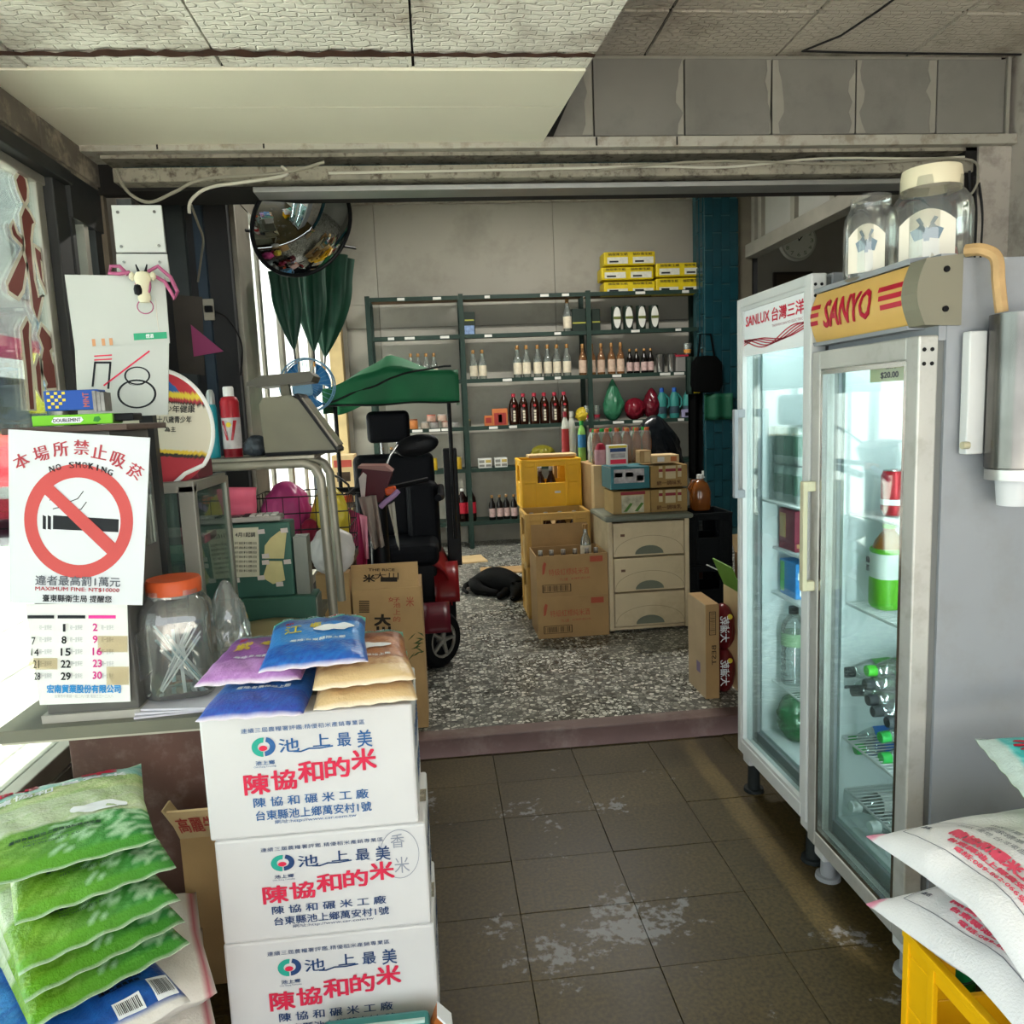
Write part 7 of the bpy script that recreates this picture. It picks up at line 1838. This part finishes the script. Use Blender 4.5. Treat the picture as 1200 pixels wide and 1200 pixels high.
t = thing('side_crate', 'upper dark plastic crate carrying the amber jug', 'crate', (1.66, 4.72, FB + .327)); crate_mesh(t, .30, .30, .325, M('crate_dark'))
bb = blob('plastic_bag', 'big black plastic bag heaped behind the milk cartons', 'bag', (1.55, 5.35, .75), (.20, .18, .52), M('bag_black', '#0e1216', .22), seed=40, amp=.22, knot=.2)
t = carton('cardboard_box', 'dark box under the big black plastic bag', 1.40, 1.50, 5.28, 5.60, FB, .74, M('dark_card', '#3a2e22', .8))
t2 = carton('cardboard_box', 'second dark box under the big black plastic bag', 1.501, 1.72, 5.562, 5.62, FB, .74, M('dark_card')) if False else None
t = thing('hanging_bag', 'black shoulder bag hanging at the right end of the shelving', 'bag', PX(828, 460, Y=7.22))
MB().lathe([(.001, 0), (.13, .01), (.16, .08), (.15, .28), (.10, .34), (.001, .35)], n=16, sq=1, sy=.18).build('bag_body', M('cloth_black', '#070808', .9, spec=.05), t)
MB().tube([Vector((-.08, 0, .33)), Vector((-.05, .02, .55)), Vector((.05, .02, .55)), Vector((.08, 0, .33))], .01, 6).build('strap', M('cloth_black'), t)
t = thing('hanging_cloth', 'dark green cloth with yellow edge hanging beside the black bag', 'cloth', PX(812, 462, Y=7.30))
mb = MB(); mb.grid(lambda u, v: Vector((-.07 + .14 * u, .02 * math.sin(u * 14) * (1 - .5 * v), .36 * v)), 20, 8); mb.build('fabric', M('cloth_green', '#12261f', .8), t, solid=.004)
MB().box(-.0, .06, -.03, -.022, .01, .05).build('yellow_tab', M('pack_yellow'), t)
mb = MB(); mb.grid(lambda u, v: Vector((-.14 + .28 * u, .015 * math.sin(u * 11), .25 * v)), 14, 6); tag(mb.build('green_sheet', M('sheet_green', '#0f4a34', .6), None, solid=.003, loc=PX(842, 492, Y=7.23)), 'dark green plastic sheet on the tiled column below the bag', 'sheet')
t = thing('trouser_cloth', 'long black garment hanging against the tiled column', 'cloth', PX(818, 560, Y=7.33))
mb = MB(); mb.grid(lambda u, v: Vector((-.09 + .18 * u * (.8 + .2 * v), .02 * math.sin(u * 12), .90 * v)), 16, 8); mb.build('fabric', M('cloth_black'), t, solid=.006)
MB().box(.03, .06, -.03, -.024, .0, .07).build('pale_tag', M('tag_white'), t)

# ---- mobility scooter with green canopy
M('scooter_maroon', '#4a121c', .35, var=.1, spec=.15); M('scooter_red', '#6e1216', .3, var=.15, spec=.2); M('seat_black', '#090b10', .6, spec=.12, var=.15, vscale=14); M('tyre', '#0c0d0f', .7, spec=.1); M('indicator', '#c8501e', .35); M('canopy_green', '#14603a', .6, var=.12, vscale=6); M('piping', '#0c120e', .7)
s = thing('mobility_scooter', 'mobility scooter with black seat and dark green canopy', 'scooter', (0, 0, 0))
SXc = -.28
MB().box(SXc - .24, SXc + .24, 4.05, 5.10, FB + .13, FB + .19).build('deck', MATS['dark_plastic'], s, bevel=.02)
# rear bodywork
mb = MB(); mb.grid(lambda u, v: Vector((SXc + .33 * math.sin((u - .5) * PI) * (1 if True else 1), 4.62 + .42 * v, FB + .16 + .40 * math.cos((u - .5) * PI) ** .45 * (1 - .25 * (1 - v) ** 2))), 20, 8); mb.build('rear_body', MATS['scooter_red'], s, solid=.01)
MB().box(SXc - .25, SXc + .25, 4.64, 4.98, FB + .17, FB + .50).build('battery_box', MATS['dark_plastic'], s, bevel=.02)
# front cowl and tiller
fx = SXc - .04
mb = MB(); mb.lathe([(.19, .0), (.20, .05), (.17, .12), (.10, .20), (.06, .25)], (fx, 4.02, FB + .20), 20, 0, 1, .8); mb.build('front_cowl', MATS['scooter_red'], s)
MB().cyl((fx, 4.05, FB + .30), (fx - .0, 4.10, 1.0), .055, .045).build('tiller_column', MATS['dark_plastic'], s)
tp = lambda x, y, Y_=3.98: (PX(x, y, Y=Y_).x, PX(x, y, Y=Y_).z)
mb = MB(); mb.prism([tp(424, 585), tp(432, 588), tp(448, 588), tp(452, 578), tp(460, 552), tp(425, 549), tp(421, 562)], 3.96, 4.12, 'y'); hd = mb.build('tiller_head', MATS['scooter_maroon'], s, bevel=.012)
mb = MB(); mb.prism([tp(420, 548), tp(461, 552), tp(452, 545), tp(421, 545)], 3.93, 4.10, 'y'); mb.build('dash_panel', M('dash_rose', '#8a6058', .4), hd, bevel=.003)
mb = MB(); mb.prism([tp(421, 560), tp(424, 585), tp(428, 582), tp(430, 556), tp(426, 553)], 3.955, 3.96, 'y'); mb.build('white_cheek', M('cheek_white', '#b9b0aa', .4), hd)
MB().tube([Vector((fx - .22, 4.10, 1.02)), Vector((fx - .10, 4.02, 1.02)), Vector((fx, 4.0, 1.02)), Vector((fx + .12, 4.02, 1.03)), Vector((fx + .27, 4.10, 1.05))], .014, 8).build('handlebar', MATS['dark_plastic'], s)
for (x, y) in ((407, 585), (458, 575)):
    p = PX(x, y, Y=3.98); MB().box(-.028, .028, -.03, .03, -.02, .02).build('indicator', MATS['indicator'], s, bevel=.008, loc=p, rot=(0, -.15, 0))
MB().tube([PX(450, 556, Y=4.05), PX(452, 548, Y=4.1), PX(457, 535, Y=4.2), PX(466, 522, Y=4.3)], .008, 8).build('mirror_stalk', M('chrome', '#a5a8a8', .15, .9), s)
mb = MB(); mb.grid(lambda u, v: PX(488 + 26 * math.cos(2 * PI * u) * math.sin(PI * v), 522 + 13 * math.sin(2 * PI * u) * math.sin(PI * v) - 4 * math.cos(2 * PI * u), Y=4.32 - .03 * math.cos(PI * v)), 24, 10); mb.build('mirror_shell', MATS['dark_plastic'], s)
mb = MB(); mb.tube([PX(384, 554, Y=4.0), PX(398, 560, Y=4.0), PX(408, 568, Y=4.0), PX(412, 580, Y=4.0)], .006, 8); mb.build('mirror_stalk', MATS['dark_plastic'], s)
# seat
def cushion(name, x0, x1, y0, y1, z0, z1, mat, bev):
    o = MB().box(x0, x1, y0, y1, z0, z1).build(name, mat, s, bevel=bev); o.modifiers['bevel'].segments = 4; return o
sb_ = MB()
def seatback(u, v):
    w_ = .235 + .045 * math.sin(PI * min(1, v * 1.1)) - .02 * v ** 4
    return None
cushion('seat_back', -.525, -.015, 4.90, 5.00, .62, 1.155, MATS['seat_black'], .045)
cushion('seat_bolster', -.20, .005, 4.80, 4.93, .50, .98, MATS['seat_black'], .05)
cushion('seat_cushion', -.53, -.01, 4.48, 4.95, .50, .64, MATS['seat_black'], .05)
cushion('headrest', -.425, -.155, 4.92, 4.99, 1.225, 1.425, MATS['seat_black'], .035)
for x in (-.34, -.24): MB().cyl((x, 4.955, 1.13), (x, 4.955, 1.25), .008).build('headrest_rod', M('chrome'), s)
MB().tube([Vector((-.01, 4.95, .92)), Vector((.02, 4.90, .93)), Vector((.02, 4.62, .90)), Vector((-.0, 4.55, .90))], .022, 10).build('armrest', MATS['seat_black'], s)
MB().tube([Vector((-.52, 4.95, .92)), Vector((-.55, 4.90, .93)), Vector((-.55, 4.62, .90))], .022, 10).build('armrest', MATS['seat_black'], s)
MB().cyl((SXc, 4.75, FB + .45), (SXc, 4.75, .52), .05).build('seat_post', MATS['dark_plastic'], s)
MB().box(.045, .135, 4.96, 5.06, .42, 1.17).build('support_column', MATS['dark_plastic'], s, bevel=.008)
MB().box(-.60, .135, 4.98, 5.05, .40, .46).build('support_bar', MATS['dark_plastic'], s)
# canopy
cx0, cx1, cy0, cy1 = -.63, .155, 4.55, 5.15
def top(u, v):
    a, b = 2 * u - 1, 2 * v - 1
    z = 1.60 + .17 * max(0, 1 - abs(a + .05)) ** 1.15 * (1 - .55 * abs(b)) + .006 * math.sin(9 * a) + .04 * a
    return Vector((cx0 + (cx1 - cx0) * u, cy0 + (cy1 - cy0) * v, z))
def val(fn0, dz):
    return lambda u, v: (lambda p: Vector((p.x, p.y + (.02 * math.sin(u * 17) * v), p.z - dz(u) * v)))(fn0(u))
cb_ = MB(); cb_.grid(top, 24, 12)
cb_.grid(val(lambda u: top(u, 0), lambda u: top(u, 0).z - 1.462 - .004 * math.sin(u * 12)), 24, 5); cb_.grid(val(lambda u: top(u, 1), lambda u: .15), 24, 4)
cb_.grid(val(lambda u: top(0, u), lambda u: .14), 12, 4); cb_.grid(val(lambda u: top(1, u), lambda u: .15 + .05 * abs(math.sin(u * 9))), 12, 4)
cb_.build('canopy', MATS['canopy_green'], s, solid=.003)
MB().tube([val(lambda u: top(u, 0), lambda u: top(u, 0).z - 1.462 - .004 * math.sin(u * 12))(i / 20, 1) + Vector((0, -.004, 0)) for i in range(21)], .006, 6).build('piping', MATS['piping'], s)
MB().tube([top(i / 20, 0) + Vector((0, -.006, -.085 + .11 * (1 / (1 + math.exp(-12 * (i / 20 - .62)))))) for i in range(20)], .006, 6).build('piping', MATS['piping'], s)
MB().cyl((.098, 4.86, .6), (.098, 4.86, 1.60), .013).build('canopy_pole', MATS['dark_plastic'], s)
MB().cyl((-.60, 4.86, .42), (-.60, 4.86, 1.57), .013).build('canopy_pole', MATS['dark_plastic'], s)
MB().cyl((-.60, 4.86, 1.56), (.098, 4.86, 1.60), .009).build('canopy_rod', MATS['dark_plastic'], s)
# wheels
def wheel(x, y, r, wd, ang, hub=True):
    m4 = Matrix.Translation((x, y, FB + r)) @ Matrix.Rotation(ang, 4, 'Z')
    mb = MB(m4); n = 28
    prof = [(r * .62, -wd / 2), (r * .86, -wd / 2), (r * .97, -wd * .32), (r, 0), (r * .97, wd * .32), (r * .86, wd / 2), (r * .62, wd / 2)]
    vs, fs = [], []
    for q, (rr, xx) in enumerate(prof):
        for i in range(n): vs.append((xx, rr * math.cos(2 * PI * i / n), rr * math.sin(2 * PI * i / n)))
    for q in range(len(prof) - 1):
        for i in range(n): fs.append((q * n + i, q * n + (i + 1) % n, (q + 1) * n + (i + 1) % n, (q + 1) * n + i))
    mb.add(vs, fs, True)
    wh_ = mb.build('wheel', MATS['tyre'], s)
    mb = MB(m4); mb.tube([Vector((wd * .42, r * .58 * math.cos(2 * PI * i / 28), r * .58 * math.sin(2 * PI * i / 28))) for i in range(28)], r * .06, 6, True); mb.build('rim', M('rim_alloy', '#8d8a84', .3, .7), wh_)
    for i in range(5):
        a = i * 2 * PI / 5; mb = MB(m4); mb.cyl((wd * .38, 0, 0), (wd * .42, r * .58 * math.cos(a), r * .58 * math.sin(a)), r * .10, r * .06, 8); mb.build('spoke', M('rim_alloy'), wh_)
    mb = MB(m4); mb.cyl((wd * .1, 0, 0), (wd * .5, 0, 0), r * .18, r * .14, 14); mb.build('hub', M('rim_alloy'), wh_)
    mb = MB(m4); mb.cyl((-wd * .3, 0, 0), (wd * .2, 0, 0), r * .60, r * .60, 24); mb.build('wheel_disc', MATS['dark_plastic'], wh_)
wheel(-.045, 3.96, .152, .10, -.75); wheel(-.53, 3.96, .152, .10, -.4 + PI)
wheel(.02, 4.78, .16, .11, 0); wheel(-.58, 4.78, .16, .11, PI)
mb = MB(); mb.grid(lambda u, v: Vector((-.11 + .14 * v, 3.96 + .19 * math.cos(.3 + 2.4 * u), FB + .152 + .19 * math.sin(.3 + 2.4 * u))), 14, 4); mb.build('front_fender', MATS['scooter_maroon'], s, solid=.006)
mb = MB(); mb.grid(lambda u, v: Vector((-.05 + .15 * v, 4.78 + .21 * math.cos(.1 + 2.9 * u), FB + .16 + .24 * math.sin(.1 + 2.9 * u))), 16, 4); mb.build('rear_fender', MATS['scooter_red'], s, solid=.006)
# cloths and bags hung on the scooter
def drape(name, lab, pxs, Y_, mat, amp=.02, fr=9, cat='cloth'):
    (x0, y0), (x1, y1), (x2, y2), (x3, y3) = pxs            # top left, top right, bottom right, bottom left
    def P(u, v):
        x = (x0 * (1 - u) + x1 * u) * (1 - v) + (x3 * (1 - u) + x2 * u) * v
        y = (y0 * (1 - u) + y1 * u) * (1 - v) + (y3 * (1 - u) + y2 * u) * v
        return PX(x, y, Y=Y_) + Vector((0, amp * math.sin(fr * u + 2 * v) * (.3 + v), 0))
    mb = MB(); mb.grid(P, 18, 10)
    return tag(mb.build(name, mat, None, solid=.004), lab, cat)
M('cloth_beige', '#94877e', .85, var=.12, vscale=9); M('cloth_pale', '#a8a496', .85); M('lilac_strap', '#9a7aa4', .6); M('bag_pink', '#b83a68', .35, var=.15, vscale=8); M('bag_pink_light', '#d88aa0', .35)
drape('face_cloth', 'beige cloth hanging over the scooter tiller', [(420, 583), (441, 580), (450, 640), (437, 643)], 3.90, MATS['cloth_beige'], .025, 11)
drape('face_cloth', 'narrow pale rag hanging right of the beige cloth', [(455, 592), (462, 588), (468, 645), (464, 632)], 3.92, MATS['cloth_pale'], .012, 7)
cable([PX(446, 594, Y=3.90), PX(452, 588, Y=3.89), PX(460, 582, Y=3.89), PX(467, 575, Y=3.90)], .014, MATS['lilac_strap'], 'lilac strap tied to the scooter handlebar', 'lilac_strap', 'strap')
drape('pink_bag', 'bright pink plastic bag hanging at the left of the scooter', [(397, 590), (430, 606), (430, 668), (403, 690)], 3.85, MATS['bag_pink'], .04, 8, 'bag')
drape('pink_bag', 'pale pink folded edge of plastic hanging in front of the tiller', [(421, 603), (430, 605), (432, 655), (428, 654)], 3.82, MATS['bag_pink_light'], .008, 5, 'bag')
# tall kraft carton in front of the scooter
tk = thing('tall_carton', 'tall kraft carton with black brush lettering behind the rice bags', 'box', (0, 0, 0))
a, b = PX(412, 692, Y=3.17), PX(493, 688, Y=3.17)
MB().box(a.x, b.x, 3.17, 3.42, FB, a.z).build('carton_body', MATS['cardboard'], tk, bevel=.003)
tz = PX(411, 664, Y=3.17).z
MB().prism([(3.172, a.z), (3.178, a.z), (3.198, tz), (3.192, tz)], a.x, b.x - .008, 'x').build('flap', MATS['cardboard'], tk)
pk = lambda x, y: PX(380 + x / 6.667, 640 + y / 6.667, Y=3.1682)
M('kraft_black', '#241c14', .8); M('kraft_red', '#96503a', .8)
pk2 = lambda x, y: PX(380 + x / 6.667, 640 + y / 6.667, Y=3.176)
lettering(tk, MATS['kraft_black'], pk2, [('大川', 390, 580, 262, 205, dict(bold=.0)), ('米', 305, 395, 280, 222, dict(bold=.03)), ('THE RICE', 345, 550, 195, 175, {})], 'carton_print')
mb = MB(); rect2d(mb, pk2, 440, 570, 278, 243); mb.build('hand_hole', M('kraft_black'), tk)
lettering(tk, MATS['kraft_red'], pk, [('好', 500, 590, 435, 400, {}), ('米', 640, 700, 470, 395, {}), ('池', 540, 595, 480, 440, {}), ('上', 540, 595, 535, 495, {}), ('的', 540, 595, 590, 550, {})], 'red_print')
lettering(tk, MATS['kraft_black'], pk, [('大', 395, 515, 620, 535, dict(bold=.05)), ('川', 395, 515, 700, 630, dict(bold=.05))], 'brush_print')
mb = MB()
for i in range(9): rect2d(mb, pk, 272, 352, 432 + i * 11, 426 + i * 11)
mb.build('barcode', M('kraft_black'), tk)['kind'] = 'stuff'
# pale bamboo leaf print
lf = MB(); random.seed(2)
for i in range(11):
    x, y = 740 + random.uniform(-60, 30), 690 + i * 17; a_ = random.uniform(-.9, .5)
    poly2d(lf, pk, [(x - 45 * math.cos(a_), y - 45 * math.sin(a_)), (x, y + 7), (min(x + 42 * math.cos(a_), 780), y + 42 * math.sin(a_)), (x, y - 7)])
lf.build('leaf_print', M('kraft_green', '#3a4a26', .8), tk)['kind'] = 'stuff'

# ---- stool with wire basket and coloured plastic bags behind the rack
st_ = thing('wooden_stool', 'dark wooden stool under the wire basket', 'stool', (-.58, 3.42, FB))
MB().box(-.20, .20, -.16, .16, .70, .73).build('seat', M('stool_wood', '#4a3a2c', .6, var=.2), st_, bevel=.004)
for x in (-.17, .17):
    for y in (-.13, .13): MB().box(x - .018, x + .018, y - .018, y + .018, 0, .70).build('leg', M('stool_wood'), st_)
wb2 = thing('wire_basket', 'black wire basket holding coloured plastic bags', 'basket', (-.58, 3.42, FB + .731))
mb = MB()
for z in (.004, .07, .14, .21, .28):
    mb.tube([Vector((x, y, z)) for x, y in ((-.2, -.15), (.2, -.15), (.2, .15), (-.2, .15))], .003, 5, True)
mb.build('wire_rings', M('wire_black', '#1c1d1e', .5, .3), wb2)['kind'] = 'stuff'
mb = MB()
for i in range(7):
    x = -.2 + i * .4 / 6
    for y in (-.15, .15): mb.cyl((x, y, 0), (x, y, .28), .002, n=5)
for i in range(1, 5):
    y = -.15 + i * .06
    for x in (-.2, .2): mb.cyl((x, y, 0), (x, y, .28), .002, n=5)
for i in range(6): mb.cyl((-.2, -.12 + i * .05, .003), (.2, -.12 + i * .05, .003), .002, n=5)
mb.build('wire_uprights', M('wire_black'), wb2)['kind'] = 'stuff'
zb = FB + .738
blob('plastic_bag', 'magenta plastic bag in the wire basket', 'bag', (-.66, 3.42, zb), (.10, .11, .33), M('bag_magenta', '#b8407c', .3, var=.2, vscale=10), seed=50, amp=.3)
blob('plastic_bag', 'yellow plastic bag in the wire basket', 'bag', (-.47, 3.40, zb), (.08, .10, .30), M('bag_lemon', '#c9b43a', .3, var=.15, vscale=10), seed=51, amp=.3)
blob('plastic_bag', 'white plastic bag low in front of the wire basket', 'bag', (-.44, 3.14, .76), (.09, .07, .20), M('bag_white', '#b9b4b0', .35, var=.1), seed=52, amp=.25)
blob('plastic_bag', 'small red bag on the right rim of the wire basket', 'bag', (-.555, 3.34, zb), (.05, .06, .17), M('bag_crimson', '#8e1f3c', .35), seed=53, amp=.25)
t = carton('cardboard_box', 'cardboard box under the white plastic bag', -.52, -.385, 3.17, 3.25, FB, .76, MATS['cardboard'])
t = pxbox('cardboard_box', 'printed cardboard box standing left of the scooter by the windows', 'box', 392, 414, 533, 590, 5.9, .25, MATS['cardboard_pale'], [(.1, .9, .75, .9, MATS['carton_red']), (.2, .8, .45, .65, MATS['barcode_ink'])])
t['label'] = 'printed cardboard box on a stool by the back windows'
zz = t.location.z
s2 = thing('wooden_stool', 'plain wooden stool carrying the printed box by the windows', 'stool', (t.location.x, t.location.y, FB))
MB().box(-.14, .14, -.14, .14, zz - FB - .035, zz - FB - .001).build('seat', M('stool_wood'), s2)
for x in (-.11, .11):
    for y in (-.11, .11): MB().box(x - .016, x + .016, y - .016, y + .016, 0, zz - FB - .035).build('leg', M('stool_wood'), s2)

# ---- dog asleep on the terrazzo, cardboard mat
tag(MB().box(-.20, .20, -.16, .16, 0, .012).build('cardboard_mat', MATS['cardboard_pale'], None, loc=(.19, 6.85, FB + .001), rot=(0, 0, .15)), 'flat cardboard sheet on the floor before the shelving', 'cardboard')
tag(MB().box(-.30, .30, -.12, .12, 0, .012).build('cardboard_mat', MATS['cardboard'], None, loc=(.62, 6.3, FB + .001), rot=(0, 0, -.05)), 'brown cardboard sheet on the floor behind the dog', 'cardboard')
dgv = [((.30, 5.66, .15), .105), ((.38, 5.60, .165), .115), ((.46, 5.52, .15), .105), ((.52, 5.45, .13), .085), ((.545, 5.38, .115), .06), ((.53, 5.31, .10), .056), ((.50, 5.25, .085), .036), ((.475, 5.21, .08), .026),
       ((.24, 5.62, .11), .06), ((.25, 5.50, .10), .05), ((.33, 5.44, .085), .03), ((.40, 5.40, .082), .024),
       ((.24, 5.74, .10), .03), ((.17, 5.70, .085), .02), ((.15, 5.58, .08), .016), ((.18, 5.48, .078), .012),
       ((.50, 5.50, .10), .045), ((.43, 5.36, .085), .03), ((.38, 5.28, .08), .024),
       ((.57, 5.34, .155), .018), ((.585, 5.325, .175), .006), ((.50, 5.335, .155), .018), ((.49, 5.315, .175), .006)]
dge = [(0, 1), (1, 2), (2, 3), (3, 4), (4, 5), (5, 6), (6, 7), (0, 8), (8, 9), (9, 10), (10, 11), (0, 12), (12, 13), (13, 14), (14, 15), (2, 16), (16, 17), (17, 18), (5, 19), (19, 20), (5, 21), (21, 22)]
me = bpy.data.meshes.new('dog'); me.from_pydata([v for v, r in dgv], dge, [])
dog = bpy.data.objects.new('dog', me); COL.objects.link(dog)
md = dog.modifiers.new('skin', 'SKIN'); md.use_smooth_shade = True
for i, (v, r) in enumerate(dgv): me.skin_vertices[0].data[i].radius = (r, r)
me.skin_vertices[0].data[0].use_root = True
dog.modifiers.new('sub', 'SUBSURF').levels = 2; dog.modifiers['sub'].render_levels = 2
me.materials.append(M('dog_black', '#060606', .7, spec=.1, var=.2, vscale=30, bump=.3, bscale=200))
bpy.context.view_layer.update()
ev = bpy.data.meshes.new_from_object(dog.evaluated_get(bpy.context.evaluated_depsgraph_get()))
dog.modifiers.clear(); dog.data = ev
lo = min(v.co.z for v in ev.vertices)
dog.location.z = FB - lo - .004
tag(dog, 'black dog lying asleep on the terrazzo floor', 'dog')
for sx, p in ((0, (.478, 5.205, .092)),):
    mb = MB(); mb.lathe([(.001, -.012), (.011, -.006), (.012, .004), (.001, .010)], p, 10); mb.build('nose', M('nose_black', '#050505', .3), dog)

# ================================================================== across the street
M('awning_magenta', '#a83a5c', .6); M('facade', '#b9bcb4', .8, var=.1); M('sign_yellow', '#d8d03a', .5); M('pillar_blue', '#2f5f86', .5); M('car_red', '#b8303a', .3)
bl = thing('street_building', 'pale shop building across the street seen through the window', 'building', (-15, 34, -.1))
MB().box(-4, 3.5, -26, 22, 0, 9).build('facade_wall', MATS['facade'], bl)
for i in range(10):
    MB().box(3.5, 3.6, -24 + i * 4.5, -21 + i * 4.5, 5.2, 7.2).build('window_frame', M('far_frame', '#7d8484', .5), bl)
    MB().box(3.6, 3.62, -23.8 + i * 4.5, -21.2 + i * 4.5, 5.35, 7.05).build('pane', M('far_pane', '#56666c', .15), bl)
    MB().box(3.5, 3.55, -24 + i * 4.5, -20.4 + i * 4.5, .1, 2.9).build('shutter', M('far_shutter', '#a4a9a6', .5), bl)
MB().box(3.5, 4.9, -25, 21, 3.05, 3.75).build('awning', MATS['awning_magenta'], bl)
MB().box(4.9, 5.0, -25, 21, 2.75, 3.2).build('awning_fascia', M('fascia_white', '#d8d6d0', .6), bl)
MB().box(4.95, 5.1, -13.5, -10.5, 1.9, 3.4).build('signboard', MATS['sign_yellow'], bl)
pil = thing('arcade_pillar', 'blue arcade pillar standing outside the shop window', 'pillar', (-2.62, 5.95, -.02))
MB().box(-.12, .12, -.12, .12, 0, 3.4).build('shaft', MATS['pillar_blue'], pil); MB().box(-.13, .13, -.13, .13, 1.72, 1.90).build('poster', M('poster_cyan', '#3f9ac8', .5), pil)
MB().box(-.15, .15, -.15, .15, 0, .15).build('base', MATS['pillar_blue'], pil)
def car(lab, loc, rz, mat):
    t = thing('parked_car', lab, 'car', loc, rz)
    body = [(-2.1, .25), (-2.15, .6), (-1.9, .85), (-1.0, .95), (-.45, 1.42), (.95, 1.45), (1.6, 1.0), (2.05, .9), (2.1, .5), (2.05, .25)]
    MB().prism([(p[0], p[1]) for p in body], -.82, .82, 'x').build('body', mat, t, bevel=.06)
    MB().prism([(-.85, .97), (-.40, 1.36), (.9, 1.38), (1.4, 1.0)], -.835, .835, 'x').build('side_windows', M('car_glass', '#2c3438', .1), t)
    for x in (-.72, .72):
        for y in (-1.35, 1.35): MB().cyl((x - .1, y, .31), (x + .1, y, .31), .31, n=24).build('wheel', MATS['tyre'], t)
    for x in (-.55, .55): MB().box(x - .18, x + .18, -2.15, -2.1, .55, .72).build('headlight', M('headlight', '#d8d8d0', .2), t)
    return t
car('red car parked outside the shop window', (-6.6, 13.5, -.1), .05, MATS['car_red'])
car('white car parked further along the street', (-8.8, 20.0, -.1), .0, M('car_white', '#c9ccce', .3))
for i, (x, y) in enumerate(((-8.0, 25.5), (-8.1, 32.0))):
    t = thing('street_tree', ['nearer', 'farther'][i] + ' green roadside tree across the street', 'tree', (x, y, -.1))
    MB().cyl((0, 0, 0), (.1, 0, 2.4), .14, .09).build('trunk', M('bark', '#5a4a3a', .9), t)
    for k, (dx, dy, dz, r) in enumerate(((0, 0, 3.0, 1.1), (.7, .4, 2.7, .8), (-.6, -.3, 2.8, .8), (.1, -.6, 3.6, .7))):
        mb = MB(); rnd = random.Random(k + i * 9)
        ph = [rnd.uniform(0, 6) for _ in range(4)]
        mb.grid(lambda u, v: Vector((dx, dy, dz)) + Vector((math.sin(PI * v) * math.cos(2 * PI * u), math.sin(PI * v) * math.sin(2 * PI * u), -math.cos(PI * v))) * r * (1 + .12 * math.sin(12 * PI * u + ph[0]) * math.sin(9 * v + ph[1]) + .06 * math.sin(26 * PI * u + 20 * v)), 26, 14)
        mb.build('foliage', M('leaves', '#4f7a3c', .8, var=.35, vscale=9), t)
